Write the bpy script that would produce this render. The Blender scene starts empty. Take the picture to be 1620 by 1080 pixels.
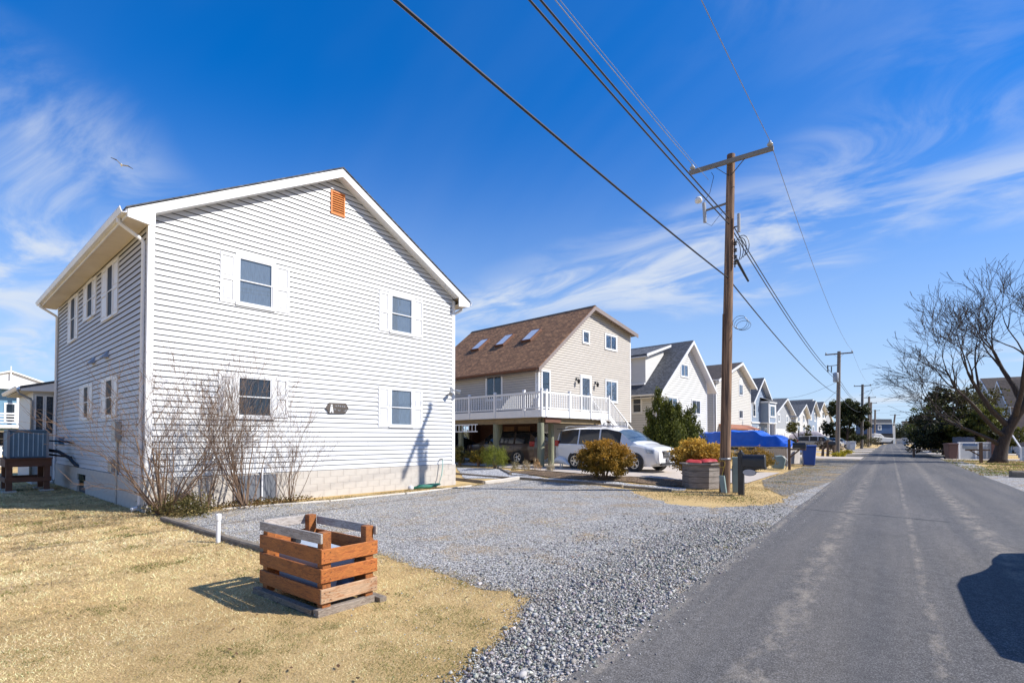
import bpy, bmesh, math, random
import numpy as np
from mathutils import Vector, Matrix, noise
sc = bpy.context.scene
CLOUD_ROT, CLOUD_X, CLOUD_Y = -28.0, 4.0, 1.0
random.seed(7); rng = np.random.default_rng(11)
R = math.radians
# ------------------------------------------------------------------ camera
F_, CX, CY, PT, RD, EYE = 820.8, 810.0, 676.3, 0.0213, 0.6287, 1.6
cam = bpy.data.cameras.new('camera'); camo = bpy.data.objects.new('camera', cam)
sc.collection.objects.link(camo); sc.camera = camo
camo.location = (0, 0, EYE); camo.rotation_euler = (math.pi/2 + PT, 0, RD)
cam.sensor_width = 36.0; cam.lens = 36.0*F_/1620.0; cam.shift_y = (CY-540.0)/1620.0
cam.clip_start = 0.05; cam.clip_end = 6000
# ------------------------------------------------------------------ light
SUN = Vector((8.43, 4.10, 8.05)).normalized()
sl = bpy.data.lights.new('sun', 'SUN'); sl.energy = 5.0; sl.angle = R(0.53); sl.color = (1.0, 0.955, 0.89)
so = bpy.data.objects.new('sun', sl); sc.collection.objects.link(so)
so.rotation_euler = SUN.to_track_quat('Z', 'Y').to_euler()
w = bpy.data.worlds.new('World'); sc.world = w; w.use_nodes = True
nt = w.node_tree; nt.nodes.clear()
def wn(t, **k):
    n = nt.nodes.new(t)
    for a, b in k.items(): setattr(n, a, b)
    return n
sky = wn('ShaderNodeTexSky', sky_type='NISHITA', sun_disc=False)
sky.sun_elevation = math.asin(SUN.z); sky.sun_rotation = math.atan2(SUN.x, SUN.y)
sky.air_density = 1.0; sky.dust_density = 0.25; sky.ozone_density = 3.5; sky.altitude = 0
def vmul(c, k):
    n = wn('ShaderNodeMix', data_type='RGBA', blend_type='MULTIPLY'); n.inputs['Factor'].default_value = 1.0
    nt.links.new(c, n.inputs['A']); n.inputs['B'].default_value = (*k, 1); return n.outputs['Result']
gm = wn('ShaderNodeGamma'); gm.inputs[1].default_value = 0.78; nt.links.new(vmul(sky.outputs[0], (1/8.0,)*3), gm.inputs[0])
hs = wn('ShaderNodeHueSaturation'); hs.inputs['Saturation'].default_value = 1.25
nt.links.new(vmul(gm.outputs[0], (8.0*0.66, 8.0*1.04, 8.0*1.7)), hs.inputs['Color'])
tc = wn('ShaderNodeTexCoord')
sx = wn('ShaderNodeSeparateXYZ'); nt.links.new(tc.outputs['Generated'], sx.inputs[0])
def mth(op, a, b=None, c=None):
    n = wn('ShaderNodeMath', operation=op)
    for i, v in enumerate((a, b, c)):
        if v is None: continue
        if isinstance(v, (int, float)): n.inputs[i].default_value = v
        else: nt.links.new(v, n.inputs[i])
    return n.outputs[0]
zc = mth('ADD', mth('MAXIMUM', sx.outputs[2], 0.0), 0.16)
cx_ = mth('DIVIDE', sx.outputs[0], zc); cy_ = mth('DIVIDE', sx.outputs[1], zc)
cv = wn('ShaderNodeCombineXYZ'); nt.links.new(cx_, cv.inputs[0]); nt.links.new(cy_, cv.inputs[1])
def cloud_layer(rot, scale, loc, nscale, detail, lo, hi, dist=0.6):
    mp = wn('ShaderNodeMapping'); mp.inputs['Rotation'].default_value = (0, 0, R(rot))
    mp.inputs['Scale'].default_value = scale; mp.inputs['Location'].default_value = loc
    nt.links.new(cv.outputs[0], mp.inputs[0])
    no = wn('ShaderNodeTexNoise'); no.inputs['Scale'].default_value = nscale; no.inputs['Detail'].default_value = detail
    no.inputs['Roughness'].default_value = 0.58; no.inputs['Distortion'].default_value = dist
    nt.links.new(mp.outputs[0], no.inputs['Vector'])
    mr = wn('ShaderNodeMapRange', interpolation_type='SMOOTHSTEP'); mr.inputs[1].default_value = lo; mr.inputs[2].default_value = hi
    nt.links.new(no.outputs[0], mr.inputs[0])
    return mr.outputs[0]
big = cloud_layer(CLOUD_ROT, (0.50, 1.0, 1), (CLOUD_X, CLOUD_Y, 0), 0.75, 2.5, 0.475, 0.68, 0.5)
fine = cloud_layer(CLOUD_ROT+6, (0.8, 1.5, 1), (1.3, 0.4, 0), 2.0, 11.0, 0.36, 0.66, 1.3)
veil = cloud_layer(20, (0.6, 1.0, 1), (5.0, 2.0, 0), 0.5, 5.0, 0.42, 0.85, 0.8)
cl = mth('ADD', mth('MULTIPLY', mth('MULTIPLY', big, fine), 0.92), mth('MULTIPLY', veil, 0.10))
cl = mth('MINIMUM', cl, 0.9)
cmix = wn('ShaderNodeMix', data_type='RGBA'); nt.links.new(cl, cmix.inputs['Factor'])
hz = wn('ShaderNodeMapRange', interpolation_type='SMOOTHERSTEP'); nt.links.new(sx.outputs[2], hz.inputs[0])
hz.inputs[1].default_value = 0.60; hz.inputs[2].default_value = -0.12; hz.inputs[3].default_value = 0.0; hz.inputs[4].default_value = 0.85
hmix = wn('ShaderNodeMix', data_type='RGBA'); nt.links.new(hz.outputs[0], hmix.inputs['Factor'])
nt.links.new(hs.outputs[0], hmix.inputs['A']); hmix.inputs['B'].default_value = (6.6, 8.3, 10.2, 1)
nt.links.new(hmix.outputs['Result'], cmix.inputs['A']); cmix.inputs['B'].default_value = (8.0, 8.6, 9.4, 1)
bg = wn('ShaderNodeBackground'); bg.inputs['Strength'].default_value = 0.070
nt.links.new(cmix.outputs['Result'], bg.inputs['Color'])
wo = wn('ShaderNodeOutputWorld'); nt.links.new(bg.outputs[0], wo.inputs[0])
vs = sc.view_settings; vs.view_transform = 'Standard'; vs.look = 'None'; vs.exposure = 0.45; vs.gamma = 1.0
# ------------------------------------------------------------------ pixel helpers (directions only; depth comes from ground / walls)
cr_, sr_ = math.cos(RD), math.sin(RD)
def S(t): t = max(0.0, min(1.0, t)); return t*t*(3-2*t)
def terr(x, y):
    s = y + 0.14*(x+12)
    return 0.27*S((s-14.6)/3.6)*S((-x-5.0)/3.0)
def ray(px, py):
    x = (px-CX)/F_; y = -(py-CY)/F_; c, s = math.cos(PT), math.sin(PT)
    f = c-y*s; u = s+y*c
    return (x*cr_-f*sr_, x*sr_+f*cr_, u)
def gz(px, py, z=0.0):
    d = ray(px, py); t = (z-EYE)/d[2]; return (d[0]*t, d[1]*t, z)
def gp(px, py):
    z = 0.0
    for i in range(12):
        p = gz(px, py, z); z = 0.5*z+0.5*terr(p[0], p[1])
    return Vector((p[0], p[1], terr(p[0], p[1])))
# ------------------------------------------------------------------ mesh helpers
COL = sc.collection
def link(o, parent=None):
    COL.objects.link(o)
    if parent is not None: o.parent = parent
    return o
def thing(name, label, cat, loc=(0, 0, 0), rz=0.0, group=None):
    o = bpy.data.objects.new(name, None); link(o); o.empty_display_size = 0.2
    o.location = loc; o.rotation_euler = (0, 0, rz); o['label'] = label; o['category'] = cat
    if group: o['group'] = group
    return o
def tag(o, label, cat, group=None):
    o['label'] = label; o['category'] = cat
    if group: o['group'] = group
    return o
def copy_tree(o, parent=None):
    c = o.copy(); link(c, parent)
    for ch in o.children: copy_tree(ch, c)
    return c
class MB:
    def __init__(s, T=None): s.v = []; s.f = []; s.T = T
    def add(s, vs, fs):
        n = len(s.v)
        s.v += [s.T(*p) for p in vs] if s.T else [tuple(p) for p in vs]
        s.f += [tuple(i+n for i in f) for f in fs]
        return s
    def box(s, x0, x1, y0, y1, z0, z1):
        vs = [(x, y, z) for x in (x0, x1) for y in (y0, y1) for z in (z0, z1)]
        return s.add(vs, [(0, 1, 3, 2), (4, 6, 7, 5), (0, 4, 5, 1), (2, 3, 7, 6), (0, 2, 6, 4), (1, 5, 7, 3)])
    def bar(s, a, b, wd, ht, up=(0, 0, 1)):
        a, b = Vector(a), Vector(b); d = (b-a).normalized(); u = Vector(up)
        if abs(d.dot(u)) > 0.98: u = Vector((1, 0, 0))
        r = d.cross(u).normalized(); u = r.cross(d).normalized()
        vs = [p + r*i*wd/2 + u*j*ht/2 for p in (a, b) for i, j in ((-1, -1), (1, -1), (1, 1), (-1, 1))]
        return s.add(vs, [(0, 1, 2, 3), (7, 6, 5, 4), (0, 4, 5, 1), (1, 5, 6, 2), (2, 6, 7, 3), (3, 7, 4, 0)])
    def tube(s, pts, rad, n=8, cap=True):
        pts = [Vector(p) for p in pts]; m = len(pts)
        if isinstance(rad, (int, float)): rad = [rad]*m
        ref = Vector((0.31, 0.17, 0.93)); vs = []; fs = []
        for i, p in enumerate(pts):
            d = (pts[min(i+1, m-1)]-pts[max(i-1, 0)])
            d = d.normalized() if d.length > 1e-9 else Vector((0, 0, 1))
            r = d.cross(ref)
            if r.length < 0.05: r = d.cross(Vector((1, 0, 0)))
            r.normalize(); u = d.cross(r)
            for k in range(n):
                a = 2*math.pi*k/n; vs.append(p + (r*math.cos(a)+u*math.sin(a))*rad[i])
        for i in range(m-1):
            for k in range(n): fs.append((i*n+k, i*n+(k+1) % n, (i+1)*n+(k+1) % n, (i+1)*n+k))
        if cap: fs.append(tuple(range(n-1, -1, -1))); fs.append(tuple((m-1)*n+k for k in range(n)))
        return s.add(vs, fs)
    def lathe(s, prof, c=(0, 0, 0), axis='z', n=16):
        vs = []; fs = []; m = len(prof)
        for r, h in prof:
            for k in range(n):
                a = 2*math.pi*k/n; x, y = r*math.cos(a), r*math.sin(a)
                q = (x, y, h) if axis == 'z' else ((h, x, y) if axis == 'x' else (x, h, y))
                vs.append((c[0]+q[0], c[1]+q[1], c[2]+q[2]))
        for i in range(m-1):
            for k in range(n): fs.append((i*n+k, i*n+(k+1) % n, (i+1)*n+(k+1) % n, (i+1)*n+k))
        fs.append(tuple(range(n-1, -1, -1))); fs.append(tuple((m-1)*n+k for k in range(n)))
        return s.add(vs, fs)
    def prism(s, poly, lo, hi, axis='y'):          # poly: 2D points; extruded along axis
        n = len(poly)
        def q(p, h): return (p[0], h, p[1]) if axis == 'y' else ((h, p[0], p[1]) if axis == 'x' else (p[0], p[1], h))
        vs = [q(p, lo) for p in poly]+[q(p, hi) for p in poly]
        fs = [tuple(range(n-1, -1, -1)), tuple(range(n, 2*n))]+[(i, (i+1) % n, n+(i+1) % n, n+i) for i in range(n)]
        return s.add(vs, fs)
    def build(s, name, mat, parent=None, smooth=False, bevel=0.0, loc=None, ang=None):
        me = bpy.data.meshes.new(name); me.from_pydata([tuple(p) for p in s.v], [], s.f)
        bm = bmesh.new(); bm.from_mesh(me); bmesh.ops.recalc_face_normals(bm, faces=bm.faces)
        if bevel > 0:
            bmesh.ops.bevel(bm, geom=list(bm.edges), offset=bevel, segments=1, affect='EDGES', clamp_overlap=True)
        bm.to_mesh(me); bm.free()
        if smooth: me.polygons.foreach_set('use_smooth', [True]*len(me.polygons))
        if ang is not None: me.set_sharp_from_angle(angle=R(ang))
        me.materials.append(mat)
        o = bpy.data.objects.new(name, me); link(o, parent)
        if loc is not None: o.location = loc
        return o
def npmesh(name, V, Fc, mat, parent=None, col=None, smooth=False):
    V = np.asarray(V, np.float32); Fc = np.asarray(Fc, np.int32); k = Fc.shape[1]
    me = bpy.data.meshes.new(name); me.vertices.add(len(V)); me.vertices.foreach_set('co', V.ravel())
    me.loops.add(Fc.size); me.loops.foreach_set('vertex_index', Fc.ravel())
    me.polygons.add(len(Fc)); me.polygons.foreach_set('loop_start', np.arange(0, Fc.size, k, dtype=np.int32))
    me.update(calc_edges=True)
    if smooth: me.polygons.foreach_set('use_smooth', [True]*len(Fc))
    if col is not None:
        at = me.color_attributes.new('Col', 'FLOAT_COLOR', 'POINT')
        c4 = np.ones((len(V), 4), np.float32); c4[:, :3] = col; at.data.foreach_set('color', c4.ravel())
    me.materials.append(mat); o = bpy.data.objects.new(name, me); link(o, parent); return o
def text_mesh(name, body, size, mat, parent, M4, extrude=0.004):
    cu = bpy.data.curves.new(name, 'FONT'); cu.body = body; cu.size = size; cu.extrude = extrude
    cu.align_x = 'CENTER'; cu.align_y = 'CENTER'
    to = bpy.data.objects.new(name+'_tmp', cu); COL.objects.link(to)
    me = bpy.data.meshes.new_from_object(to.evaluated_get(bpy.context.evaluated_depsgraph_get()))
    bpy.data.objects.remove(to); bpy.data.curves.remove(cu)
    me.name = name; me.transform(M4); me.materials.clear(); me.materials.append(mat)
    o = bpy.data.objects.new(name, me); link(o, parent); return o
# ------------------------------------------------------------------ materials
def newmat(name):
    m = bpy.data.materials.new(name); m.use_nodes = True
    return m, m.node_tree, m.node_tree.nodes['Principled BSDF']
def ramp(t, fac, stops):
    r = t.nodes.new('ShaderNodeValToRGB'); e = r.color_ramp.elements
    while len(e) < len(stops): e.new(0.5)
    for i, (p, c) in enumerate(stops): e[i].position = p; e[i].color = (*c, 1)
    t.links.new(fac, r.inputs[0]); return r.outputs[0]
def noise_n(t, vec, scale, detail=4, rough=0.6, dist=0.0):
    n = t.nodes.new('ShaderNodeTexNoise'); n.inputs['Scale'].default_value = scale; n.inputs['Detail'].default_value = detail
    n.inputs['Roughness'].default_value = rough; n.inputs['Distortion'].default_value = dist
    t.links.new(vec, n.inputs['Vector']); return n.outputs[0]
def coords(t, stretch=(1, 1, 1), kind='Object'):
    tc = t.nodes.new('ShaderNodeTexCoord'); mp = t.nodes.new('ShaderNodeMapping')
    mp.inputs['Scale'].default_value = stretch; t.links.new(tc.outputs[kind], mp.inputs[0]); return mp.outputs[0]
def mixc(t, fac, a, b, mode='MIX'):
    m = t.nodes.new('ShaderNodeMix'); m.data_type = 'RGBA'; m.blend_type = mode
    for k, v in (('Factor', fac), ('A', a), ('B', b)):
        if isinstance(v, (int, float)): m.inputs[k].default_value = v
        elif isinstance(v, tuple): m.inputs[k].default_value = (*v, 1)
        else: t.links.new(v, m.inputs[k])
    return m.outputs['Result']
def bump(t, b, h, strength, dist=0.02):
    n = t.nodes.new('ShaderNodeBump'); n.inputs['Strength'].default_value = strength; n.inputs['Distance'].default_value = dist
    t.links.new(h, n.inputs['Height']); t.links.new(n.outputs[0], b.inputs['Normal'])
def M(name, c1, c2=None, rough=0.6, scale=3.0, stretch=(1, 1, 1), detail=5, bmp=0.0, bscale=None, metal=0.0, lo=0.3, hi=0.7, spec=0.5, coat=0.0):
    m, t, b = newmat(name)
    if c2 is None: c2 = tuple(x*0.82 for x in c1)
    v = coords(t, stretch); n = noise_n(t, v, scale, detail)
    t.links.new(ramp(t, n, [(lo, c1), (hi, c2)]), b.inputs['Base Color'])
    b.inputs['Roughness'].default_value = rough; b.inputs['Metallic'].default_value = metal
    b.inputs['Specular IOR Level'].default_value = spec; b.inputs['Coat Weight'].default_value = coat
    if bmp > 0: bump(t, b, noise_n(t, v, bscale or scale*4, 4), bmp, 0.01)
    return m
def attr_mat(name, rough=0.8, trans=0.0, var=0.25, gain=1.0):
    m, t, b = newmat(name); a = t.nodes.new('ShaderNodeVertexColor'); a.layer_name = 'Col'
    n = noise_n(t, coords(t), 1.3, 3)
    f = ramp(t, n, [(0.3, (gain*(1-var),)*3), (0.7, (gain*(1+var*0.4),)*3)])
    t.links.new(mixc(t, 1.0, a.outputs[0], f, 'MULTIPLY'), b.inputs['Base Color'])
    b.inputs['Roughness'].default_value = rough; b.inputs['Specular IOR Level'].default_value = 0.25
    if trans > 0:
        tr = t.nodes.new('ShaderNodeBsdfTranslucent'); t.links.new(a.outputs[0], tr.inputs[0])
        ms = t.nodes.new('ShaderNodeMixShader'); ms.inputs[0].default_value = trans
        t.links.new(b.outputs[0], ms.inputs[1]); t.links.new(tr.outputs[0], ms.inputs[2])
        t.links.new(ms.outputs[0], t.nodes['Material Output'].inputs[0])
    return m
def glass_mat(name, tint=(0.85, 0.9, 0.95), refl=0.025):
    m, t, b = newmat(name); t.nodes.remove(b)
    tr = t.nodes.new('ShaderNodeBsdfTransparent'); tr.inputs[0].default_value = (*tint, 1)
    gl = t.nodes.new('ShaderNodeBsdfGlossy'); gl.inputs['Roughness'].default_value = 0.02; gl.inputs[0].default_value = (0.9, 0.9, 0.9, 1)
    lw = t.nodes.new('ShaderNodeLayerWeight'); lw.inputs[0].default_value = 0.22
    ma = t.nodes.new('ShaderNodeMath'); ma.operation = 'MULTIPLY_ADD'; ma.inputs[1].default_value = 0.45; ma.inputs[2].default_value = refl
    t.links.new(lw.outputs['Fresnel'], ma.inputs[0])
    ms = t.nodes.new('ShaderNodeMixShader'); t.links.new(ma.outputs[0], ms.inputs[0])
    t.links.new(tr.outputs[0], ms.inputs[1]); t.links.new(gl.outputs[0], ms.inputs[2])
    t.links.new(ms.outputs[0], t.nodes['Material Output'].inputs[0]); return m
MT = {}
MT['vinyl'] = M('white vinyl siding', (0.585, 0.585, 0.58), (0.535, 0.54, 0.545), 0.45, 0.9, (1, 1, 6), bmp=0.03, bscale=60)
MT['trim'] = M('white trim', (0.76, 0.76, 0.75), (0.69, 0.69, 0.69), 0.4, 2.0)
MT['alum'] = M('white aluminium', (0.80, 0.80, 0.80), (0.70, 0.70, 0.71), 0.35, 2.0, spec=0.6)
MT['soffit'] = M('cream soffit', (0.70, 0.62, 0.50), (0.60, 0.52, 0.42), 0.6, 1.4)
MT['block'] = M('cream painted block', (0.56, 0.515, 0.455), (0.45, 0.41, 0.36), 0.85, 2.2, bmp=0.35, bscale=45)
MT['mortar'] = M('grey mortar', (0.48, 0.44, 0.39), None, 0.95, 6)
MT['glass'] = glass_mat('window glass')
MT['darkglass'] = glass_mat('tinted glass', (0.10, 0.11, 0.12), 0.06)
MT['blackpane'] = M('matte black pane', (0.012, 0.013, 0.016), (0.02, 0.021, 0.025), 0.55, 3, spec=0.2)  # matte black in place of glass, the window's darkness put into colour
MT['shade_backing'] = M('dark lap shade backing', (0.10, 0.10, 0.105), None, 0.9, 3)  # dark backing paints the shadow lines between siding laps
MT['blind'] = M('grey window blind', (0.31, 0.32, 0.335), (0.20, 0.21, 0.225), 0.8, 5, (9, 1, 1))
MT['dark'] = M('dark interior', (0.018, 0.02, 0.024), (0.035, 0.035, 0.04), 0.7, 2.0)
MT['curtain'] = M('pale curtain', (0.30, 0.31, 0.33), (0.18, 0.19, 0.21), 0.85, 4, (14, 14, 0.5))
MT['screen'] = M('insect screen', (0.17, 0.18, 0.20), (0.14, 0.15, 0.17), 0.7, 3)
MT['cedar'] = M('orange stained cedar', (0.70, 0.24, 0.045), (0.52, 0.15, 0.025), 0.6, 4.0, (1, 1, 6), bmp=0.2)
MT['black'] = M('black metal', (0.018, 0.018, 0.02), (0.03, 0.03, 0.032), 0.4, 4)
MT['rubber'] = M('black rubber', (0.022, 0.022, 0.023), (0.035, 0.034, 0.033), 0.75, 12, bmp=0.2)
MT['galv'] = M('galvanised metal', (0.42, 0.43, 0.44), (0.30, 0.31, 0.32), 0.45, 5, metal=0.6)
MT['porc'] = M('grey porcelain', (0.42, 0.42, 0.41), (0.34, 0.34, 0.33), 0.25, 5)
MT['chrome'] = M('bright metal', (0.62, 0.63, 0.65), (0.5, 0.5, 0.52), 0.22, 5, metal=0.9)
MT['concrete'] = M('pale concrete', (0.52, 0.45, 0.38), (0.43, 0.37, 0.31), 0.9, 1.2, bmp=0.15, bscale=60)
def shingle(name, a, b, c):
    m, t, bs = newmat(name); v = coords(t, (1, 1, 1))
    br = t.nodes.new('ShaderNodeTexBrick'); br.inputs['Scale'].default_value = 1.0
    br.inputs['Brick Width'].default_value = 0.26; br.inputs['Row Height'].default_value = 0.125; br.inputs['Mortar Size'].default_value = 0.008
    br.inputs['Color1'].default_value = (*a, 1); br.inputs['Color2'].default_value = (*b, 1); br.inputs['Mortar'].default_value = (*c, 1)
    br.inputs['Bias'].default_value = -0.1
    # slope-aligned coordinates: x along the eave (local y), y up the slope (local z scaled)
    se = t.nodes.new('ShaderNodeSeparateXYZ'); t.links.new(v, se.inputs[0]); co = t.nodes.new('ShaderNodeCombineXYZ')
    mz = t.nodes.new('ShaderNodeMath'); mz.operation = 'MULTIPLY'; mz.inputs[1].default_value = 1.5
    t.links.new(se.outputs[2], mz.inputs[0]); t.links.new(se.outputs[1], co.inputs[0]); t.links.new(mz.outputs[0], co.inputs[1])
    t.links.new(co.outputs[0], br.inputs['Vector'])
    n = noise_n(t, co.outputs[0], 4.0, 8, 0.85)
    f = ramp(t, n, [(0.36, (0.45,)*3), (0.5, (1.0,)*3), (0.64, (1.75,)*3)])
    t.links.new(mixc(t, 1.0, br.outputs['Color'], f, 'MULTIPLY'), bs.inputs['Base Color']); bs.inputs['Roughness'].default_value = 0.95
    bump(t, bs, br.outputs['Fac'], 0.4, 0.02); return m
MT['roof_brown'] = shingle('brown shingles', (0.33, 0.165, 0.075), (0.17, 0.08, 0.038), (0.06, 0.032, 0.018))
MT['roof_grey'] = shingle('grey shingles', (0.115, 0.12, 0.13), (0.075, 0.08, 0.09), (0.03, 0.03, 0.035))
MT['roof_dark'] = shingle('dark brown shingles', (0.075, 0.055, 0.045), (0.045, 0.035, 0.03), (0.02, 0.018, 0.016))
MT['beige'] = M('beige siding', (0.50, 0.455, 0.395), (0.45, 0.41, 0.355), 0.55, 0.8, (1, 1, 5))
MT['cream'] = M('cream siding', (0.60, 0.575, 0.515), (0.55, 0.525, 0.475), 0.55, 0.8, (1, 1, 5))
MT['offwhite'] = M('off white siding', (0.64, 0.63, 0.595), (0.59, 0.58, 0.555), 0.55, 0.8, (1, 1, 5))
MT['bluegrey'] = M('blue grey siding', (0.27, 0.33, 0.42), (0.22, 0.28, 0.36), 0.6, 1, (1, 1, 5))
MT['palegrey'] = M('pale grey siding', (0.42, 0.43, 0.44), (0.37, 0.38, 0.39), 0.6, 1, (1, 1, 5))
MT['teal'] = M('blue painted boards', (0.14, 0.27, 0.38), (0.10, 0.21, 0.31), 0.6, 1, (6, 6, 1))
MT['blue'] = M('deep blue siding', (0.03, 0.09, 0.22), (0.025, 0.07, 0.17), 0.6, 1)
MT['taupe'] = M('taupe trim', (0.26, 0.21, 0.19), (0.21, 0.17, 0.15), 0.5, 2)
MT['pile'] = M('green treated pile', (0.28, 0.28, 0.19), (0.15, 0.16, 0.10), 0.85, 3, (5, 5, 0.5), bmp=0.4)
MT['beam'] = M('treated beam', (0.26, 0.19, 0.10), (0.15, 0.11, 0.06), 0.85, 3, (1, 1, 6), bmp=0.3)
MT['rust'] = M('brown painted timber', (0.16, 0.065, 0.035), (0.10, 0.04, 0.02), 0.7, 3, (1, 1, 5))
MT['ply'] = M('varnished door', (0.42, 0.20, 0.07), (0.32, 0.14, 0.05), 0.6, 2, (5, 5, 0.6))
MT['pedestal'] = M('grey green plastic', (0.24, 0.31, 0.30), (0.19, 0.25, 0.24), 0.5, 3)
# ------------------------------------------------------------------ the ground
def ground_mat():
    m, t, b = newmat('dry lawn'); v = coords(t)
    n1 = noise_n(t, v, 0.5, 6, 0.6); n2 = noise_n(t, v, 55, 5, 0.75); n3 = noise_n(t, v, 2.2, 6, 0.65, 0.4)
    c = ramp(t, n2, [(0.28, (0.16, 0.10, 0.04)), (0.45, (0.52, 0.375, 0.175)), (0.70, (0.80, 0.62, 0.34))])
    g = ramp(t, n2, [(0.3, (0.07, 0.075, 0.02)), (0.7, (0.22, 0.21, 0.07))])
    c = mixc(t, ramp(t, n3, [(0.60, (0, 0, 0)), (0.74, (0.55,)*3)]), c, g)
    tint = ramp(t, n1, [(0.3, (0.86, 0.80, 0.70)), (0.7, (1.08, 1.05, 1.0))])
    c = mixc(t, 1.0, c, tint, 'MULTIPLY')
    t.links.new(c, b.inputs['Base Color']); b.inputs['Roughness'].default_value = 0.95; b.inputs['Specular IOR Level'].default_value = 0.1
    bump(t, b, n2, 0.9, 0.03); return m
def gravel_mat(name, dark, mid, light, scale, straw=0.0):
    m, t, b = newmat(name); v = coords(t)
    vo = t.nodes.new('ShaderNodeTexVoronoi'); vo.inputs['Scale'].default_value = scale; t.links.new(v, vo.inputs['Vector'])
    bw = t.nodes.new('ShaderNodeRGBToBW'); t.links.new(vo.outputs['Color'], bw.inputs[0])
    c = ramp(t, bw.outputs[0], [(0.22, dark), (0.5, mid), (0.8, light)])
    e = ramp(t, vo.outputs['Distance'], [(0.35, (1, 1, 1)), (0.75, (0.35, 0.35, 0.37))])
    c = mixc(t, 1.0, c, e, 'MULTIPLY')
    n = noise_n(t, v, 0.9, 6, 0.65); c = mixc(t, 1.0, c, ramp(t, n, [(0.3, (0.82,)*3), (0.7, (1.12,)*3)]), 'MULTIPLY')
    if straw > 0:
        n4 = noise_n(t, v, 1.1, 7, 0.7, 0.5); s2 = noise_n(t, v, 60, 3, 0.7)
        c = mixc(t, ramp(t, n4, [(0.50, (0,)*3), (0.66, (straw,)*3)]), c, ramp(t, s2, [(0.3, (0.22, 0.14, 0.06)), (0.7, (0.5, 0.36, 0.18))]))
    t.links.new(c, b.inputs['Base Color']); b.inputs['Roughness'].default_value = 0.9; b.inputs['Specular IOR Level'].default_value = 0.2
    bump(t, b, vo.outputs['Distance'], 1.0, -0.02); return m
MT['lawn'] = ground_mat()
MT['gravel'] = gravel_mat('grey gravel', (0.24, 0.23, 0.215), (0.48, 0.46, 0.43), (0.74, 0.72, 0.68), 42, 0.7)
MT['shell'] = gravel_mat('white stone bed', (0.33, 0.33, 0.34), (0.55, 0.55, 0.56), (0.80, 0.80, 0.80), 30)
MT['mulch'] = gravel_mat('brown mulch', (0.10, 0.06, 0.035), (0.24, 0.16, 0.10), (0.42, 0.31, 0.2), 35)
MT['verge'] = gravel_mat('gravelly verge', (0.11, 0.105, 0.095), (0.26, 0.24, 0.20), (0.46, 0.43, 0.37), 34, 0.95)
def road_mat():
    m, t, b = newmat('worn asphalt'); v = coords(t); vs_ = coords(t, (1.0, 0.05, 1))
    n = noise_n(t, v, 90, 4, 0.8); lon = noise_n(t, vs_, 1.5, 5, 0.6, 0.2); pat = noise_n(t, coords(t, (1, 0.45, 1)), 5.0, 9, 0.78, 0.3); big = noise_n(t, coords(t, (1, 0.3, 1)), 0.35, 4)
    c = ramp(t, n, [(0.34, (0.026, 0.026, 0.027)), (0.5, (0.082, 0.079, 0.078)), (0.66, (0.25, 0.24, 0.235))])
    c = mixc(t, 1.0, c, ramp(t, noise_n(t, v, 14, 5, 0.7), [(0.35, (0.78,)*3), (0.65, (1.2,)*3)]), 'MULTIPLY')
    c = mixc(t, 1.0, c, ramp(t, big, [(0.3, (0.82,)*3), (0.7, (1.12,)*3)]), 'MULTIPLY')
    # pale dusty wheel tracks running with the street
    se = t.nodes.new('ShaderNodeSeparateXYZ'); t.links.new(v, se.inputs[0])
    def band(x0, wd):
        a = t.nodes.new('ShaderNodeMath'); a.operation = 'SUBTRACT'; t.links.new(se.outputs[0], a.inputs[0]); a.inputs[1].default_value = x0
        q = t.nodes.new('ShaderNodeMath'); q.operation = 'ABSOLUTE'; t.links.new(a.outputs[0], q.inputs[0])
        r = t.nodes.new('ShaderNodeMapRange'); r.interpolation_type = 'SMOOTHSTEP'; t.links.new(q.outputs[0], r.inputs[0])
        r.inputs[1].default_value = wd; r.inputs[2].default_value = 0.0; r.inputs[3].default_value = 0.0; r.inputs[4].default_value = 1.0; return r.outputs[0]
    def mul(a, k):
        q = t.nodes.new('ShaderNodeMath'); q.operation = 'MULTIPLY'; t.links.new(a, q.inputs[0])
        if isinstance(k, float): q.inputs[1].default_value = k
        else: t.links.new(k, q.inputs[1])
        return q.outputs[0]
    def add(a, b_):
        q = t.nodes.new('ShaderNodeMath'); q.operation = 'MAXIMUM'; t.links.new(a, q.inputs[0]); t.links.new(b_, q.inputs[1]); return q.outputs[0]
    pm = t.nodes.new('ShaderNodeMapRange'); t.links.new(pat, pm.inputs[0]); pm.inputs[1].default_value = 0.42; pm.inputs[2].default_value = 0.62
    lm = t.nodes.new('ShaderNodeMapRange'); t.links.new(lon, lm.inputs[0]); lm.inputs[1].default_value = 0.42; lm.inputs[2].default_value = 0.7
    fac = mul(add(add(mul(band(-0.72, 0.30), pm.outputs[0]), mul(band(-1.66, 0.13), pm.outputs[0])), add(mul(band(0.28, 0.09), pm.outputs[0]), add(mul(band(1.25, 0.30), pm.outputs[0]), mul(lm.outputs[0], 0.30)))), 0.62)
    dust = ramp(t, n, [(0.3, (0.20, 0.17, 0.13)), (0.7, (0.50, 0.43, 0.34))])
    c = mixc(t, fac, c, dust)
    t.links.new(c, b.inputs['Base Color']); b.inputs['Roughness'].default_value = 0.85; b.inputs['Specular IOR Level'].default_value = 0.3
    bump(t, b, n, 0.55, 0.012); return m
MT['road'] = road_mat()
def axis_pts(lo, a, b, hi, fine):
    pts = list(np.arange(a, b, fine))+[b]; s = fine; x = b
    while x < hi: s *= 1.35; x += s; pts.append(min(x, hi))
    s = fine; x = a; pre = []
    while x > lo: s *= 1.35; x -= s; pre.append(max(x, lo))
    return np.array(pre[::-1]+pts)
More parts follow.
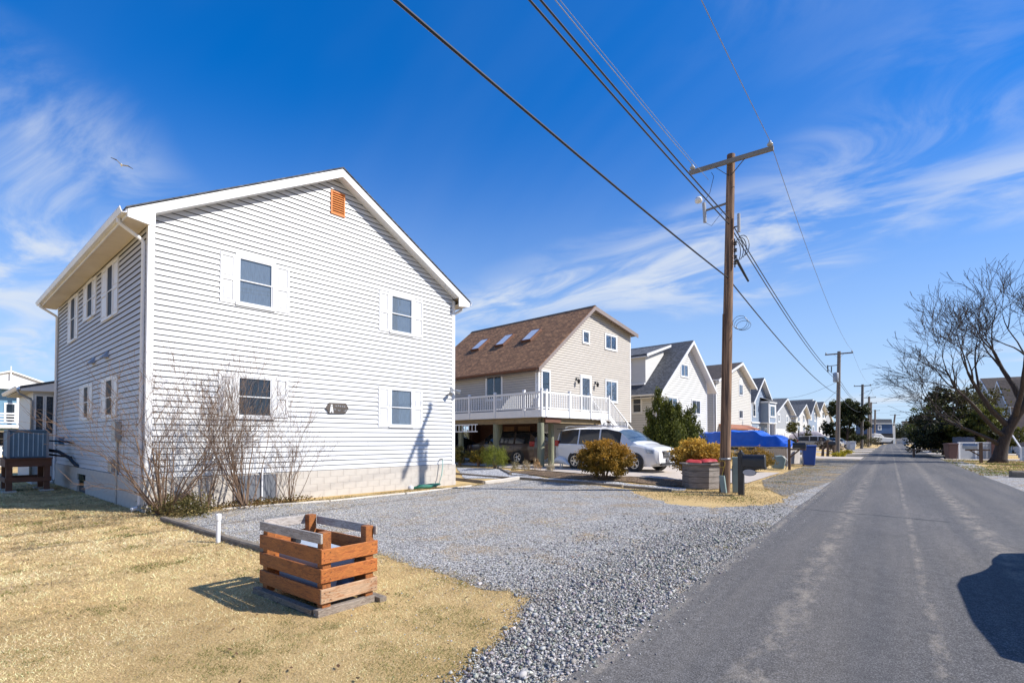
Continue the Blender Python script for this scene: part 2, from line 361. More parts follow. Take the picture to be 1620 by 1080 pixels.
gxs = axis_pts(-2500, -30, 10, 2500, 0.5); gys = axis_pts(-400, -6, 60, 4000, 0.5)
GX, GY = np.meshgrid(gxs, gys); GZ = np.zeros_like(GX)
for i in range(GX.shape[0]):
    for j in range(GX.shape[1]):
        x, y = GX[i, j], GY[i, j]; z = terr(x, y)
        if -1.5 < x < 3.1 and y < 300: z -= 0.05
        elif abs(x) < 40 and -10 < y < 70 and not (-3.5 < x < 5): z += 0.0
        GZ[i, j] = z
nx_, ny_ = len(gxs), len(gys)
idx = np.arange(nx_*ny_).reshape(ny_, nx_)
fc = np.stack([idx[:-1, :-1].ravel(), idx[:-1, 1:].ravel(), idx[1:, 1:].ravel(), idx[1:, :-1].ravel()], 1)
g = npmesh('ground', np.stack([GX.ravel(), GY.ravel(), GZ.ravel()], 1), fc, MT['lawn'], smooth=True); g['kind'] = 'structure'
def sheet(name, pts, zoff, mat, jit=0.0, step=0.15, cuts=0.6):
    P = []
    n = len(pts)
    for i in range(n):
        a, b = Vector(pts[i][:2]), Vector(pts[(i+1) % n][:2]); L = (b-a).length; k = max(1, int(L/step))
        for q in range(k):
            p = a.lerp(b, q/k)
            if jit: p = p + Vector((noise.noise((p.x*3.1, p.y*3.1, 1.7)), noise.noise((p.x*3.1, p.y*3.1, 9.2))))*jit + Vector((random.uniform(-1, 1), random.uniform(-1, 1)))*jit*0.35
            P.append(p)
    bm = bmesh.new(); f = bm.faces.new([bm.verts.new((p.x, p.y, 0)) for p in P])
    xs = [p.x for p in P]; ys = [p.y for p in P]
    if cuts:
        for ax, lo, hi in ((0, min(xs), max(xs)), (1, min(ys), max(ys))):
            x = lo+cuts
            while x < hi:
                no_ = (1, 0, 0) if ax == 0 else (0, 1, 0); co = (x, 0, 0) if ax == 0 else (0, x, 0)
                bmesh.ops.bisect_plane(bm, geom=bm.verts[:]+bm.edges[:]+bm.faces[:], plane_co=co, plane_no=no_); x += cuts
    for v in bm.verts: v.co.z = terr(v.co.x, v.co.y)+zoff
    bmesh.ops.triangulate(bm, faces=bm.faces); bmesh.ops.recalc_face_normals(bm, faces=bm.faces)
    me = bpy.data.meshes.new(name); bm.to_mesh(me); bm.free(); me.materials.append(mat)
    if me.polygons and me.polygons[0].normal.z < 0: me.flip_normals()
    o = bpy.data.objects.new(name, me); link(o); o['kind'] = 'structure'
    return o, P
# road: left edge at -1.75, right edge near 3.3; bends slightly right at the far end
ys = [-12+0.4*i for i in range(60)]+[12+2.0*i for i in range(150)]
rv = []
def bend(y): return 0.0 if y < 150 else (y-150)**2*0.0006
for y in ys:
    l = -1.75+0.035*noise.noise((y*0.9, 0, 0))+0.03*noise.noise((y*4.1, 2, 0)); r = 3.25+0.06*noise.noise((y*0.7, 5, 0))
    for k in range(9):
        q = k/8; x = l+(r-l)*q; rv.append((x+bend(y), y, 0.012+0.05*(1-(2*q-1)**2)*0.5))
rf = [(i*9+k, i*9+k+1, (i+1)*9+k+1, (i+1)*9+k) for i in range(len(ys)-1) for k in range(8)]
rd = npmesh('road', rv, rf, MT['road'], smooth=True); rd['kind'] = 'structure'
MT['tar'] = M('dark tar seam', (0.02, 0.02, 0.021), (0.035, 0.034, 0.033), 0.6, 6)
def seam(pts, wd):
    mb = MB(); vs_ = []
    for i, (x, y) in enumerate(pts):
        q_ = (x+1.75)/5.0; z = 0.012+0.05*(1-(2*q_-1)**2)*0.5+0.0035; w_ = wd*random.uniform(0.5, 1.3); d_ = (pts[min(i+1, len(pts)-1)][0]-pts[max(i-1, 0)][0], pts[min(i+1, len(pts)-1)][1]-pts[max(i-1, 0)][1]); l_ = math.hypot(*d_); nx, ny = -d_[1]/l_*w_/2, d_[0]/l_*w_/2
        vs_ += [(x+nx, y+ny, z), (x-nx, y-ny, z)]
    mb.add(vs_, [(2*i, 2*i+1, 2*i+3, 2*i+2) for i in range(len(pts)-1)]); return mb.build('tar_seam', MT['tar'], rd)
seam([(-1.6+0.12*i, 13.35-0.03*i+0.05*noise.noise((i*0.4, 1, 0))) for i in range(22)], 0.035)
seam([(1.4+0.12*i, 13.1+0.04*noise.noise((i*0.4, 4, 0))) for i in range(14)], 0.02)
seam([(-0.4+0.1*i+0.03*noise.noise((i*0.6, 9, 0)), 10.4+0.02*i) for i in range(9)], 0.012)
q2 = lambda *a: [gp(*p) for p in a]
gravel_pts = q2((820, 1030), (800, 1004), (845, 946), (770, 930), (700, 905), (640, 888), (590, 876), (500, 868), (420, 872), (345, 850), (262, 822), (300, 813), (352, 806), (480, 795), (620, 781), (722, 772), (770, 765), (820, 757.5), (900, 764), (1000, 775), (1010, 782), (1060, 797), (1130, 803), (1205, 799), (1235, 795))
gravel_pts = [Vector((-2.15, 1.2, 0)), Vector((-2.33, 2.6, 0)), Vector((-2.5, 3.3, 0))]+gravel_pts[2:]+[Vector((-2.3, 16.5, 0)), Vector((-2.0, 26, 0)), Vector((-1.66, 27, 0)), Vector((-1.66, 1.2, 0))]
gravel, GPOLY = sheet('gravel_driveway', gravel_pts, 0.003, MT['gravel'], 0.12, 0.10)
vpts = [Vector((-2.35, 16.0, 0)), Vector((-3.3, 18.5, 0)), Vector((-4.0, 22, 0)), Vector((-4.0, 40, 0)), Vector((-4.4, 60, 0)), Vector((-4.2, 110, 0)), Vector((-1.68, 110, 0)), Vector((-1.68, 24, 0))]
sheet('gravel_verge', vpts, 0.010, MT['verge'], 0.08, 0.4, 2.0)
vr = [Vector((3.15, 8, 0)), Vector((3.15, 30, 0)), Vector((3.15, 120, 0)), Vector((4.6, 120, 0)), Vector((4.2, 50, 0)), Vector((4.3, 36, 0)), Vector((5.5, 28, 0)), Vector((6.5, 8, 0))]
sheet('gravel_shoulder', vr, 0.008, MT['gravel'], 0.12, 0.4, 2.0)
# concrete drive of the second house, white stone bed and mulch bed beside it
c_far = [Vector((-4.1, 24.2, 0)), Vector((-16.5, 26.2, 0)), Vector((-24.0, 27.4, 0)), Vector((-24.0, 21.6, 0))]
drive, _ = sheet('concrete_driveway', q2((1182, 765), (1080, 760.5), (976, 754.5), (880, 746.5))[::-1]+[]+q2((1182, 765), (1235, 748))[1:]+c_far[1:], 0.03, MT['concrete'], 0, 0.5, 1.0)
sheet('white_stone_bed', q2((735, 757), (830, 756.5), (905, 762), (1000, 770), (1062, 775.5), (1085, 776), (1086, 772), (1000, 766), (905, 757), (865, 757), (835, 751), (815, 747), (790, 741), (722, 740)), 0.016, MT['shell'], 0.05, 0.2)
sheet('mulch_bed', q2((800, 747), (845, 752), (880, 757), (960, 761.5), (1050, 769), (1086, 771), (1085, 761.5), (980, 755.5), (880, 748), (855, 745)), 0.036, MT['mulch'], 0.06, 0.2)
# far drives that cross the verge
for (y0, y1) in ((48, 54), (64, 69), (78, 84), (92, 97)):
    sheet('concrete_driveway', [Vector((-1.8, y0, 0)), Vector((-1.8, y1, 0)), Vector((-14, y1+1.6, 0)), Vector((-14, y0+1.6, 0))], 0.03, MT['concrete'], 0, 0.6, 1.5)
for (y0, y1) in ((50.5, 56), (70, 75), (88, 95)):
    sheet('concrete_driveway', [Vector((3.3, y0, 0)), Vector((3.3, y1, 0)), Vector((16, y1-1, 0)), Vector((16, y0-1, 0))], 0.03, MT['concrete'], 0, 0.6, 1.5)
sheet('gravel_driveway', [Vector((-1.85, 36, 0)), Vector((-1.85, 47, 0)), Vector((-9, 48, 0)), Vector((-9, 37, 0))], 0.02, MT['verge'], 0.1, 0.4, 1.0)
# ------------------------------------------------------------------ scattered grass and stones
def inpoly(x, y, P):
    P = np.array([(p.x, p.y) for p in P]); c = np.zeros(len(x), bool); j = len(P)-1
    for i in range(len(P)):
        cond = ((P[i, 1] > y) != (P[j, 1] > y)) & (x < (P[j, 0]-P[i, 0])*(y-P[i, 1])/(P[j, 1]-P[i, 1]+1e-12)+P[i, 0])
        c ^= cond; j = i
    return c
terrv = np.vectorize(terr)
def visible(x, y, m=420):
    Xc = x*cr_+y*sr_; Yc = -x*sr_+y*cr_
    px = CX+F_*Xc/np.maximum(Yc, 0.01)
    return (Yc > 0.7) & (px > -m) & (px < 1620+m)
def vnoise(x, y, s, o=0.0): return np.array([noise.noise((a*s, b*s, o)) for a, b in zip(x, y)])
def blades(name, x, y, h, w, cols, parent=None):
    n = len(x); z = terrv(x, y) if n else x; a = rng.uniform(0, 2*np.pi, n); tl = rng.uniform(0.5, 2.2, n); a2 = rng.uniform(0, 2*np.pi, n)
    bx, by = np.cos(a)*w/2, np.sin(a)*w/2; V = np.zeros((n, 3, 3), np.float32)
    V[:, 0] = np.stack([x-bx, y-by, z-0.003], 1); V[:, 1] = np.stack([x+bx, y+by, z-0.003], 1)
    V[:, 2] = np.stack([x+np.cos(a2)*h*tl, y+np.sin(a2)*h*tl, z+h*0.9], 1)
    return V.reshape(-1, 3), np.arange(3*n).reshape(n, 3), np.repeat(cols, 3, 0)
MT['blade'] = attr_mat('grass blades', 0.85, 0.25, 0.15)
N0 = 1700000
gx = rng.uniform(-26, -1.8, N0); gy = rng.uniform(-3.0, 9.0, N0)
dd = np.hypot(gx, gy); keep = (rng.uniform(0, 1, N0) < np.clip((4.2/np.maximum(dd, 0.1))**1.5, 0.035, 1)) & visible(gx, gy)
gx, gy, dd = gx[keep], gy[keep], dd[keep]
ing = inpoly(gx+rng.normal(0, 0.13, len(gx)), gy+rng.normal(0, 0.13, len(gx)), GPOLY)
edge = rng.uniform(0, 1, len(gx)) < 0.03
# behind the front wall of house one there is no lawn
tA = 0.0888; HA = Vector((-13.097, 4.458, 0)); e1 = Vector((math.sin(tA), math.cos(tA), 0)); n1 = Vector((-math.cos(tA), math.sin(tA), 0))
uu = (gx-HA.x)*e1.x+(gy-HA.y)*e1.y; ww = (gx-HA.x)*n1.x+(gy-HA.y)*n1.y
ok = (~ing | edge) & ~((uu > -0.05) & (ww > -0.6))
gx, gy, dd = gx[ok], gy[ok], dd[ok]; n = len(gx)
gn = vnoise(gx, gy, 1.4, 2.0)+0.6*vnoise(gx, gy, 5.0, 7.0); near_tip = np.exp(-((gx+3.0)**2+(gy-3.2)**2)/2.2)
green = (gn+0.55*near_tip+rng.normal(0, 0.18, n)) > 0.56
lum = np.clip(1.0+0.55*vnoise(gx, gy, 8.0, 1.5)+0.45*vnoise(gx, gy, 1.1, 3.5)+0.35*vnoise(gx, gy, 2.7, 5.5), 0.38, 1.25)[:, None]; red_ = vnoise(gx, gy, 0.7, 9.0)[:, None]
base = np.array([0.90, 0.70, 0.385])*(1+red_*np.array([0.05, -0.03, -0.18]))*lum*rng.uniform(0.55, 1.10, (n, 1))*np.array([1, 1, 1])+rng.normal(0, 0.02, (n, 3))
gr = np.array([0.17, 0.19, 0.045])*rng.uniform(0.5, 1.3, (n, 1)); cols = np.clip(np.where(green[:, None], gr, base), 0.01, 0.9)
hh = rng.uniform(0.008, 0.026, n)*np.clip(dd/6, 0.75, 2.0)*np.where(green, 1.25, 1.0); wd = rng.uniform(0.0025, 0.0062, n)*np.clip(dd/4, 0.85, 3.2)
V, Fc, Cc = blades('g', gx, gy, hh, wd, cols)
o = npmesh('lawn_grass', V, Fc, MT['blade'], None, Cc); o['kind'] = 'stuff'; tag(o, 'dry straw coloured lawn grass in front of the white house', 'grass')
# dry grass round the pole and along the verge
N1 = 90000
x = rng.uniform(-8.6, -2.0, N1); y = rng.uniform(13.2, 40, N1)
dens = np.exp(-(((x+4.3)/2.0)**2+((y-15.2)/1.5)**2))*1.2+np.exp(-(((x+7.0)/1.8)**2+((y-16.0)/0.45)**2))*0.5+1.1*np.exp(-(((x+3.3)/0.8)**2))*((y > 17) & (y < 36))*(0.5+1.0*vnoise(x, y, 0.8))
k = (rng.uniform(0, 1, N1) < dens*0.8) & visible(x, y); x, y = x[k], y[k]; n = len(x)
gnn = vnoise(x, y, 1.1, 4.0)+rng.normal(0, 0.15, n)
cols = np.where((gnn > 0.28)[:, None], np.array([0.17, 0.18, 0.05])*rng.uniform(0.6, 1.3, (n, 1)), np.array([0.58, 0.43, 0.215])*rng.uniform(0.4, 1.15, (n, 1)))
V, Fc, Cc = blades('g', x, y, rng.uniform(0.02, 0.07, n), rng.uniform(0.010, 0.024, n), cols)
o = npmesh('verge_grass', V, Fc, MT['blade'], None, Cc); o['kind'] = 'stuff'; tag(o, 'tufts of dry grass round the foot of the utility pole and along the verge', 'grass')
# grass under the bare tree on the right
N1 = 26000
x = rng.uniform(3.2, 9, N1); y = rng.uniform(30, 52, N1); k = (rng.uniform(0, 1, N1) < 0.9*(0.5+vnoise(x, y, 0.35, 1.0))) & visible(x, y); x, y = x[k], y[k]; n = len(x)
cols = np.where((vnoise(x, y, 0.6, 4.0)+rng.normal(0, 0.15, n) > -0.05)[:, None], np.array([0.22, 0.23, 0.05])*rng.uniform(0.6, 1.3, (n, 1)), np.array([0.45, 0.33, 0.17])*rng.uniform(0.5, 1.2, (n, 1)))
V, Fc, Cc = blades('g', x, y, rng.uniform(0.03, 0.10, n), rng.uniform(0.03, 0.06, n), cols)
o = npmesh('roadside_grass', V, Fc, MT['blade'], None, Cc); o['kind'] = 'stuff'; tag(o, 'greenish grass under the bare tree across the street', 'grass')
# loose stones
MT['stone'] = attr_mat('loose stones', 0.8, 0.0, 0.1)
t_ = (1+5**0.5)/2
ICO = np.array([(-1, t_, 0), (1, t_, 0), (-1, -t_, 0), (1, -t_, 0), (0, -1, t_), (0, 1, t_), (0, -1, -t_), (0, 1, -t_), (t_, 0, -1), (t_, 0, 1), (-t_, 0, -1), (-t_, 0, 1)])/math.sqrt(1+t_*t_)
ICF = np.array([(0, 11, 5), (0, 5, 1), (0, 1, 7), (0, 7, 10), (0, 10, 11), (1, 5, 9), (5, 11, 4), (11, 10, 2), (10, 7, 6), (7, 1, 8), (3, 9, 4), (3, 4, 2), (3, 2, 6), (3, 6, 8), (3, 8, 9), (4, 9, 5), (2, 4, 11), (6, 2, 10), (8, 6, 7), (9, 8, 1)])
CUB = np.array([(a, b, c) for a in (-0.7, 0.7) for b in (-0.7, 0.7) for c in (-0.7, 0.7)])
CUF = np.array([(0, 1, 3), (0, 3, 2), (4, 6, 7), (4, 7, 5), (0, 4, 5), (0, 5, 1), (2, 3, 7), (2, 7, 6), (0, 2, 6), (0, 6, 4), (1, 5, 7), (1, 7, 3)])
OCT = np.array([(1, 0, 0), (-1, 0, 0), (0, 1, 0), (0, -1, 0), (0, 0, 1), (0, 0, -1)], float)
OCF = np.array([(0, 2, 4), (2, 1, 4), (1, 3, 4), (3, 0, 4), (2, 0, 5), (1, 2, 5), (3, 1, 5), (0, 3, 5)])
def stones(name, x, y, s, cols, base, faces, lift=0.25, zadd=0.008):
    n = len(x); m = len(base); z = terrv(x, y)+zadd
    B = base[None]*(1+rng.uniform(-0.48, 0.30, (n, m, 1)))+rng.uniform(-0.16, 0.16, (n, m, 3)); sc3 = np.stack([rng.uniform(0.8, 1.35, n), rng.uniform(0.6, 1.0, n), rng.uniform(0.45, 0.8, n)], 1)
    B = B*sc3[:, None, :]*s[:, None, None]
    a = rng.uniform(0, 6.28, n); ca, sa = np.cos(a)[:, None], np.sin(a)[:, None]; b = rng.normal(0, 0.35, n); cb, sb = np.cos(b)[:, None], np.sin(b)[:, None]
    X, Y, Z = B[..., 0], B[..., 1]*cb-B[..., 2]*sb, B[..., 1]*sb+B[..., 2]*cb
    X, Y = X*ca-Y*sa, X*sa+Y*ca
    V = np.stack([X+x[:, None], Y+y[:, None], Z+(z+s*lift)[:, None]], 2).reshape(-1, 3)
    Fc = (faces[None]+(np.arange(n)*m)[:, None, None]).reshape(-1, 3)
    return V, Fc, np.repeat(cols, m, 0)
def stone_cols(n, lo=0.16, hi=0.62): 
    g_ = rng.uniform(lo, hi, (n, 1))**1.0; return g_*np.array([1.05, 1.0, 0.93])+rng.normal(0, 0.012, (n, 3))
N2 = 170000
x = rng.uniform(-4.6, -1.55, N2); y = rng.uniform(1.2, 14, N2)
rim = np.maximum(np.exp(-((x+2.4)/0.65)**2), 0.16*np.exp(-((x+3.2)/1.0)**2))*(0.25+0.75*(y < 10.5))
k = inpoly(x+rng.normal(0, 0.06, N2), y+rng.normal(0, 0.06, N2), GPOLY) & visible(x, y) & (rng.uniform(0, 1, N2) < np.clip(rim, 0, 1)*np.clip(5/np.hypot(x, y), 0, 1)*0.9); x, y = x[k], y[k]; n = len(x)
s = np.clip(rng.lognormal(-4.82, 0.45, n), 0.004, 0.03)
C_s = stone_cols(n, 0.10, 0.46); C_s[rng.uniform(0, 1, n) < 0.12] *= 1.4
V1, F1, C1 = stones('s', x, y, s, C_s, CUB, CUF, 0.3)
o = npmesh('loose_stones', V1, F1, MT['stone'], None, C1); o['kind'] = 'stuff'; tag(o, 'coarse pale crushed stones along the edge of the street', 'gravel')
N3 = 260000
x = rng.uniform(-13, -1.6, N3); y = rng.uniform(1.2, 17, N3); d3 = np.hypot(x, y)
k = inpoly(x+rng.normal(0, 0.16, N3), y+rng.normal(0, 0.16, N3), GPOLY) & visible(x, y) & (rng.uniform(0, 1, N3) < np.clip((5.5/d3)**1.3, 0, 1)); x, y, d3 = x[k], y[k], d3[k]
# a few strays over the lawn edge and the road edge
n = len(x); s = np.clip(rng.lognormal(-5.2, 0.3, n), 0.003, 0.012)*np.clip(d3/6, 0.8, 1.5)
V2, F2, C2 = stones('s', x, y, s, stone_cols(n, 0.24, 0.74), OCT, OCF, 0.2)
o = npmesh('fine_gravel', V2, F2, MT['stone'], None, C2); o['kind'] = 'stuff'; tag(o, 'fine grey gravel spread over the driveway', 'gravel')
x = np.concatenate([rng.normal(-1.62, 0.12, 500), rng.uniform(-4.2, -2.6, 110)]); y = np.concatenate([rng.uniform(2, 24, 500), rng.uniform(2.6, 4.6, 110)])
n = len(x); V3, F3, C3 = stones('s', x, y, rng.uniform(0.004, 0.013, n), stone_cols(n, 0.2, 0.55), OCT, OCF, 0.4, 0.016)
o = npmesh('stray_stones', V3, F3, MT['stone'], None, C3); o['kind'] = 'stuff'; tag(o, 'stray stones scattered on the road edge and lawn edge', 'gravel')
# ragged tufts along the lawn and driveway edge, weeds in the gravel by the wall and at the road edge
ex, ey = [], []
for i in range(len(GPOLY)):
    a, b = GPOLY[i], GPOLY[(i+1) % len(GPOLY)]
    if a.x > -1.9 or (a.y > 4.9 and a.x > -10.5): continue
    k = max(1, int((b-a).length*260)); q = rng.uniform(0, 1, k); ex.append(a.x+(b.x-a.x)*q+rng.normal(0, 0.09, k)); ey.append(a.y+(b.y-a.y)*q+rng.normal(0, 0.09, k))
ex, ey = np.concatenate(ex), np.concatenate(ey); n = len(ex)
u_ = rng.uniform(0.3, 8.6, 5200); o_ = np.abs(rng.normal(0, 0.75, 5200))+0.35; wn_ = vnoise(u_*1.0, o_*1.3, 1.1, 6.0); kk = wn_+rng.normal(0, 0.12, 5200) > 0.02
u_, o_ = u_[kk], o_[kk]; wx = HA.x+e1.x*u_-n1.x*o_; wy = HA.y+e1.y*u_-n1.y*o_
rx_ = rng.normal(-1.95, 0.13, 1800); ry_ = rng.uniform(2.4, 13, 1800); kk = vnoise(rx_, ry_, 1.3, 8.0) > 0.12; rx_, ry_ = rx_[kk], ry_[kk]
ax_ = np.concatenate([ex, wx, rx_]); ay_ = np.concatenate([ey, wy, ry_]); m = len(ax_); grn = np.concatenate([rng.uniform(0, 1, n) < 0.16, rng.uniform(0, 1, len(wx)) < 0.12, rng.uniform(0, 1, len(rx_)) < 0.7])
cols = np.where(grn[:, None], np.array([0.16, 0.17, 0.04])*rng.uniform(0.5, 1.3, (m, 1)), np.array([0.62, 0.46, 0.23])*rng.uniform(0.4, 1.15, (m, 1)))
dq = np.hypot(ax_, ay_); V, Fc, Cc = blades('g', ax_, ay_, rng.uniform(0.015, 0.05, m), rng.uniform(0.004, 0.009, m)*np.clip(dq/5, 0.8, 2.6), cols)
o = npmesh('edge_grass', V, Fc, MT['blade'], None, Cc); o['kind'] = 'stuff'; tag(o, 'ragged dry tufts along the driveway edges and the house wall', 'grass')
lx_ = np.concatenate([rng.uniform(-12, -2.5, 260), rng.uniform(-11, -3, 120)]); ly_ = np.concatenate([rng.uniform(-1, 5, 260), rng.uniform(5, 13, 120)]); kk = visible(lx_, ly_) & ~(((lx_-HA.x)*n1.x+(ly_-HA.y)*n1.y > -0.1) & ((lx_-HA.x)*e1.x+(ly_-HA.y)*e1.y > 0)); lx_, ly_ = lx_[kk], ly_[kk]; n = len(lx_)
a_ = rng.uniform(0, 6.28, n); sz = rng.uniform(0.012, 0.035, n); tt = rng.uniform(0.2, 0.5, n); ca, sa = np.cos(a_), np.sin(a_)
def lf(u, v, h): return np.stack([lx_+(u*ca-v*sa)*sz, ly_+(u*sa+v*ca)*sz, 0.02+h*sz], 1)
V = np.stack([lf(-1, 0, 0.1), lf(0, tt, 0.5*tt), lf(1, 0, 0.4), lf(0, -tt, 0.5*tt)], 1).reshape(-1, 3)
cc_ = np.repeat(np.array([0.13, 0.075, 0.04])*rng.uniform(0.4, 1.8, (n, 1)), 4, 0)
o = npmesh('leaf_litter', V, np.arange(4*n).reshape(n, 4), MT['blade'], None, cc_); o['kind'] = 'stuff'; tag(o, 'scattered brown leaf litter on the lawn and driveway', 'leaves')
# ------------------------------------------------------------------ house kit
FRONT = lambda a, o, z: (a, -o, z)          # wall plane y=0 of the house frame, facing the street
LEFT = lambda a, o, z: (-o, a, z)           # wall plane x=0, facing the camera side
def lap_pieces(zb, zt, limL, limR, course, openings, lip, thin=0.003):
    gap = 0.085*course  # slot left open so the dark backing draws a shadow line
    out = []; i = 0; z0 = zb
    while z0 < zt-1e-4:
        z1 = min(z0+course, zt)
        cuts = sorted({z0, z1} | {q for op in openings for q in (op[2], op[3]) if z0+1e-4 < q < z1-1e-4})
        for lo, hi in zip(cuts[:-1], cuts[1:]):
            zm = (lo+hi)/2; iv = [(limL(zm), limR(zm))]
            for a0, a1, q0, q1 in openings:
                if q0 < zm < q1:
                    nv = []
                    for s0, s1 in iv:
                        if a1 <= s0 or a0 >= s1: nv.append((s0, s1))
                        else:
                            if a0 > s0: nv.append((s0, a0))
                            if a1 < s1: nv.append((a1, s1))
                    iv = nv
            for s0, s1 in iv:
                if s1-s0 < 0.01: continue
                L0 = limL(lo) if abs(s0-limL(zm)) < 1e-6 else s0; L1 = limL(hi) if abs(s0-limL(zm)) < 1e-6 else s0
                R0 = limR(lo) if abs(s1-limR(zm)) < 1e-6 else s1; R1 = limR(hi) if abs(s1-limR(zm)) < 1e-6 else s1
                ol = thin+(lip-thin)*(1-(lo-z0)/course); oh = thin+(lip-thin)*(1-(hi-z0)/course)
                ol_z = lo+gap if lo == cuts[0] else lo
                if ol_z >= hi-0.004: continue
                seg = sum(1 for op in openings if op[2] < z1 and op[3] > z0 and op[1] <= (s0+s1)/2)
                out.append((i, seg, [(L0, ol, ol_z), (R0, ol, ol_z), (R1, oh, hi), (L1, oh, hi)], lo == cuts[0]))
        z0 = z1; i += 1
    return out
def add_piece(mb, p):
    _, _, q, first = p; (a, o, z), (b, _, _), _, _ = q
    mb.add(q, [(0, 1, 2, 3)])
    if first: mb.add([(a, o-0.004, z), (b, o-0.004, z), (b, o, z), (a, o, z), (a, o-0.004, z+0.02), (b, o-0.004, z+0.02)], [(0, 1, 2, 3), (0, 1, 5, 4)])
def lap_wall(T, *a): 
    mb = MB(T)
    for p in lap_pieces(*a): add_piece(mb, p)
    return mb
def window(par, T, a0, a1, z0, z1, style='hung', frame=0.06, inside='blind', trim='trim', glass='glass', depth=0.045, grid=0):
    """a framed window: the frame is the part; panes, blind, rails are its sub-parts"""
    mb = MB(T)
    mb.box(a0, a1, 0, depth, z1-frame, z1).box(a0, a1, 0, depth+0.012, z0, z0+frame)
    mb.box(a0, a0+frame, 0, depth, z0+frame, z1-frame).box(a1-frame, a1, 0, depth, z0+frame, z1-frame)
    f = mb.build('window', MT[trim], par)
    i0, i1, j0, j1 = a0+frame, a1-frame, z0+frame, z1-frame
    MB(T).box(i0, i1, 0.002, 0.006, j0, j1).build('window_lining', MT[inside], f)
    if style == 'hung':
        zm = (j0+j1)/2; s = 0.028
        for lo, hi, o in ((j0, zm+s/2, 0.012), (zm-s/2, j1, 0.020)):
            r = MB(T); r.box(i0, i1, o, o+0.016, hi-s, hi).box(i0, i1, o, o+0.016, lo, lo+s).box(i0, i0+s, o, o+0.016, lo+s, hi-s).box(i1-s, i1, o, o+0.016, lo+s, hi-s)
            r.build('sash', MT[trim], f)
            MB(T).box(i0+s, i1-s, o+0.005, o+0.008, lo+s, hi-s).build('pane', MT[glass], f)
        if grid:
            for k in range(1, grid): 
                x = i0+(i1-i0)*k/grid; MB(T).box(x-0.02, x+0.02, 0.03, 0.05, j0, j1).build('mullion', MT[trim], f)
    elif style == 'slider':
        am = (i0+i1)/2; s = 0.035
        for lo, hi, o in ((i0, am+s/2, 0.012), (am-s/2, i1, 0.020)):
            r = MB(T); r.box(lo, hi, o, o+0.016, j1-s, j1).box(lo, hi, o, o+0.016, j0, j0+s).box(lo, lo+s, o, o+0.016, j0+s, j1-s).box(hi-s, hi, o, o+0.016, j0+s, j1-s)
            r.build('sash', MT[trim], f)
            MB(T).box(lo+s, hi-s, o+0.005, o+0.008, j0+s, j1-s).build('pane', MT[glass], f)
    else:
        MB(T).box(i0, i1, 0.016, 0.02, j0, j1).build('pane', MT[glass], f)
    return f
def shutter(par, T, a0, a1, z0, z1):
    o0, o1 = 0.0, 0.038; st = 0.055; zm = (z0+z1)/2
    mb = MB(T); mb.box(a0, a0+st, o0, o1, z0, z1).box(a1-st, a1, o0, o1, z0, z1)
    for lo, hi in ((z0, z0+0.09), (zm-0.045, zm+0.045), (z1-0.08, z1)): mb.box(a0+st, a1-st, o0, o1, lo, hi)
    s = mb.build('shutter', MT['trim'], par)
    for lo, hi in ((z0+0.09, zm-0.045), (zm+0.045, z1-0.08)):
        p = MB(T); p.box(a0+st+0.004, a1-st-0.004, o0, o1-0.018, lo+0.004, hi-0.004)
        p.box(a0+st+0.028, a1-st-0.028, o1-0.018, o1-0.006, lo+0.028, hi-0.028); p.build('panel', MT['trim'], s)
    return s
def rakes(par, pts, y0, h, mat, th=0.03):
    """sloping boards along the front edge of the roof; pts is the roof top line (x, z)"""
    for (xa, za), (xb, zb) in zip(pts[:-1], pts[1:]):
        mb = MB(); mb.prism([(xa, za-0.02), (xb, zb-0.02), (xb, zb-h), (xa, za-h)], y0-th, y0); mb.build('rake_board', mat, par)
def roof_slabs(par, pts, y0, y1, th, mat):
    r = None
    for (xa, za), (xb, zb) in zip(pts[:-1], pts[1:]):
        mb = MB(); mb.prism([(xa, za), (xb, zb), (xb, zb-th), (xa, za-th)], y0, y1)
        o = mb.build('roof_slope', mat, par)
def gutter(par, x, sgn, z, y0, y1, mat):
    mb = MB(); prof = [(x, z), (x, z-0.11), (x+sgn*0.09, z-0.12), (x+sgn*0.125, z-0.03), (x+sgn*0.125, z), (x+sgn*0.115, z), (x+sgn*0.08, z-0.105), (x+sgn*0.012, z-0.10)]
    mb.prism(prof, y0, y1); return mb.build('gutter', mat, par)
# ------------------------------------------------------------------ the white house
rz1 = math.pi/2-tA
H1 = thing('white_house', 'large white two storey house with white shutters and gravel driveway beside it', 'house', HA, rz1)
L, D, ZB = 9.03, 11.1, 0.729
rise = 0.565; ZS = 6.29
topz = lambda u: 6.50+rise*min(u, L-u)
limL = lambda z: 0.0 if z < 6.50 else (z-6.50)/rise
limR = lambda z: L if z < 6.50 else L-(z-6.50)/rise
fw_ = MB(); fw_.prism([(0, 0.0), (L, 0.0), (L, 6.50), (L/2, topz(L/2)), (0, 6.50)], 0.004, 0.12); wallF = fw_.build('front_wall', MT['shade_backing'], H1)
lw_ = MB(); lw_.box(0.004, 0.12, 0.125, D-0.01, 0.0, 6.3); wallL = lw_.build('left_wall', MT['shade_backing'], H1)
bw_ = MB(); bw_.box(L-0.12, L-0.004, 0.125, D-0.125, 0.0, 6.3); bw_.build('right_wall', MT['vinyl'], H1)
rw_ = MB(); rw_.prism([(0, 0.0), (L, 0.0), (L, 6.50), (L/2, topz(L/2)), (0, 6.50)], D-0.12, D); rw_.build('rear_wall', MT['vinyl'], H1)
WF = [(1.79, 2.76, 4.88, 6.15), (6.30, 7.25, 4.89, 6.16), (1.80, 2.76, 2.09, 3.20), (6.30, 7.25, 1.95, 3.22)]
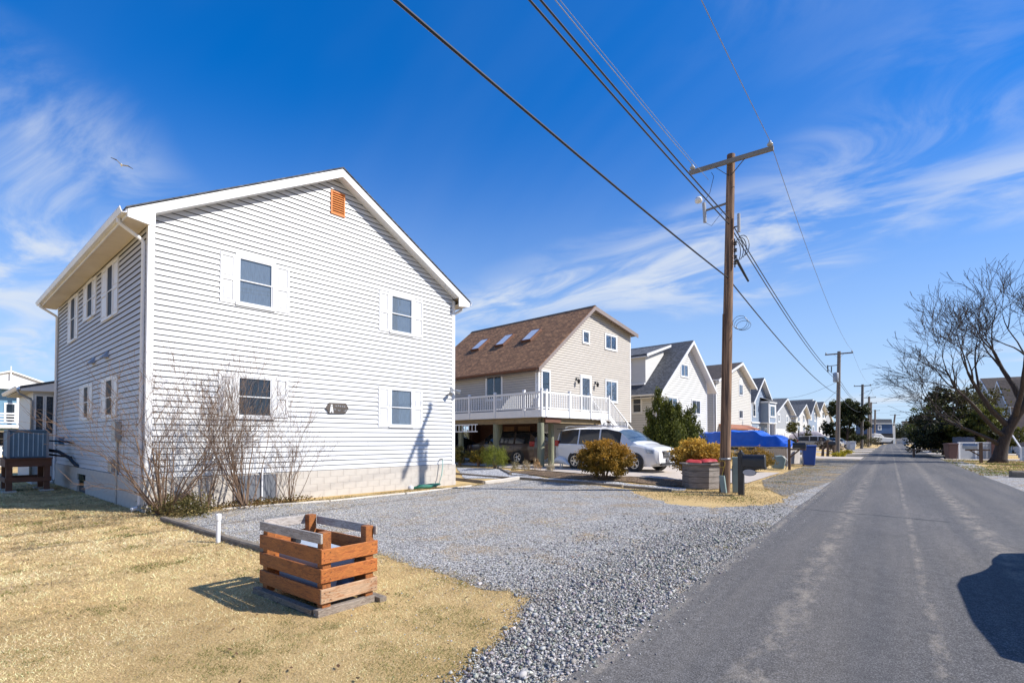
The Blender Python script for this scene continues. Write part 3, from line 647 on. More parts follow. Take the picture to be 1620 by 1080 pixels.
WS = [((1.44, 1.785), (2.765, 3.13), 4.90, 6.12), ((5.93, 6.295), (7.255, 7.62), 4.91, 6.14), ((1.43, 1.795), (2.765, 3.12), 2.15, 3.18), ((5.92, 6.295), (7.255, 7.61), 1.97, 3.20)]
opF = list(WF)
for (a, b), (c, d), z0, z1 in WS: opF += [(a, b, z0, z1), (c, d, z0, z1)]
opF += [(4.30, 4.74, 7.97, 8.64)]
WLw = [(3.03, 3.72, 4.74, 6.20), (5.41, 6.20, 5.10, 6.24), (7.90, 8.69, 4.74, 6.22), (2.88, 3.67, 2.14, 3.20), (5.72, 6.42, 2.15, 3.20)]
WLs = [((2.55, 3.02), (3.73, 4.31), 4.76, 6.18), ((5.00, 5.40), (6.21, 6.70), 5.13, 6.22), ((7.53, 7.89), (8.70, 9.13), 4.76, 6.20), ((2.45, 2.87), (3.68, 4.15), 2.16, 3.18), ((5.26, 5.71), (6.43, 7.0), 2.18, 3.18)]
opL = list(WLw)
for (a, b), (c, d), z0, z1 in WLs: opL += [(a, b, z0, z1), (c, d, z0, z1)]
CT = 0.10                                            # corner trim width
def boards(par, T, pieces):
    groups = {}
    for p in pieces:
        i, sg_, q, first_ = p; rr = random.Random(i*31+sg_*7)
        cuts_ = [a for a in (rr.uniform(1.6, 3.4), rr.uniform(4.6, 6.4), rr.uniform(7.2, 9.8)) if q[0][0]+0.5 < a < q[1][0]-0.5 and q[3][0]+0.3 < a < q[2][0]-0.3]
        (a0, o0, z0), (b0, _, _), (b1, o1, z1), (a1, _, _) = q; l0, l1 = a0, a1
        for k_, c_ in enumerate(cuts_+[None]):
            e0, e1_ = (b0, b1) if c_ is None else (c_, c_); g_ = 0.0 if c_ is None else 0.0025; dz = 0.0015*((i+k_) % 2)
            groups.setdefault((i, round(l0*20)), []).append((i, sg_, [(l0, o0+dz, z0), (e0-g_, o0+dz, z0), (e1_-g_, o1+dz, z1), (l1, o1+dz, z1)], first_)); l0 = l1 = c_
    for k in sorted(groups):
        mb = MB(T)
        for p in groups[k]: add_piece(mb, p)
        mb.build('siding_board', MT['vinyl'], par)
boards(wallF, FRONT, lap_pieces(ZB, topz(L/2)-0.05, lambda z: max(CT, limL(z)), lambda z: min(L-CT, limR(z)), 0.1324, opF, 0.031))
boards(wallL, LEFT, lap_pieces(ZB, ZS, lambda z: CT, lambda z: D-CT, 0.1324, opL, 0.030))
for i, (a0, a1, z0, z1) in enumerate(WF): window(H1, FRONT, a0, a1, z0, z1, 'hung', 0.075, 'dark' if i == 2 else 'blind')
for (a, b), (c, d), z0, z1 in WS: shutter(H1, FRONT, a, b, z0, z1); shutter(H1, FRONT, c, d, z0, z1)
for (a0, a1, z0, z1) in WLw: window(H1, LEFT, a0, a1, z0, z1, 'hung', 0.06, 'dark', 'trim', 'blackpane')
for (a, b), (c, d), z0, z1 in WLs: shutter(H1, LEFT, a, b, z0, z1); shutter(H1, LEFT, c, d, z0, z1)
# corner boards, starter strip, eave boxes, rake boards, roof
mb = MB(); mb.box(-0.028, CT, -0.028, 0.002, ZB-0.02, 6.42).box(-0.028, 0.002, 0.002, CT, ZB-0.02, 6.28); mb.build('corner_board', MT['trim'], H1)
mb = MB(); mb.box(L-CT, L+0.028, -0.028, 0.002, ZB-0.02, 6.42).box(L-0.002, L+0.028, 0.002, CT, ZB-0.02, 6.28); mb.build('corner_board', MT['trim'], H1)
mb = MB(); mb.box(-0.028, 0.002, D-CT, D+0.028, ZB-0.02, 6.28); mb.build('corner_board', MT['trim'], H1)
OV, RK = 0.46, 0.27
rt = [(-OV, 6.46), (L/2, 6.46+rise*(L/2+OV)), (L+OV, 6.46)]
rt[1] = (L/2, 9.27)
roof1 = MB(); roof1.prism([(rt[0][0]-0.03, rt[0][1]-0.01), rt[1], (rt[2][0]+0.03, rt[2][1]-0.01), (rt[2][0]+0.03, rt[2][1]-0.04), (rt[1][0], rt[1][1]-0.035), (rt[0][0]-0.03, rt[0][1]-0.04)], -RK-0.06, D+RK)
roof1 = roof1.build('roof', MT['roof_grey'], H1)
for s in (0, 1):
    a, b = (rt[0], rt[1]) if s == 0 else (rt[2], rt[1])
    MB().prism([(a[0], a[1]-0.042), (b[0], b[1]-0.037), (b[0], b[1]-0.17), (a[0], a[1]-0.17)], -RK+0.002, D+RK).build('roof_deck', MT['soffit'], H1)
    rb = MB(); rb.prism([(a[0], a[1]-0.045), (b[0], b[1]-0.045), (b[0], b[1]-0.275), (a[0]+(0.5 if s == 0 else -0.5), a[1]-0.275+0.5*rise+0.02), (a[0]+(0.5 if s == 0 else -0.5), a[1]-0.30+0.02), (a[0], a[1]-0.21)], -RK-0.035, -RK); rb.build('rake_board', MT['trim'], H1)
    fb = MB(); fb.prism([(b[0], b[1]-0.20), (a[0]+(0.5 if s == 0 else -0.5), a[1]-0.20+0.5*rise), (a[0]+(0.5 if s == 0 else -0.5), a[1]-0.26+0.5*rise), (b[0], b[1]-0.26)], -RK+0.004, -0.024); fb.build('rake_soffit', MT['trim'], H1)
for sg, x in ((-1, 0.0), (1, L)):
    so_ = MB(); so_.box(min(x+sg*0.03, x+sg*(OV-0.012)), max(x+sg*0.03, x+sg*(OV-0.012)), -RK+0.004, D+RK-0.01, 6.275, 6.292); so_.build('soffit', MT['soffit'], H1)
    fa = MB(); fa.box(min(x+sg*(OV-0.01), x+sg*(OV+0.012)), max(x+sg*(OV-0.01), x+sg*(OV+0.012)), -RK+0.006, D+RK-0.01, 6.262, 6.44); fa.build('fascia', MT['trim'], H1)
    gutter(H1, x+sg*(OV+0.014), sg, 6.44, -RK-0.02, D+RK, MT['alum'])
    for yy, far in ((0.16, 0), (D-0.14, 1)):
        xo = x+sg*(OV+0.06); pth = [(xo, yy, 6.34), (xo, yy, 6.24), (xo-sg*0.06, yy, 6.20), (x+sg*0.10, yy, 5.98), (x+sg*0.062, yy, 5.92), (x+sg*0.062, yy, 0.16), (x+sg*0.10, yy, 0.10), (x+sg*0.22, yy, 0.06)]
        MB().tube(pth, 0.042, 8).build('downspout', MT['alum'], H1, smooth=True, ang=40)
# louvred gable vent
mb = MB(FRONT); mb.box(4.30, 4.34, 0, 0.05, 7.97, 8.64).box(4.70, 4.74, 0, 0.05, 7.97, 8.64).box(4.34, 4.70, 0, 0.05, 8.60, 8.64).box(4.34, 4.70, 0, 0.05, 7.97, 8.01)
vent = mb.build('gable_vent', MT['cedar'], H1)
MB(FRONT).box(4.335, 4.705, 0.0, 0.004, 8.0, 8.61).build('vent_shade_sheet', MT['dark'], vent)  # dark sheet puts the shade between the slats into colour
for i in range(9):
    z = 8.02+i*0.0645; s = MB(FRONT); s.add([(4.34, 0.045, z), (4.70, 0.045, z), (4.70, 0.045, z+0.012), (4.34, 0.045, z+0.012), (4.34, 0.008, z+0.045), (4.70, 0.008, z+0.045), (4.70, 0.008, z+0.057), (4.34, 0.008, z+0.057)], [(0, 1, 2, 3), (4, 5, 6, 7), (0, 1, 5, 4), (3, 2, 6, 7), (0, 3, 7, 4), (1, 2, 6, 5)]); s.build('slat', MT['cedar'], vent)
# foundation blocks
bk = MB(); bk.box(0, 0.39, 0, 0.06, 0, 0.1805); blk = bk.build('block', MT['block'], wallF, bevel=0.0025)
first = True
def place_block(par, loc, rz, sx):
    global first
    if first: o = blk; first = False; o.parent = par
    else: o = blk.copy(); link(o, par)
    o.location = loc; o.rotation_euler = (0, 0, rz); o.scale = (sx, 1, 1)
for r in range(4):
    z = 0.728-0.1825*(r+1); u = -0.05; k = 0
    while u < L+0.04:
        wv = 0.20 if (k == 0 and r % 2) else 0.40
        wv = min(wv, L+0.05-u); place_block(wallF, (u+0.001, -0.052, z), 0, (wv-0.003)/0.39); u += wv; k += 1
    u = 0.02; k = 0
    while u < D-0.01:
        wv = 0.20 if (k == 0 and r % 2) else 0.40
        wv = min(wv, D-u)
        if not (r > 0 and 6.0 < u+0.2 < 6.95): place_block(wallL, (0.003-0.055, u+wv-0.001, z), -math.pi/2, (wv-0.003)/0.39)
        u += wv; k += 1
# crawl-space vent in the left wall, access panel in the front wall
mb = MB(LEFT); mb.box(6.12, 6.95, 0.005, 0.02, 0.2, 0.73); v = mb.build('crawl_vent', MT['dark'], H1)
for i in range(2): MB(LEFT).box(6.14+0.41*i, 6.52+0.41*i, 0.02, 0.03, 0.22, 0.71).build('pane', MT['darkglass'], v)
mb = MB(FRONT); mb.box(1.78, 2.83, 0.056, 0.075, 0.06, 0.70); ap = mb.build('access_panel', MT['screen'], H1)
for a in (1.78, 2.29, 2.80): MB(FRONT).box(a, a+0.03, 0.075, 0.085, 0.06, 0.70).build('panel_frame', MT['taupe'], ap)
MB(FRONT).tube([(2.44, 0.10, 0.02), (2.44, 0.10, 0.82)], 0.022, 8).build('standpipe', MT['alum'], H1)
# dryer hoods, meter box, cable covers and pipes on the shaded wall
for a in (5.0, 3.4):
    mb = MB(LEFT); mb.prism([(0, 0), (0.16, 0), (0.13, 0.17), (0.03, 0.17)], 0, 1); 
    h = MB(LEFT); h.add([(a, 0.015, 3.74), (a+0.42, 0.015, 3.74), (a+0.34, 0.015, 3.92), (a+0.08, 0.015, 3.92), (a+0.04, 0.16, 3.72), (a+0.38, 0.16, 3.72)], [(0, 1, 2, 3), (0, 4, 5, 1), (2, 5, 4, 3), (0, 3, 4), (1, 5, 2)]); h.build('vent_hood', MT['galv'], H1)
MB(LEFT).box(2.30, 2.62, 0.02, 0.16, 0.78, 1.08).build('meter_box', MT['galv'], H1, bevel=0.01)
MB(LEFT).tube([(2.2, 0.06, 0.0), (2.2, 0.06, 1.9)], 0.03, 8).build('conduit', MT['galv'], H1)
MB(LEFT).box(2.02, 2.36, 0.02, 0.15, 1.55, 2.02).build('meter_box', MT['galv'], H1, bevel=0.01)
for a in (9.5, 9.95): MB(LEFT).box(a, a+0.33, 0.02, 0.16, 1.42, 1.66).build('disconnect_box', MT['teal'], H1, bevel=0.015)
# twin floodlight at the right corner
fl = MB(FRONT); fl.lathe([(0.055, 0.0), (0.055, 0.05)], (0, 0, 0)); 
f0 = MB(FRONT).box(8.85, 8.97, 0.0, 0.05, 3.24, 3.36).build('floodlight_bracket', MT['galv'], H1, bevel=0.01)
for a, b in (((8.9, 0.06, 3.27), (8.68, 0.22, 3.12)), ((8.93, 0.06, 3.29), (9.12, 0.24, 3.22))):
    a, b = Vector(a), Vector(b); MB(FRONT).tube([a, a.lerp(b, 0.35), a.lerp(b, 0.4), b], [0.02, 0.02, 0.045, 0.075], 10).build('floodlight', MT['galv'], f0, smooth=True, ang=40)
# low porch wing at the back of the shaded side, with a shed roof
MB().box(-0.62, 0.6, D+0.16, D+4.0, 0, 3.25).build('porch_wall', MT['vinyl'], H1)
WG = lambda a, o, z: (a, D+0.16-o, z)
window(H1, WG, -0.58, -0.32, 1.75, 3.15, 'fixed', 0.04, 'dark'); window(H1, WG, -0.31, -0.05, 1.75, 3.15, 'fixed', 0.04, 'dark')
MB().prism([(-0.98, 3.42), (0.9, 3.95), (0.9, 3.87), (-0.98, 3.34)], D-0.12, D+4.3).build('porch_roof', MT['roof_grey'], H1)
MB().prism([(-0.97, 3.33), (-0.03, 3.60), (-0.03, 3.28), (-0.97, 3.26)], D-0.10, D-0.06).build('porch_fascia', MT['alum'], H1)
MB().box(-0.96, 0.42, D-0.05, D+4.3, 3.25, 3.28).build('porch_soffit', MT['soffit'], H1)
gutter(H1, -0.985, -1, 3.40, D-0.1, D+4.3, MT['alum'])
MB().tube([(-1.04, D+0.0, 3.3), (-1.0, D+0.0, 3.15), (-0.70, D+0.06, 3.0), (-0.66, D+0.08, 2.9), (-0.66, D+0.08, 0.2)], 0.04, 8).build('downspout', MT['galv'], H1, smooth=True)
# carved house sign (a plaque with a lighthouse) on the front wall
def onwall(p, o=0.0): return HA + e1*p[0] - n1*o + Vector((0, 0, p[1]))
sg = thing('house_sign', 'small dark carved plaque with a white lighthouse between the lower windows', 'sign', onwall((4.54, 2.31)), rz1)
mb = MB(FRONT); mb.prism([(-0.36, 0.15), (-0.25, 0.0), (0.25, 0.02), (0.35, 0.17), (0.26, 0.31), (-0.25, 0.30)], 0.0, 1.0)
pl = MB(); pl.prism([(-0.36, 0.15), (-0.25, 0.0), (0.25, 0.02), (0.35, 0.17), (0.26, 0.31), (-0.25, 0.30)], -0.055, -0.025)
MT['plaque'] = M('weathered plaque', (0.06, 0.055, 0.05), (0.12, 0.09, 0.07), 0.7, 14, (1, 1, 4)); pl.build('plaque', MT['plaque'], sg)
MB().prism([(-0.245, 0.02), (-0.205, 0.02), (-0.195, 0.06), (-0.175, 0.06), (-0.165, 0.02), (-0.125, 0.02), (-0.155, 0.20), (-0.215, 0.20)], -0.062, -0.0555).build('lighthouse_tower', MT['trim'], sg)
MB().box(-0.21, -0.16, -0.062, -0.0555, 0.21, 0.255).build('lantern_room', MT['trim'], sg)
for (x, z, wv) in ((-0.07, 0.215, 0.05), (0.0, 0.225, 0.045), (0.06, 0.215, 0.055), (0.135, 0.21, 0.05), (0.20, 0.205, 0.045)):
    MB().prism([(x, z), (x+wv*0.4, z+0.03), (x+wv, z+0.004), (x+wv*0.5, z-0.02)], -0.060, -0.0555).build('lettering', MT['curtain'], sg)
for pts in ([(-0.10, 0.15), (-0.04, 0.11), (-0.10, 0.10)], [(0.0, 0.12), (0.02, 0.08), (0.08, 0.08), (0.09, 0.12), (0.06, 0.10)], [(0.15, 0.09), (0.22, 0.09), (0.29, 0.14), (0.25, 0.07)]):
    MB().prism(pts, -0.060, -0.0555).build('carved_bird', MT['curtain'], sg)
# garden hose hanging from the outdoor tap
MT['hose'] = M('green hose', (0.03, 0.22, 0.15), (0.02, 0.15, 0.10), 0.45, 3)
MT['hose2'] = M('faded hose', (0.36, 0.55, 0.48), (0.30, 0.46, 0.40), 0.5, 3)
ht = thing('garden_hose', 'green garden hose hanging from a tap and coiled by the foundation', 'hose', onwall((8.37, 0.0), 0.06), rz1)
MB().tube([(0, 0.04, 0.90), (0, -0.09, 0.92), (0.0, -0.12, 0.88)], 0.016, 8).build('tap', MT['black'], ht)
MB().tube([(0.0, -0.12, 0.89), (-0.01, -0.13, 0.7), (-0.06, -0.14, 0.4), (-0.20, -0.17, 0.12), (-0.42, -0.22, 0.03)], 0.018, 8).build('hanging_hose', MT['hose2'], ht, smooth=True)
pts = []
for i in range(120):
    a = i*0.42; rr = 0.28+0.06*math.sin(i*0.37); pts.append((-0.85+rr*1.5*math.cos(a)-0.1*math.sin(i*0.11), -0.30+rr*0.42*math.sin(a), 0.03+0.0008*i+0.012*math.sin(i*0.9)))
MB().tube(pts, 0.016, 6).build('coil', MT['hose'], ht, smooth=True)
MB().lathe([(0.02, 0), (0.085, 0.0), (0.10, 0.06), (0.07, 0.13), (0.02, 0.14)], (-1.45, -0.26, 0.0)).build('hose_float', MT['trim'], ht, smooth=True)
# ------------------------------------------------------------------ the beige house on piles
t2 = 0.137
O2 = Vector((-12.82, 19.93, 0)); rz2 = math.pi/2-t2
H2 = thing('beige_house', 'beige house raised on piles with brown roof, three skylights and white deck', 'house', O2, rz2)
U0, U1, W0, D2, ZF = 1.17, 9.69, 1.2, 9.5, 2.6
F2T = lambda a, o, z: (a, W0-o, z)
L2T = lambda a, o, z: (U0-o, a, z)
AP, EL, ER = (5.54, 8.76), (U0, 5.24), (U1, 7.95)
sl_l = (AP[1]-EL[1])/(AP[0]-EL[0]); sl_r = (AP[1]-ER[1])/(ER[0]-AP[0])
lL = lambda z: U0 if z < EL[1] else U0+(z-EL[1])/sl_l
lR = lambda z: U1 if z < ER[1] else U1-(z-ER[1])/sl_r
MB().prism([(U0, ZF), (U1, ZF), ER, AP, EL], W0+0.004, W0+0.1).build('front_backing', MT['shade_backing'], H2)
MB().box(U0+0.004, U0+0.1, W0+0.102, W0+D2, ZF, 5.2).build('left_backing', MT['shade_backing'], H2)
MB().box(U1-0.1, U1-0.004, W0+0.102, W0+D2, ZF, 7.9).build('right_wall', MT['beige'], H2)
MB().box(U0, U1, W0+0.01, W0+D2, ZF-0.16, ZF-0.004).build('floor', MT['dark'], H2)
op2 = [(4.75, 5.42, 6.75, 7.49), (6.91, 8.17, 6.68, 7.64), (1.34, 2.05, 2.95, 5.01), (4.55, 5.57, 2.93, 5.04), (6.92, 8.21, 3.67, 5.00)]
lap_wall(F2T, ZF, AP[1]-0.1, lambda z: lL(z)+0.02, lambda z: lR(z)-0.02, 0.127, op2, 0.024).build('front_wall', MT['beige'], H2)
lap_wall(L2T, ZF, 5.2, lambda z: W0+0.05, lambda z: W0+D2, 0.127, [(2.45+W0, 3.75+W0, 3.6, 4.98)], 0.024).build('left_wall', MT['beige'], H2)
window(H2, F2T, 4.75, 5.42, 6.75, 7.49, 'fixed', 0.1, 'dark'); window(H2, F2T, 6.91, 8.17, 6.68, 7.64, 'slider', 0.09, 'dark')
window(H2, F2T, 1.34, 2.05, 2.95, 5.01, 'fixed', 0.09, 'dark'); window(H2, F2T, 6.92, 8.21, 3.67, 5.00, 'slider', 0.09, 'curtain')
window(H2, L2T, 2.45+W0, 3.75+W0, 3.6, 4.98, 'slider', 0.09, 'dark')
d = window(H2, F2T, 4.55, 5.57, 2.93, 5.04, 'fixed', 0.17, 'curtain'); d.name = 'glazed_door'
for (u, z) in ((4.2, 4.72), (5.95, 4.66)):
    ln = MB(F2T); ln.box(u-0.05, u+0.05, 0.015, 0.05, z-0.02, z+0.12); ln.tube([(u, 0.05, z+0.08), (u, 0.16, z+0.12), (u, 0.18, z+0.04)], 0.012, 6)
    ln.tube([(u, 0.18, z+0.05), (u, 0.18, z-0.02), (u, 0.18, z-0.2)], [0.02, 0.09, 0.05], 8); ln.build('wall_lantern', MT['black'], H2)
mb = MB(); mb.box(U0-0.02, U0+0.09, W0-0.02, W0+0.003, ZF-0.02, 5.2).box(U0-0.02, U0+0.003, W0+0.004, W0+0.09, ZF-0.02, 5.15); mb.build('corner_board', MT['trim'], H2)
mb = MB(); mb.box(U1-0.09, U1+0.02, W0-0.02, W0+0.003, ZF-0.02, 7.9); mb.build('corner_board', MT['trim'], H2)
MB().tube([(U0-0.05, W0+0.12, 5.12), (U0-0.05, W0+0.12, 2.7)], 0.045, 8).build('downspout', MT['trim'], H2)
RK2 = 0.32
rl = (U0-0.36, EL[1]-0.36*sl_l+0.10); ra = (AP[0], AP[1]+0.12); rr_ = (U1+0.36, ER[1]-0.36*sl_r+0.10)
lo_ = MB(); lo_.prism([rl, ra, (ra[0], ra[1]-0.06), (rl[0], rl[1]-0.06)], W0-RK2, W0+D2+0.3); rs = lo_.build('roof', MT['roof_brown'], H2)
ro_ = MB(); ro_.prism([ra, rr_, (rr_[0], rr_[1]-0.06), (ra[0], ra[1]-0.06)], W0-RK2, W0+D2+0.3); ro_.build('roof', MT['roof_brown'], H2)
for a, b in ((rl, ra), (ra, rr_)):
    MB().prism([(a[0], a[1]-0.03), (b[0], b[1]-0.03), (b[0], b[1]-0.24), (a[0], a[1]-0.24)], W0-RK2-0.035, W0-RK2-0.002).build('rake_board', MT['taupe'], H2)
    MB().prism([(a[0], a[1]-0.064), (b[0], b[1]-0.064), (b[0], b[1]-0.13), (a[0], a[1]-0.13)], W0-RK2+0.004, W0+D2).build('rake_soffit', MT['taupe'], H2)
gutter(H2, rl[0]-0.004, -1, rl[1]-0.02, W0-RK2, W0+D2+0.3, MT['rust'])
MB().box(rl[0]+0.01, U0-0.022, W0-RK2+0.01, W0+D2, rl[1]-0.20, rl[1]-0.17).build('soffit', MT['taupe'], H2)
ridge = MB(); ridge.prism([(ra[0]-0.16, ra[1]-0.16*sl_l+0.015), (ra[0], ra[1]+0.02), (ra[0]+0.16, ra[1]-0.16*sl_r+0.015), (ra[0], ra[1]+0.035)], W0-RK2, W0+D2+0.3); ridge.build('ridge_cap', MT['roof_dark'], H2)
nrm = Vector((-sl_l, 0, 1)).normalized(); upv = Vector((1, 0, sl_l)).normalized()
MT['skyglass'] = M('skylight glass', (0.62, 0.66, 0.72), (0.5, 0.55, 0.62), 0.12, 2, spec=0.8)
for wy in (2.25, 4.35, 6.45):
    c = Vector((rl[0], 0, rl[1]))+upv*3.0
    def SK(a, o, z): p = c+upv*z+nrm*o; return (p.x, W0+wy+a, p.z)
    k = MB(SK); k.box(0, 0.72, 0, 0.14, 0, 0.06).box(0, 0.72, 0, 0.14, 1.14, 1.2).box(0, 0.06, 0, 0.14, 0.06, 1.14).box(0.66, 0.72, 0, 0.14, 0.06, 1.14); s = k.build('skylight', MT['rust'], H2)
    MB(SK).box(0.055, 0.665, 0.10, 0.135, 0.055, 1.145).build('pane', MT['skyglass'], s)
# deck: floor, skirt, railings with balusters, beams, piles, stairs
dk = MB(); dk.box(0.02, U0-0.022, 0.02, 9.0, 2.86, 2.92).box(U0-0.021, 5.5, 0.02, W0-0.025, 2.86, 2.92); deck = dk.build('deck', MT['concrete'], H2)
MB().box(-0.02, 0.018, 0.0, 9.0, 2.60, 2.94).build('deck_skirt', MT['trim'], H2); MB().box(-0.02, 5.5, -0.04, -0.001, 2.60, 2.94).build('deck_skirt', MT['trim'], H2)
MB().box(0.10, 0.30, 0.3, 9.0, 2.32, 2.58).build('beam', MT['beam'], H2); MB().box(0.35, 5.4, 0.15, 0.33, 2.34, 2.58).build('beam', MT['beam'], H2)
MB().box(0.35, 1.5, 0.06, 0.14, 2.36, 2.585).build('joist_end', MT['rust'], H2)
rail_posts = [(0, 0.0), (0, 1.09), (0, 3.05), (0, 4.95), (0, 6.9), (0, 8.9), (0.30, -0.02), (2.05, -0.02), (3.81, -0.02), (5.45, -0.02)]
for u, wv in rail_posts:
    MB().box(u-0.055, u+0.055, wv-0.05, wv+0.055, 2.62, 3.84).build('railing_post', MT['trim'], H2); MB().prism([(u-0.07, 3.84), (u+0.07, 3.84), (u+0.03, 3.90), (u-0.03, 3.90)], wv-0.065, wv+0.07).build('post_cap', MT['trim'], H2)
r1 = MB(); r1.box(-0.03, 0.03, 0.06, 8.9, 3.70, 3.78).box(-0.02, 0.02, 0.06, 8.9, 3.00, 3.05); r1 = r1.build('railing', MT['trim'], H2)
r2 = MB(); r2.box(0.06, 5.4, -0.05, 0.01, 3.70, 3.78).box(0.06, 5.4, -0.04, 0.0, 3.00, 3.05); r2 = r2.build('railing', MT['trim'], H2)
bal = MB().box(-0.016, 0.016, -0.016, 0.016, 3.05, 3.70).build('baluster', MT['trim'], r1, loc=(0, 0.2, 0))
for i in range(1, 62):
    b = bal.copy(); link(b, r1); b.location = (0, 0.2+i*0.135, 0)
for i in range(37):
    b = bal.copy(); link(b, r2); b.location = (0.42+i*0.135, -0.02, 0)
# stairs running away along the front
st0, st1 = 5.5, 9.1; gz2 = 0.27
for wv in (-0.02, W0-0.14):
    MB().prism([(st0, 2.9), (st0, 2.62), (st1, gz2), (st1+0.3, gz2)], wv, wv+0.05).build('stair_stringer', MT['trim'], H2)
    MB().prism([(st0, 3.78), (st0, 3.70), (st1+0.1, gz2+0.92), (st1+0.1, gz2+1.0)], wv-0.005, wv+0.055).build('stair_rail', MT['trim'], H2)
    sb = None
    for i in range(26):
        x = st0+0.13+i*0.136; zt = 3.70-(x-st0)*(2.43+0.35)/(st1+0.1-st0); zb = 2.86-(x-st0)*(2.6)/(st1+0.15-st0)
        MB().box(x-0.016, x+0.016, wv+0.01, wv+0.042, zb, zt).build('baluster', MT['trim'], H2)
    for x in (7.3, 9.15): 
        zz_ = 3.78-(x-st0)*0.77; MB().box(x-0.05, x+0.05, wv-0.03, wv+0.08, gz2 if x > 9 else zz_-1.4, zz_+0.12).build('railing_post', MT['trim'], H2)
for i in range(13):
    q = (i+1)/14; x = st0+(st1-st0)*q; z = 2.9-(2.9-gz2)*q
    MB().box(x-0.16, x+0.14, 0.032, W0-0.142, z-0.04, z).build('tread', MT['rust'] if i % 2 else MT['trim'], H2)
for (u, wv, r) in ((0.22, 0.25, 0.17), (0.22, 3.2, 0.16), (0.22, 5.9, 0.15), (0.22, 8.6, 0.15), (1.75, 0.9, 0.15), (4.9, 0.6, 0.14), (1.5, 4.2, 0.14), (5.2, 4.2, 0.14), (9.2, 2.0, 0.14), (1.5, 8.8, 0.14), (5.2, 8.8, 0.14), (9.2, 8.8, 0.14)):
    MB().tube([(u, wv, 0.1), (u+0.02, wv, 1.2), (u, wv, 2.34 if u < 1 else 2.44)], [r, r*0.98, r*0.93], 14).build('pile', MT['pile'], H2, smooth=True, ang=40)
# storage room under the house with a varnished door
MB().box(3.6, U1-0.1, 3.4, 3.5, 0.2, 2.44).build('storage_wall', MT['palegrey'], H2); MB().box(2.9, 3.5, 8.0, 8.1, 0.2, 2.44).build('storage_wall', MT['rust'], H2)
MB().box(3.55, 3.6, 3.41, 9.0, 0.2, 2.44).build('storage_wall', MT['rust'], H2)
MB().box(0.6, 3.5, 9.6, 9.7, 0.2, 2.44).build('storage_wall', MT['dark'], H2)  # rear storage walls coloured dark to deepen the shade under the deck
MB().box(3.52, 3.548, 3.9, 4.8, 0.3, 2.3).build('storage_door', MT['ply'], H2); MB().box(3.525, 3.549, 5.1, 5.9, 0.3, 2.3).build('storage_door', MT['ply'], H2)
window(H2, lambda a, o, z: (a, 3.4-o, z), 4.1, 4.7, 1.2, 2.0, 'hung', 0.06, 'dark')
# house number plaque on the deck skirt
hn = thing('house_number_sign', 'white cut-out plaque with the house number hung on the deck skirt', 'sign', O2+Vector((math.sin(t2), math.cos(t2), 0))*4.85-Vector((-math.cos(t2), math.sin(t2), 0))*0.10+Vector((0, 0, 2.30)), rz2)
MB().prism([(-0.24, 0.10), (-0.19, -0.18), (0.0, -0.24), (0.22, -0.16), (0.25, 0.14), (0.1, 0.28), (0.02, 0.40), (-0.06, 0.28), (-0.2, 0.34), (-0.3, 0.42), (-0.34, 0.34)], -0.03, 0.0).build('plaque', MT['trim'], hn)
text_mesh('number', '45', 0.30, MT['black'], hn, Matrix.Translation((0.0, -0.034, 0.03)) @ Matrix.Rotation(math.pi/2, 4, 'X'))
def loc2(u, wv, z): return O2+Vector((math.sin(t2), math.cos(t2), 0))*u+Vector((-math.cos(t2), math.sin(t2), 0))*wv+Vector((0, 0, z))
ld = thing('ladder', 'white ladder stored sideways under the deck by the beige house', 'ladder', loc2(0.02, 4.35, 1.95), rz2)
for z in (0.0, 0.36): MB().box(-0.015, 0.015, 0, 2.4, z, z+0.05).build('stile', MT['alum'], ld)
for i in range(9): MB().box(-0.012, 0.012, 0.14+i*0.26, 0.18+i*0.26, 0.05, 0.36).build('rung', MT['alum'], ld)
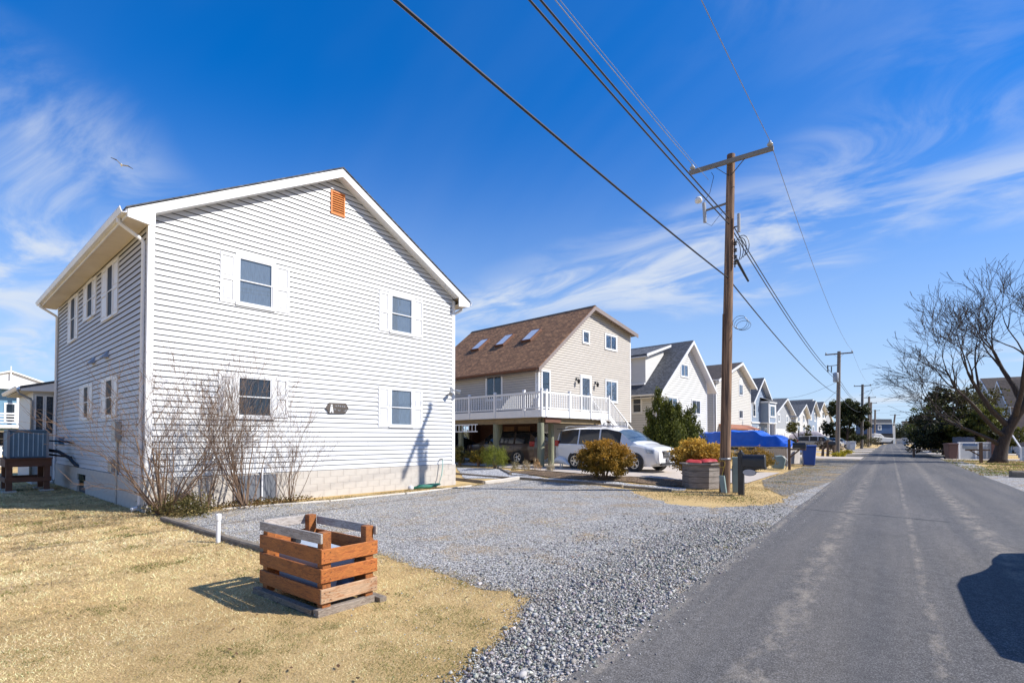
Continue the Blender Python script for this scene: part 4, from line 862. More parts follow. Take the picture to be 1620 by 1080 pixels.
# ------------------------------------------------------------------ generic house further along the street
def street_house(name, label, O, t, L, D, base, eave, apex, siding, roofm, front=(), left=(), zb=0.3, ov=0.35, rk=0.35, apx=None, trimm='trim', course=0.16, mod=None, sideeave=None, ovr=None):
    ovr = ov if ovr is None else ovr
    h = thing(name, label, 'house', (O[0], O[1], 0), math.pi/2-t)
    ax = L/2 if apx is None else apx
    eL, eR = (eave, eave) if not isinstance(eave, tuple) else eave
    s_l = (apex-eL)/ax; s_r = (apex-eR)/(L-ax)
    MB().prism([(0, base), (L, base), (L, eR), (ax, apex), (0, eL)], 0.004, 0.1).build('front_backing', MT['shade_backing'], h)
    MB().box(0.004, 0.1, 0.102, D, base, eL-0.02).build('left_backing', MT['shade_backing'], h)
    MB().box(L-0.1, L-0.004, 0.102, D, base, eR-0.02).build('right_wall', MT[siding], h)
    MB().prism([(0, base), (L, base), (L, eR), (ax, apex), (0, eL)], D+0.002, D+0.1).build('rear_wall', MT[siding], h)
    opf = [w_[:4] for w_ in front]; opl = [w_[:4] for w_ in left]
    lap_wall(FRONT, zb, apex-0.12, lambda z: 0.02+(0 if z < eL else (z-eL)/s_l), lambda z: L-0.02-(0 if z < eR else (z-eR)/s_r), course, opf, 0.026).build('front_wall', MT[siding], h)
    lap_wall(LEFT, zb, eL-0.03, lambda z: 0.05, lambda z: D-0.02, course, opl, 0.026).build('left_wall', MT[siding], h)
    for w_ in front: window(h, FRONT, *w_[:4], *(w_[4:] if len(w_) > 4 else ('hung', 0.1, 'dark')))
    for w_ in left: window(h, LEFT, *w_[:4], *(w_[4:] if len(w_) > 4 else ('hung', 0.1, 'dark')))
    for x in (0, L):
        MB().box(x-0.03 if x == 0 else x-0.10, x+0.10 if x == 0 else x+0.03, -0.03, 0.003, zb, (eL if x == 0 else eR)).build('corner_board', MT[trimm], h)
    a, c, b = (-ov, eL-ov*s_l+0.1), (ax, apex+0.1), (L+ovr, eR-ovr*s_r+0.1)
    for p, q in ((a, c), (c, b)):
        MB().prism([p, q, (q[0], q[1]-0.06), (p[0], p[1]-0.06)], -rk, D+0.3).build('roof', MT[roofm], h)
        MB().prism([(p[0], p[1]-0.035), (q[0], q[1]-0.035), (q[0], q[1]-0.27), (p[0], p[1]-0.27)], -rk-0.05, -rk-0.002).build('rake_board', MT[trimm], h)
        MB().prism([(p[0], p[1]-0.063), (q[0], q[1]-0.063), (q[0], q[1]-0.13), (p[0], p[1]-0.13)], -rk+0.003, D+0.2).build('rake_soffit', MT[trimm], h)
    MB().box(a[0], -0.022, -rk+0.01, D, a[1]-0.26, a[1]-0.22).build('soffit', MT[trimm], h)
    gutter(h, a[0]-0.004, -1, a[1]-0.02, -rk, D+0.3, MT['alum'])
    MB().tube([(-0.07, 0.15, a[1]-0.26), (-0.07, 0.15, zb)], 0.05, 8).build('downspout', MT['alum'], h)
    if zb > base+0.05: MB().box(-0.02, L+0.02, -0.02, 0.0035, base-0.3, zb-0.01).build('foundation', MT['block'], h); MB().box(-0.02, 0.0035, 0.004, D, base-0.3, zb-0.01).build('foundation', MT['block'], h)
    return h
def onX(px, X):
    d = ray(px, 650); t = X/d[0]; return (X, d[1]*t)
TS = 0.14
# cape with a shed dormer on the camera side
k3 = 12.3/12.0
O3 = onX(1042, -12.3)
h3 = street_house('cape_house', 'cream gable house with steep grey roof and shed dormer behind the dark cedar', O3, TS, 7.45, 10.0, 0.2, (4.95, 5.88), 8.55, 'offwhite', 'roof_grey', apx=4.3, ovr=0.9,
    front=[(3.15, 4.35, 5.95, 6.95, 'slider', 0.09, 'screen'), (1.15, 2.65, 3.4, 4.5, 'slider', 0.09, 'screen'), (4.85, 6.35, 3.35, 4.5, 'slider', 0.09, 'screen')],
    left=[(1.2, 2.0, 3.3, 4.6, 'hung', 0.1, 'dark'), (5.2, 6.2, 1.2, 2.6, 'hung', 0.1, 'dark')], ov=0.6, rk=0.45)
sl3 = (8.55-4.95)/(7.45/2)
mb = MB(); mb.prism([(0.35, 5.35), (0.35, 7.25), (2.9, 7.9), (2.9, 7.6)], 1.15, 8.5); mb.build('dormer', MT['offwhite'], h3)
MB().prism([(0.0, 7.22), (3.4, 8.28), (3.4, 8.38), (0.0, 7.34)], 0.85, 8.8).build('dormer_roof', MT['roof_grey'], h3)
MB().prism([(0.0, 7.14), (3.4, 8.20), (3.4, 8.36), (0.0, 7.33)], 0.80, 0.85).build('dormer_rake', MT['trim'], h3)
window(h3, lambda a, o, z: (0.35-o, a, z), 2.2, 3.0, 5.75, 6.9, 'hung', 0.1, 'dark'); MB().box(0.18, 0.345, 1.15, 8.5, 5.28, 5.40).build('dormer_flashing', MT['alum'], h3)
MB().box(0.0, 0.34, 0.9, 8.6, 7.14, 7.2).build('soffit', MT['trim'], h3)
O4 = onX(1132.5, -13.0)
h4 = street_house('tall_cream_house', 'tall cream house with brown roof and arched window behind the utility pole', O4, TS, 8.85, 10, 0.2, 7.15, 9.15, 'cream', 'roof_dark',
    front=[(5.65, 6.7, 5.95, 7.15, 'slider', 0.08, 'screen'), (5.6, 6.65, 3.6, 4.55, 'slider', 0.08, 'dark')], apx=5.4, ov=0.5, rk=0.5)
aw = MB(FRONT); aw.add([(0.6, 0.02, 3.0), (8.2, 0.02, 3.0), (8.5, 1.0, 2.6), (0.3, 1.0, 2.6), (0.6, 0.02, 2.9), (8.2, 0.02, 2.9), (8.5, 1.0, 2.5), (0.3, 1.0, 2.5)], [(0, 1, 2, 3), (4, 5, 6, 7), (0, 1, 5, 4), (1, 2, 6, 5), (2, 3, 7, 6), (3, 0, 4, 7)])
MT['copper'] = M('rust red metal roof', (0.36, 0.13, 0.06), (0.28, 0.10, 0.05), 0.5, 2); aw.build('porch_roof', MT['copper'], h4)
ar = MB(FRONT); ar.prism([(0, 0)]*3, 0, 0) if False else None
arp = [(6.175+0.5*math.cos(a), 7.17+0.62*math.sin(a)) for a in [math.pi*i/10 for i in range(11)]]
MB().prism(arp, -0.045, 0.003).build('arched_window_head', MT['trim'], h4)
O5 = onX(1188, -12.5)
h5 = street_house('blue_grey_house', 'blue grey gabled house with white trimmed bay above its entrance', O5, TS, 5.75, 9, 0.2, 6.0, 8.55, 'bluegrey', 'roof_grey',
    front=[(0.5, 1.4, 4.05, 5.7), (0.5, 1.3, 1.0, 2.9), (1.9, 3.0, 0.9, 3.0, 'slider', 0.12, 'dark'), (4.3, 5.2, 1.0, 2.9)], ov=0.5, rk=0.5, zb=0.3)
mb = MB(FRONT); mb.box(3.05, 5.5, 0.02, 0.9, 3.5, 5.75); bay = mb.build('bay', MT['bluegrey'], h5)
BF = lambda a, o, z: (a, -0.9-o, z)
window(h5, BF, 3.4, 5.2, 4.05, 5.55, 'slider', 0.16, 'dark')
for q in (MB(FRONT).box(2.95, 5.6, 0.02, 1.05, 5.75, 5.95), MB(FRONT).box(2.95, 5.6, 0.02, 0.98, 3.36, 3.5), MB(FRONT).box(3.0, 3.25, 0.9, 0.93, 3.5, 5.75), MB(FRONT).box(5.3, 5.55, 0.9, 0.93, 3.5, 5.75)): q.build('bay_trim', MT['trim'], h5)
MB(FRONT).add([(2.85, 0.02, 6.4), (5.7, 0.02, 6.4), (5.7, 1.15, 5.96), (2.85, 1.15, 5.96)], [(0, 1, 2, 3)]).build('bay_roof', MT['roof_grey'], h5)
MB(FRONT).box(0.0, 5.8, 0.02, 0.12, 3.36, 3.52).build('band', MT['trim'], h5)
for a in (3.1, 5.4): MB(FRONT).box(a, a+0.2, 0.7, 0.9, 0.2, 3.36).build('porch_post', MT['trim'], h5)
zx = lambda x: 1200+x/9.817
O6 = onX(zx(240), -14.0)
h6 = street_house('pale_grey_house', 'pale grey gabled house with two narrow windows above its white garage', O6, TS, 8.15, 11, 0.2, 5.75, 7.85, 'palegrey', 'roof_grey',
    front=[(1.65, 2.75, 4.05, 5.5, 'hung', 0.28, 'dark'), (5.6, 6.7, 4.0, 5.4, 'hung', 0.28, 'dark')], apx=4.6, ov=0.6, rk=0.6)
MB(FRONT).box(0.05, 8.1, 0.02, 0.06, 0.25, 3.15).build('garage_front', MT['trim'], h6)
for a in (1.2, 4.6): MB(FRONT).box(a, a+2.6, 0.06, 0.10, 0.25, 2.5).build('garage_door', MT['offwhite'], h6)
O7 = onX(zx(575), -13.2)
h7 = street_house('white_gable_house', 'small white gable house front with tall windows and grey roof', O7, TS, 7.0, 10, 0.2, 5.6, 7.75, 'offwhite', 'roof_grey',
    front=[(1.2, 2.4, 4.5, 6.2, 'hung', 0.2, 'screen'), (4.2, 5.4, 4.4, 6.0, 'hung', 0.2, 'screen'), (1.2, 2.4, 2.2, 4.1, 'hung', 0.2, 'screen'), (4.2, 5.4, 2.0, 4.0, 'hung', 0.2, 'screen')], apx=4.4, ov=0.4, rk=0.6)
O7b = onX(zx(700), -14.2)
street_house('grey_roofed_house', 'larger grey roofed house rising behind the small white gable front', O7b, TS, 8.8, 12, 0.2, 7.4, 9.9, 'palegrey', 'roof_grey', front=[(3.6, 5.2, 7.2, 8.6, 'hung', 0.2, 'dark')], apx=5.2, ov=0.5, rk=0.5)
O8 = onX(zx(770), -12.6)
street_house('slate_blue_house', 'narrow slate blue house front with small white framed windows', O8, TS, 6.2, 10, 0.2, 6.4, 9.0, 'bluegrey', 'roof_grey', front=[(1.2, 2.4, 5.2, 6.9, 'hung', 0.25, 'screen'), (4.0, 5.2, 5.0, 6.8, 'hung', 0.25, 'screen'), (2.8, 4.0, 2.3, 4.2, 'hung', 0.25, 'screen')], ov=0.4, rk=0.6)
O9 = onX(zx(905), -12.5)
street_house('bright_white_house', 'bright white tall house beside the dark evergreen tree', O9, TS, 7.0, 10, 0.2, 7.2, 9.6, 'offwhite', 'roof_grey', front=[(1.0, 2.6, 6.0, 7.6, 'hung', 0.2, 'dark'), (4.2, 5.8, 6.0, 7.6, 'hung', 0.2, 'dark'), (1.0, 2.6, 2.6, 4.4, 'hung', 0.2, 'dark'), (4.2, 5.8, 2.4, 4.2, 'hung', 0.2, 'dark')], ov=0.4, rk=0.6)
O10 = onX(zx(1000), -13.5)
street_house('dark_roofed_house', 'distant house whose dark roof shows above the evergreen tree', O10, TS, 9, 12, 0.2, 6.2, 8.9, 'palegrey', 'roof_dark', front=[(2, 3.5, 4, 5.5, 'hung', 0.2, 'dark')])
# ------------------------------------------------------------------ plants
MT['leaf'] = attr_mat('foliage', 0.6, 0.30, 0.2)
MT['bark'] = M('grey brown bark', (0.17, 0.125, 0.095), (0.085, 0.062, 0.05), 0.9, 6, (4, 4, 0.6), bmp=0.6)
MT['twig'] = M('tan twigs', (0.25, 0.165, 0.105), (0.12, 0.075, 0.05), 0.85, 5)
MT['darkbark'] = M('dark bark', (0.07, 0.052, 0.043), (0.026, 0.02, 0.017), 0.9, 5, (3, 3, 0.5), bmp=1.0, bscale=9)
def leaf_quads(C, size, cols, up=0.0, aspect=0.55):
    n = len(C); a = rng.normal(0, 1, (n, 3)); a[:, 2] += up; a /= np.linalg.norm(a, axis=1)[:, None]+1e-9
    b = np.cross(a, rng.normal(0, 1, (n, 3))); b /= np.linalg.norm(b, axis=1)[:, None]+1e-9
    s = (size*rng.uniform(0.6, 1.3, n))[:, None] if np.isscalar(size) else size[:, None]
    V = np.stack([C-a*s*0.5, C+b*s*aspect*0.5, C+a*s*0.5, C-b*s*aspect*0.5], 1)
    return V.reshape(-1, 3), np.arange(4*n).reshape(n, 4), np.repeat(cols, 4, 0)
def clump_pts(n, c, r, clumps, sig, shell=0.55, zmin=-1.0):
    k = rng.normal(0, 1, (clumps*3, 3)); k /= np.linalg.norm(k, axis=1)[:, None]
    k = k[k[:, 2] > zmin][:clumps]; k *= rng.uniform(shell, 1.0, (len(k), 1)); ci = rng.integers(0, len(k), n)
    p = k[ci]+rng.normal(0, sig, (n, 3)); return p*np.array(r)+np.array(c), ci, len(k), p
def shrub(name, label, base, r, n, size, colA, colB, clumps=60, sig=0.13, stem=True, up=0.3, zc=None, group=None, aspect=0.55, cat='shrub', zmin=-0.9, topcol=None, stemh=None):
    t = thing(name, label, cat, base, 0, group); zc = r[2]*1.02 if zc is None else zc
    P, ci, m, u = clump_pts(n, (0, 0, zc), r, clumps, sig, 0.5, zmin)
    k = P[:, 2] > 0.02; P, ci, u = P[k], ci[k], u[k]
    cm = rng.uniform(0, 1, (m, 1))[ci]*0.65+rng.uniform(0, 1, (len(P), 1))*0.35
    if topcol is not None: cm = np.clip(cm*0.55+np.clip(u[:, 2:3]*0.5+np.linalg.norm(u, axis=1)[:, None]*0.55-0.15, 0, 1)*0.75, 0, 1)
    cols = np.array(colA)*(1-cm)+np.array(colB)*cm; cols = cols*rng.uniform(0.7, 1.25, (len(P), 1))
    V, Fq, Cc = leaf_quads(P, size, cols, up, aspect)
    npmesh('crown', V, Fq, MT['leaf'], t, Cc)
    if stem:
        mb = MB()
        for i in range(7):
            a = i*0.9+random.uniform(0, 0.5); h = zc*random.uniform(0.7, 1.1); q = random.uniform(0.3, 0.75)
            mb.tube([(0.04*math.cos(a), 0.04*math.sin(a), -0.03), (0.12*r[0]*math.cos(a), 0.12*r[1]*math.sin(a), h*0.4), (q*r[0]*math.cos(a), q*r[1]*math.sin(a), h)], [0.03, 0.02, 0.006], 5)
        mb.build('stem', MT['twig'], t)
    return t
def grow(p, d, L, r, depth, out, spread=0.6, nk=3, up=0.12, wob=0.22, ratio=0.68, rmin=0.003, seg=5):
    p = Vector(p); d = Vector(d).normalized(); pts = [p.copy()]; rad = [r]; kids = []
    for i in range(seg):
        d = (d+Vector((random.gauss(0, wob), random.gauss(0, wob), random.gauss(0, wob)+up))*0.5).normalized()
        p = p+d*(L/seg); q = (i+1)/seg; rr = r*(1-0.62*q); pts.append(p.copy()); rad.append(max(rr, rmin))
        if depth > 0 and i >= 1: kids.append((p.copy(), d.copy(), rr))
    out.append((depth, pts, rad))
    if depth > 0:
        for j in range(nk+random.randint(0, 1)):
            kp, kd, kr = random.choice(kids) if j else kids[-1]
            ax = kd.cross(Vector((random.gauss(0, 1), random.gauss(0, 1), random.gauss(0, 1)))).normalized()
            nd = (kd+ax*spread*random.uniform(0.6, 1.35)).normalized()
            grow(kp, nd, L*ratio*random.uniform(0.75, 1.15), max(kr*0.72, rmin), depth-1, out, spread, nk, up, wob, ratio, rmin, seg)
def bare_shrub(name, label, base, stems, L, r, depth, spread, mat, nk=3, lean=0.5, up=0.2, seedv=1, rmin=0.0025):
    random.seed(seedv); t = thing(name, label, 'shrub', base)
    mains = MB(); tw = MB()
    for s in range(stems):
        a = random.uniform(0, 6.28); q = random.uniform(0.1, lean); out = []
        grow((0.12*math.cos(a)*random.random(), 0.12*math.sin(a)*random.random(), -0.02), (q*math.cos(a), q*math.sin(a), 1), L*random.uniform(0.65, 1.1), r*random.uniform(0.6, 1.1), depth, out, spread, nk, up, 0.16, 0.62, rmin)
        for dp, pts, rad in out: (mains if dp == depth else tw).tube(pts, rad, 5 if dp == depth else 3, False)
    mains.build('stem', mat, t); tw.build('twigs', mat, t); return t
HW = lambda u, o, z=0.0: HA+e1*u-n1*o+Vector((0, 0, z))
b1 = bare_shrub('bare_shrub', 'tall leafless multi-stemmed shrub in front of the lower left window', HW(1.75, 0.85), 18, 1.75, 0.020, 3, 0.5, MT['twig'], 3, 0.7, 0.2, 4)
b1b = bare_shrub('tangled_shrub', 'tangled leafless shrub between the arching canes and the tall stems', HW(0.95, 0.7), 12, 1.45, 0.014, 3, 0.6, MT['twig'], 3, 0.9, 0.1, 22)
b2 = bare_shrub('arching_shrub', 'leafless shrub with long arching tan canes at the house corner', HW(0.15, 0.75), 20, 1.85, 0.024, 3, 0.6, MT['twig'], 3, 1.2, 0.02, 9)
b3 = bare_shrub('low_bare_shrub', 'low sparse leafless shrub beside the access panel', HW(3.0, 0.55), 12, 1.35, 0.012, 3, 0.5, MT['twig'], 3, 0.8, 0.1, 15)
shrub('ground_cover', 'low green and brown ground cover at the foot of the bare shrubs', HW(0.4, 0.8), (1.0, 0.5, 0.28), 3800, 0.055, (0.06, 0.07, 0.02), (0.26, 0.19, 0.07), 50, 0.2, False, zc=0.12, cat='plant')
shrub('ground_cover', 'leaf litter and small weeds along the wall by the access panel', HW(2.3, 0.6), (0.45, 1.3, 0.12), 2200, 0.05, (0.20, 0.09, 0.04), (0.12, 0.12, 0.03), 40, 0.25, False, zc=0.04, cat='plant')
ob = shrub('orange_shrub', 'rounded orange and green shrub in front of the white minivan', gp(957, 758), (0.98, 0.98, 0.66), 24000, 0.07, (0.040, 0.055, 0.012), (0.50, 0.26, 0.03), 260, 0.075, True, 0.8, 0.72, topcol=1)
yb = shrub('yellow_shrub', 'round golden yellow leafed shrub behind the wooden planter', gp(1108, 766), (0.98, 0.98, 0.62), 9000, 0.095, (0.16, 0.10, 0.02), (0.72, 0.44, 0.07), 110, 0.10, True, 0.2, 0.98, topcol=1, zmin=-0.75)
shrub('green_shrub', 'bright green needled shrub below the white deck', gp(783, 741), (0.62, 0.62, 0.52), 7000, 0.09, (0.06, 0.09, 0.012), (0.28, 0.30, 0.04), 70, 0.14, True, 1.2, 0.55, aspect=0.12)
shrub('yellow_green_shrub', 'variegated yellow green shrub beside the needled shrub under the deck', gp(757, 738), (0.45, 0.45, 0.42), 3500, 0.06, (0.05, 0.06, 0.015), (0.50, 0.36, 0.05), 50, 0.12, True, 0.3, 0.5)
shrub('variegated_shrub', 'dark variegated shrub at the corner of the white house under the deck', gp(728, 737), (0.5, 0.5, 0.45), 3500, 0.06, (0.03, 0.045, 0.015), (0.34, 0.27, 0.06), 50, 0.12, True, 0.3, 0.55)
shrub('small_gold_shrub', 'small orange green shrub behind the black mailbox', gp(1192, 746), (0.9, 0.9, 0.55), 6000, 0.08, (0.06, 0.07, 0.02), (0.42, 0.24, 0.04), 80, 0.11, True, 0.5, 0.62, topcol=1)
def conifer(name, label, base, spires, n, size, cA, cB, cat='tree'):
    t = thing(name, label, cat, base); Pn = []; cc = []
    mb = MB()
    for (x, y, h, r) in spires:
        m = int(n*h*r/sum(q[2]*q[3] for q in spires)); k = max(24, int(70*h*r/3))
        hz = rng.uniform(0.04, 1, k); a = rng.uniform(0, 6.28, k); rad = r*(1-hz)**0.75*rng.uniform(0.55, 1.05, k)+0.03
        cc_ = np.stack([x+rad*np.cos(a), y+rad*np.sin(a), h*hz+0.25], 1); ci = rng.integers(0, k, m)
        Pn.append(cc_[ci]+rng.normal(0, 1, (m, 3))*np.array([0.10, 0.10, 0.16])*max(0.7, r)); tone = rng.uniform(0, 1, (k, 1))[ci]*0.7+rng.uniform(0, 0.3, (m, 1)); cc.append(np.array(cA)*(1-tone)+np.array(cB)*tone)
        mb.tube([(x*0.3, y*0.3, -0.05), (x, y, h*0.35), (x, y, h*0.92)], [0.09, 0.06, 0.015], 6)
    P = np.concatenate(Pn); C_ = np.concatenate(cc); V, Fq, Cc = leaf_quads(P, size, C_, 1.3, 0.35)
    npmesh('crown', V, Fq, MT['leaf'], t, Cc); mb.build('trunk', MT['bark'], t); return t
cb = onX(1061, -9.0)
conifer('cedar_tree', 'dark green cedar with several pointed spires in front of the cream house', (cb[0], cb[1], 0.2), [(-0.55, -0.3, 3.6, 0.55), (-0.2, -0.1, 3.1, 0.9), (0.05, 0.1, 2.6, 1.1), (0.35, 0.2, 2.8, 0.7), (0.6, 0.4, 2.4, 1.0), (0.85, 0.6, 2.95, 0.55), (-0.75, -0.4, 2.0, 0.9), (0.35, -0.4, 1.9, 1.15), (1.05, 0.65, 1.9, 0.85), (-0.3, -0.5, 2.2, 1.0), (-0.9, -0.6, 2.6, 0.4), (0.1, -0.3, 3.0, 0.45)], 46000, 0.13, (0.024, 0.038, 0.010), (0.21, 0.22, 0.035))
cb = onX(1339, -5.6)
def puffy(name, label, base, h, w, n, size, cA, cB, lobes, trunk=True, cat='tree', dens=0.16):
    t = thing(name, label, cat, base); P_, C_ = [], []
    for i in range(lobes):
        a = random.uniform(0, 6.28); q = random.random()**0.6; z = h*random.uniform(0.22, 0.88); rr = w/2*q*(1.15-0.75*abs(z/h-0.4))
        c = (rr*math.cos(a), rr*math.sin(a), z); rl = w*random.uniform(0.13, 0.22); m = n//lobes
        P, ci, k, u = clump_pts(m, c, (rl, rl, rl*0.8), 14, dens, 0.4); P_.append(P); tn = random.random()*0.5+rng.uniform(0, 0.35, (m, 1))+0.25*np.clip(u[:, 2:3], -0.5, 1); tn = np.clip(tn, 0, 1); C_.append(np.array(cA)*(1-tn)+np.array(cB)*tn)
    V, Fq, Cc = leaf_quads(np.concatenate(P_), size, np.concatenate(C_), 0.3, 0.6); npmesh('crown', V, Fq, MT['leaf'], t, Cc)
    if trunk:
        mb = MB(); mb.tube([(0, 0, -0.05), (0.1, 0, h*0.3), (0, 0.1, h*0.7)], [0.05*w/2+0.05, 0.04*w/2+0.03, 0.03], 8)
        for i in range(5): a = i*1.26; mb.tube([(0.05, 0, h*0.25), (w*0.3*math.cos(a), w*0.3*math.sin(a), h*0.6)], [0.07, 0.02], 5)
        mb.build('trunk', MT['darkbark'], t)
    return t
random.seed(21)
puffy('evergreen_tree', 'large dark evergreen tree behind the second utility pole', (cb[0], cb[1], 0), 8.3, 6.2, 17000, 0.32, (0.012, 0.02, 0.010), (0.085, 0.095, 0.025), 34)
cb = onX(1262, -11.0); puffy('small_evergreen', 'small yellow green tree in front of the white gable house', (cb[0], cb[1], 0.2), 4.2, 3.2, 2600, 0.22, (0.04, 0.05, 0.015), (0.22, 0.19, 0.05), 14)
# right side of the street
def atY(px, Y): 
    d = ray(px, 650); t = Y/d[1]; return Vector((d[0]*t, Y, 0))
for px, Y, h, wv, cA, cB, lab in ((1492, 66, 6.2, 6.0, (0.015, 0.025, 0.01), (0.17, 0.20, 0.03), 'broad evergreen bush with sunlit green top across the street'), (1522, 62, 6.6, 6.4, (0.022, 0.026, 0.012), (0.12, 0.11, 0.035), 'dark olive bushy tree beside the broad evergreen'), (1478, 78, 4.6, 4.5, (0.012, 0.018, 0.008), (0.05, 0.06, 0.02), 'low dark bush at the far left of the right-hand hedge'), (1548, 58, 4.8, 4.0, (0.03, 0.04, 0.012), (0.19, 0.20, 0.04), 'olive green bush behind the bare tree trunk'), (1500, 60, 3.2, 6.5, (0.01, 0.014, 0.007), (0.04, 0.05, 0.016), 'dark low hedge behind the wooden fence')):
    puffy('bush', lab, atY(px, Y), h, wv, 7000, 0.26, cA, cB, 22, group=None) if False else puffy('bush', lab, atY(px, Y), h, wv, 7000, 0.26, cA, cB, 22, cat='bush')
# bare tree
random.seed(33)
BT = Vector((6.0, 47.6, 0)); bt = thing('bare_tree', 'big leafless spreading tree with thick leaning trunk across the street', 'tree', BT)
trk = MB(); lim = MB(); twg = MB()
trk.tube([(-0.1, 0, -0.1), (-0.02, 0, 0.35), (0.12, 0, 1.3), (0.45, 0, 2.6), (1.0, 0.0, 4.0), (1.5, 0, 5.2)], [0.60, 0.42, 0.34, 0.31, 0.28, 0.23], 14)
bt.scale = (1.0, 1.0, 0.86)
Rt = Vector((cr_, sr_, 0))
def limb(p, d, L, r, dep, sp=0.5, up=0.10, nk=4):
    out = []; grow(p, d, L, r, dep, out, sp, nk, up, 0.20, 0.66, 0.011, 6)
    for dp, pts, rad in out: (lim if dp >= dep-1 else twg).tube(pts, rad, 6 if dp >= dep-1 else 3, False)
def rd_(l, f, u): return Rt*l+Vector((-sr_, cr_, 0))*f+Vector((0, 0, u))
limb((0.15, 0, 1.2), rd_(-0.75, 0.1, 0.75), 4.6, 0.16, 4, 0.5, 0.02)
limb((0.3, 0, 2.0), rd_(-0.9, -0.2, 0.8), 5.4, 0.18, 4, 0.5, 0.05)
limb((0.5, 0, 2.7), rd_(-0.75, 0.35, 1.0), 5.2, 0.2, 4, 0.5, 0.06)
limb((0.8, 0, 3.4), rd_(-0.35, -0.3, 1.0), 5.0, 0.2, 4, 0.5, 0.1)
limb((1.2, 0, 4.5), rd_(-0.2, 0.3, 1.0), 4.6, 0.2, 4, 0.5, 0.1)
limb((1.5, 0, 5.1), rd_(0.1, -0.1, 1.0), 4.6, 0.2, 4, 0.55, 0.1)
limb((1.4, 0, 4.8), rd_(0.8, 0.2, 0.7), 4.6, 0.2, 4, 0.5, 0.08)
limb((1.0, 0, 3.9), rd_(0.7, -0.5, 0.8), 4.4, 0.18, 3, 0.5, 0.08)
trk.build('trunk', MT['darkbark'], bt, smooth=True); lim.build('limbs', MT['darkbark'], bt, smooth=True); twg.build('twigs', MT['darkbark'], bt)
random.seed(5)
# ------------------------------------------------------------------ utility poles and wires
MT['polewood'] = M('weathered pole', (0.30, 0.18, 0.105), (0.075, 0.045, 0.032), 0.85, 3.0, (7, 7, 0.28), bmp=0.6, bscale=9, lo=0.38, hi=0.62)
MT['polegrey'] = M('grey pole', (0.24, 0.21, 0.18), (0.14, 0.12, 0.105), 0.85, 2.5, (7, 7, 0.35))
MT['armwood'] = M('grey crossarm', (0.23, 0.215, 0.19), (0.16, 0.15, 0.135), 0.8, 1.5, (1, 6, 6))
def pole(label, base, H, r0, r1, lean, arm=2.35, armz=-0.25, wood='polewood', extras=0, leanv=(1, 0)):
    t = thing('utility_pole', label, 'utility pole', base, 0, 'utility poles along the street')
    tx, ty = lean
    mb = MB(); mb.tube([(tx*q, ty*q, H*q if q > 0 else -0.2) for q in (0, 0.25, 0.5, 0.75, 1)], [r0+(r1-r0)*q for q in (0, 0.25, 0.5, 0.75, 1)], 14); mb.build('shaft', MT[wood], t, smooth=True, ang=40)
    za = H+armz; cx_, cy_ = tx*za/H, ty*za/H-r1-0.03
    MB().box(cx_-arm/2, cx_+arm/2, cy_-0.045, cy_+0.045, za-0.06, za+0.06).build('crossarm', MT['armwood'], t)
    for s in (-1, 1):
        MB().bar((cx_+s*0.42, cy_, za-0.05), (cx_+s*0.03, cy_+0.03, za-0.42), 0.03, 0.012).build('brace', MT['black'], t)
        ins = MB(); x = cx_+s*(arm/2-0.09); ins.lathe([(0.02, 0.06), (0.03, 0.10), (0.05, 0.10), (0.085, 0.12), (0.075, 0.155), (0.06, 0.165), (0.055, 0.18), (0.03, 0.205), (0.035, 0.225), (0.02, 0.235)], (x, cy_, za), n=12); ins.build('insulator', MT['porc'], t, smooth=True)
    return t, Vector(base)+Vector((cx_, cy_, za+0.22)), (cx_, cy_, za)
P1 = Vector((-3.98, 16.2, 0))
pt, top1, arm1 = pole('tall wooden utility pole at the driveway edge with crossarm, nearest of the row', P1, 10.05, 0.155, 0.115, (0.27, 0.0))
tx = lambda z: 0.27*z/10.05
# cutout, lightning arresters, secondary rack, ground moulding on the first pole
MB().bar((tx(8.6)-0.1, -0.02, 8.62), (tx(8.6)-0.72, -0.15, 8.50), 0.05, 0.05).build('cutout_bracket', MT['armwood'], pt)
MB().tube([(tx(8.6)-0.72, -0.15, 8.75), (tx(8.6)-0.70, -0.15, 8.5), (tx(8.6)-0.69, -0.15, 8.15)], [0.05, 0.055, 0.05], 10).build('fuse_cutout', MT['porc'], pt)
MB().lathe([(0.03, -0.08), (0.10, -0.07), (0.115, 0.0), (0.08, 0.08), (0.02, 0.1)], (tx(8.6)-0.86, -0.2, 8.86), n=12).build('cutout_cap', MT['trim'], pt, smooth=True)
MB().tube([(tx(9)-0.5, -0.14, 9.62), (tx(9)-0.42, -0.2, 9.45), (tx(9)-0.55, -0.16, 9.0), (tx(8.6)-0.72, -0.15, 8.78)], 0.008, 5).build('jumper_wire', MT['black'], pt)
MB().tube([(tx(9)-0.7, -0.15, 8.15), (tx(9)-0.5, -0.2, 7.98), (tx(9)-0.2, -0.2, 8.3), (tx(9), -0.14, 8.35)], 0.006, 5).build('jumper_wire', MT['black'], pt)
MB().tube([(tx(8)+0.26, -0.02, 8.22), (tx(8)+0.26, -0.02, 7.68)], 0.045, 10).build('arrester', MT['porc'], pt); MB().bar((tx(8)+0.1, 0, 7.86), (tx(8)+0.26, -0.02, 7.86), 0.03, 0.03).build('arrester_bracket', MT['black'], pt)
for i, z in enumerate((7.35, 7.15, 6.95, 6.78)):
    MB().lathe([(0.02, -0.05), (0.055, -0.04), (0.035, 0), (0.055, 0.04), (0.02, 0.05)], (tx(7)+0.19, -0.05, z), n=10).build('spool_insulator', MT['black'], pt)
MB().bar((tx(7)+0.17, -0.04, 6.65), (tx(7)+0.17, -0.04, 7.5), 0.03, 0.03).build('secondary_rack', MT['black'], pt)
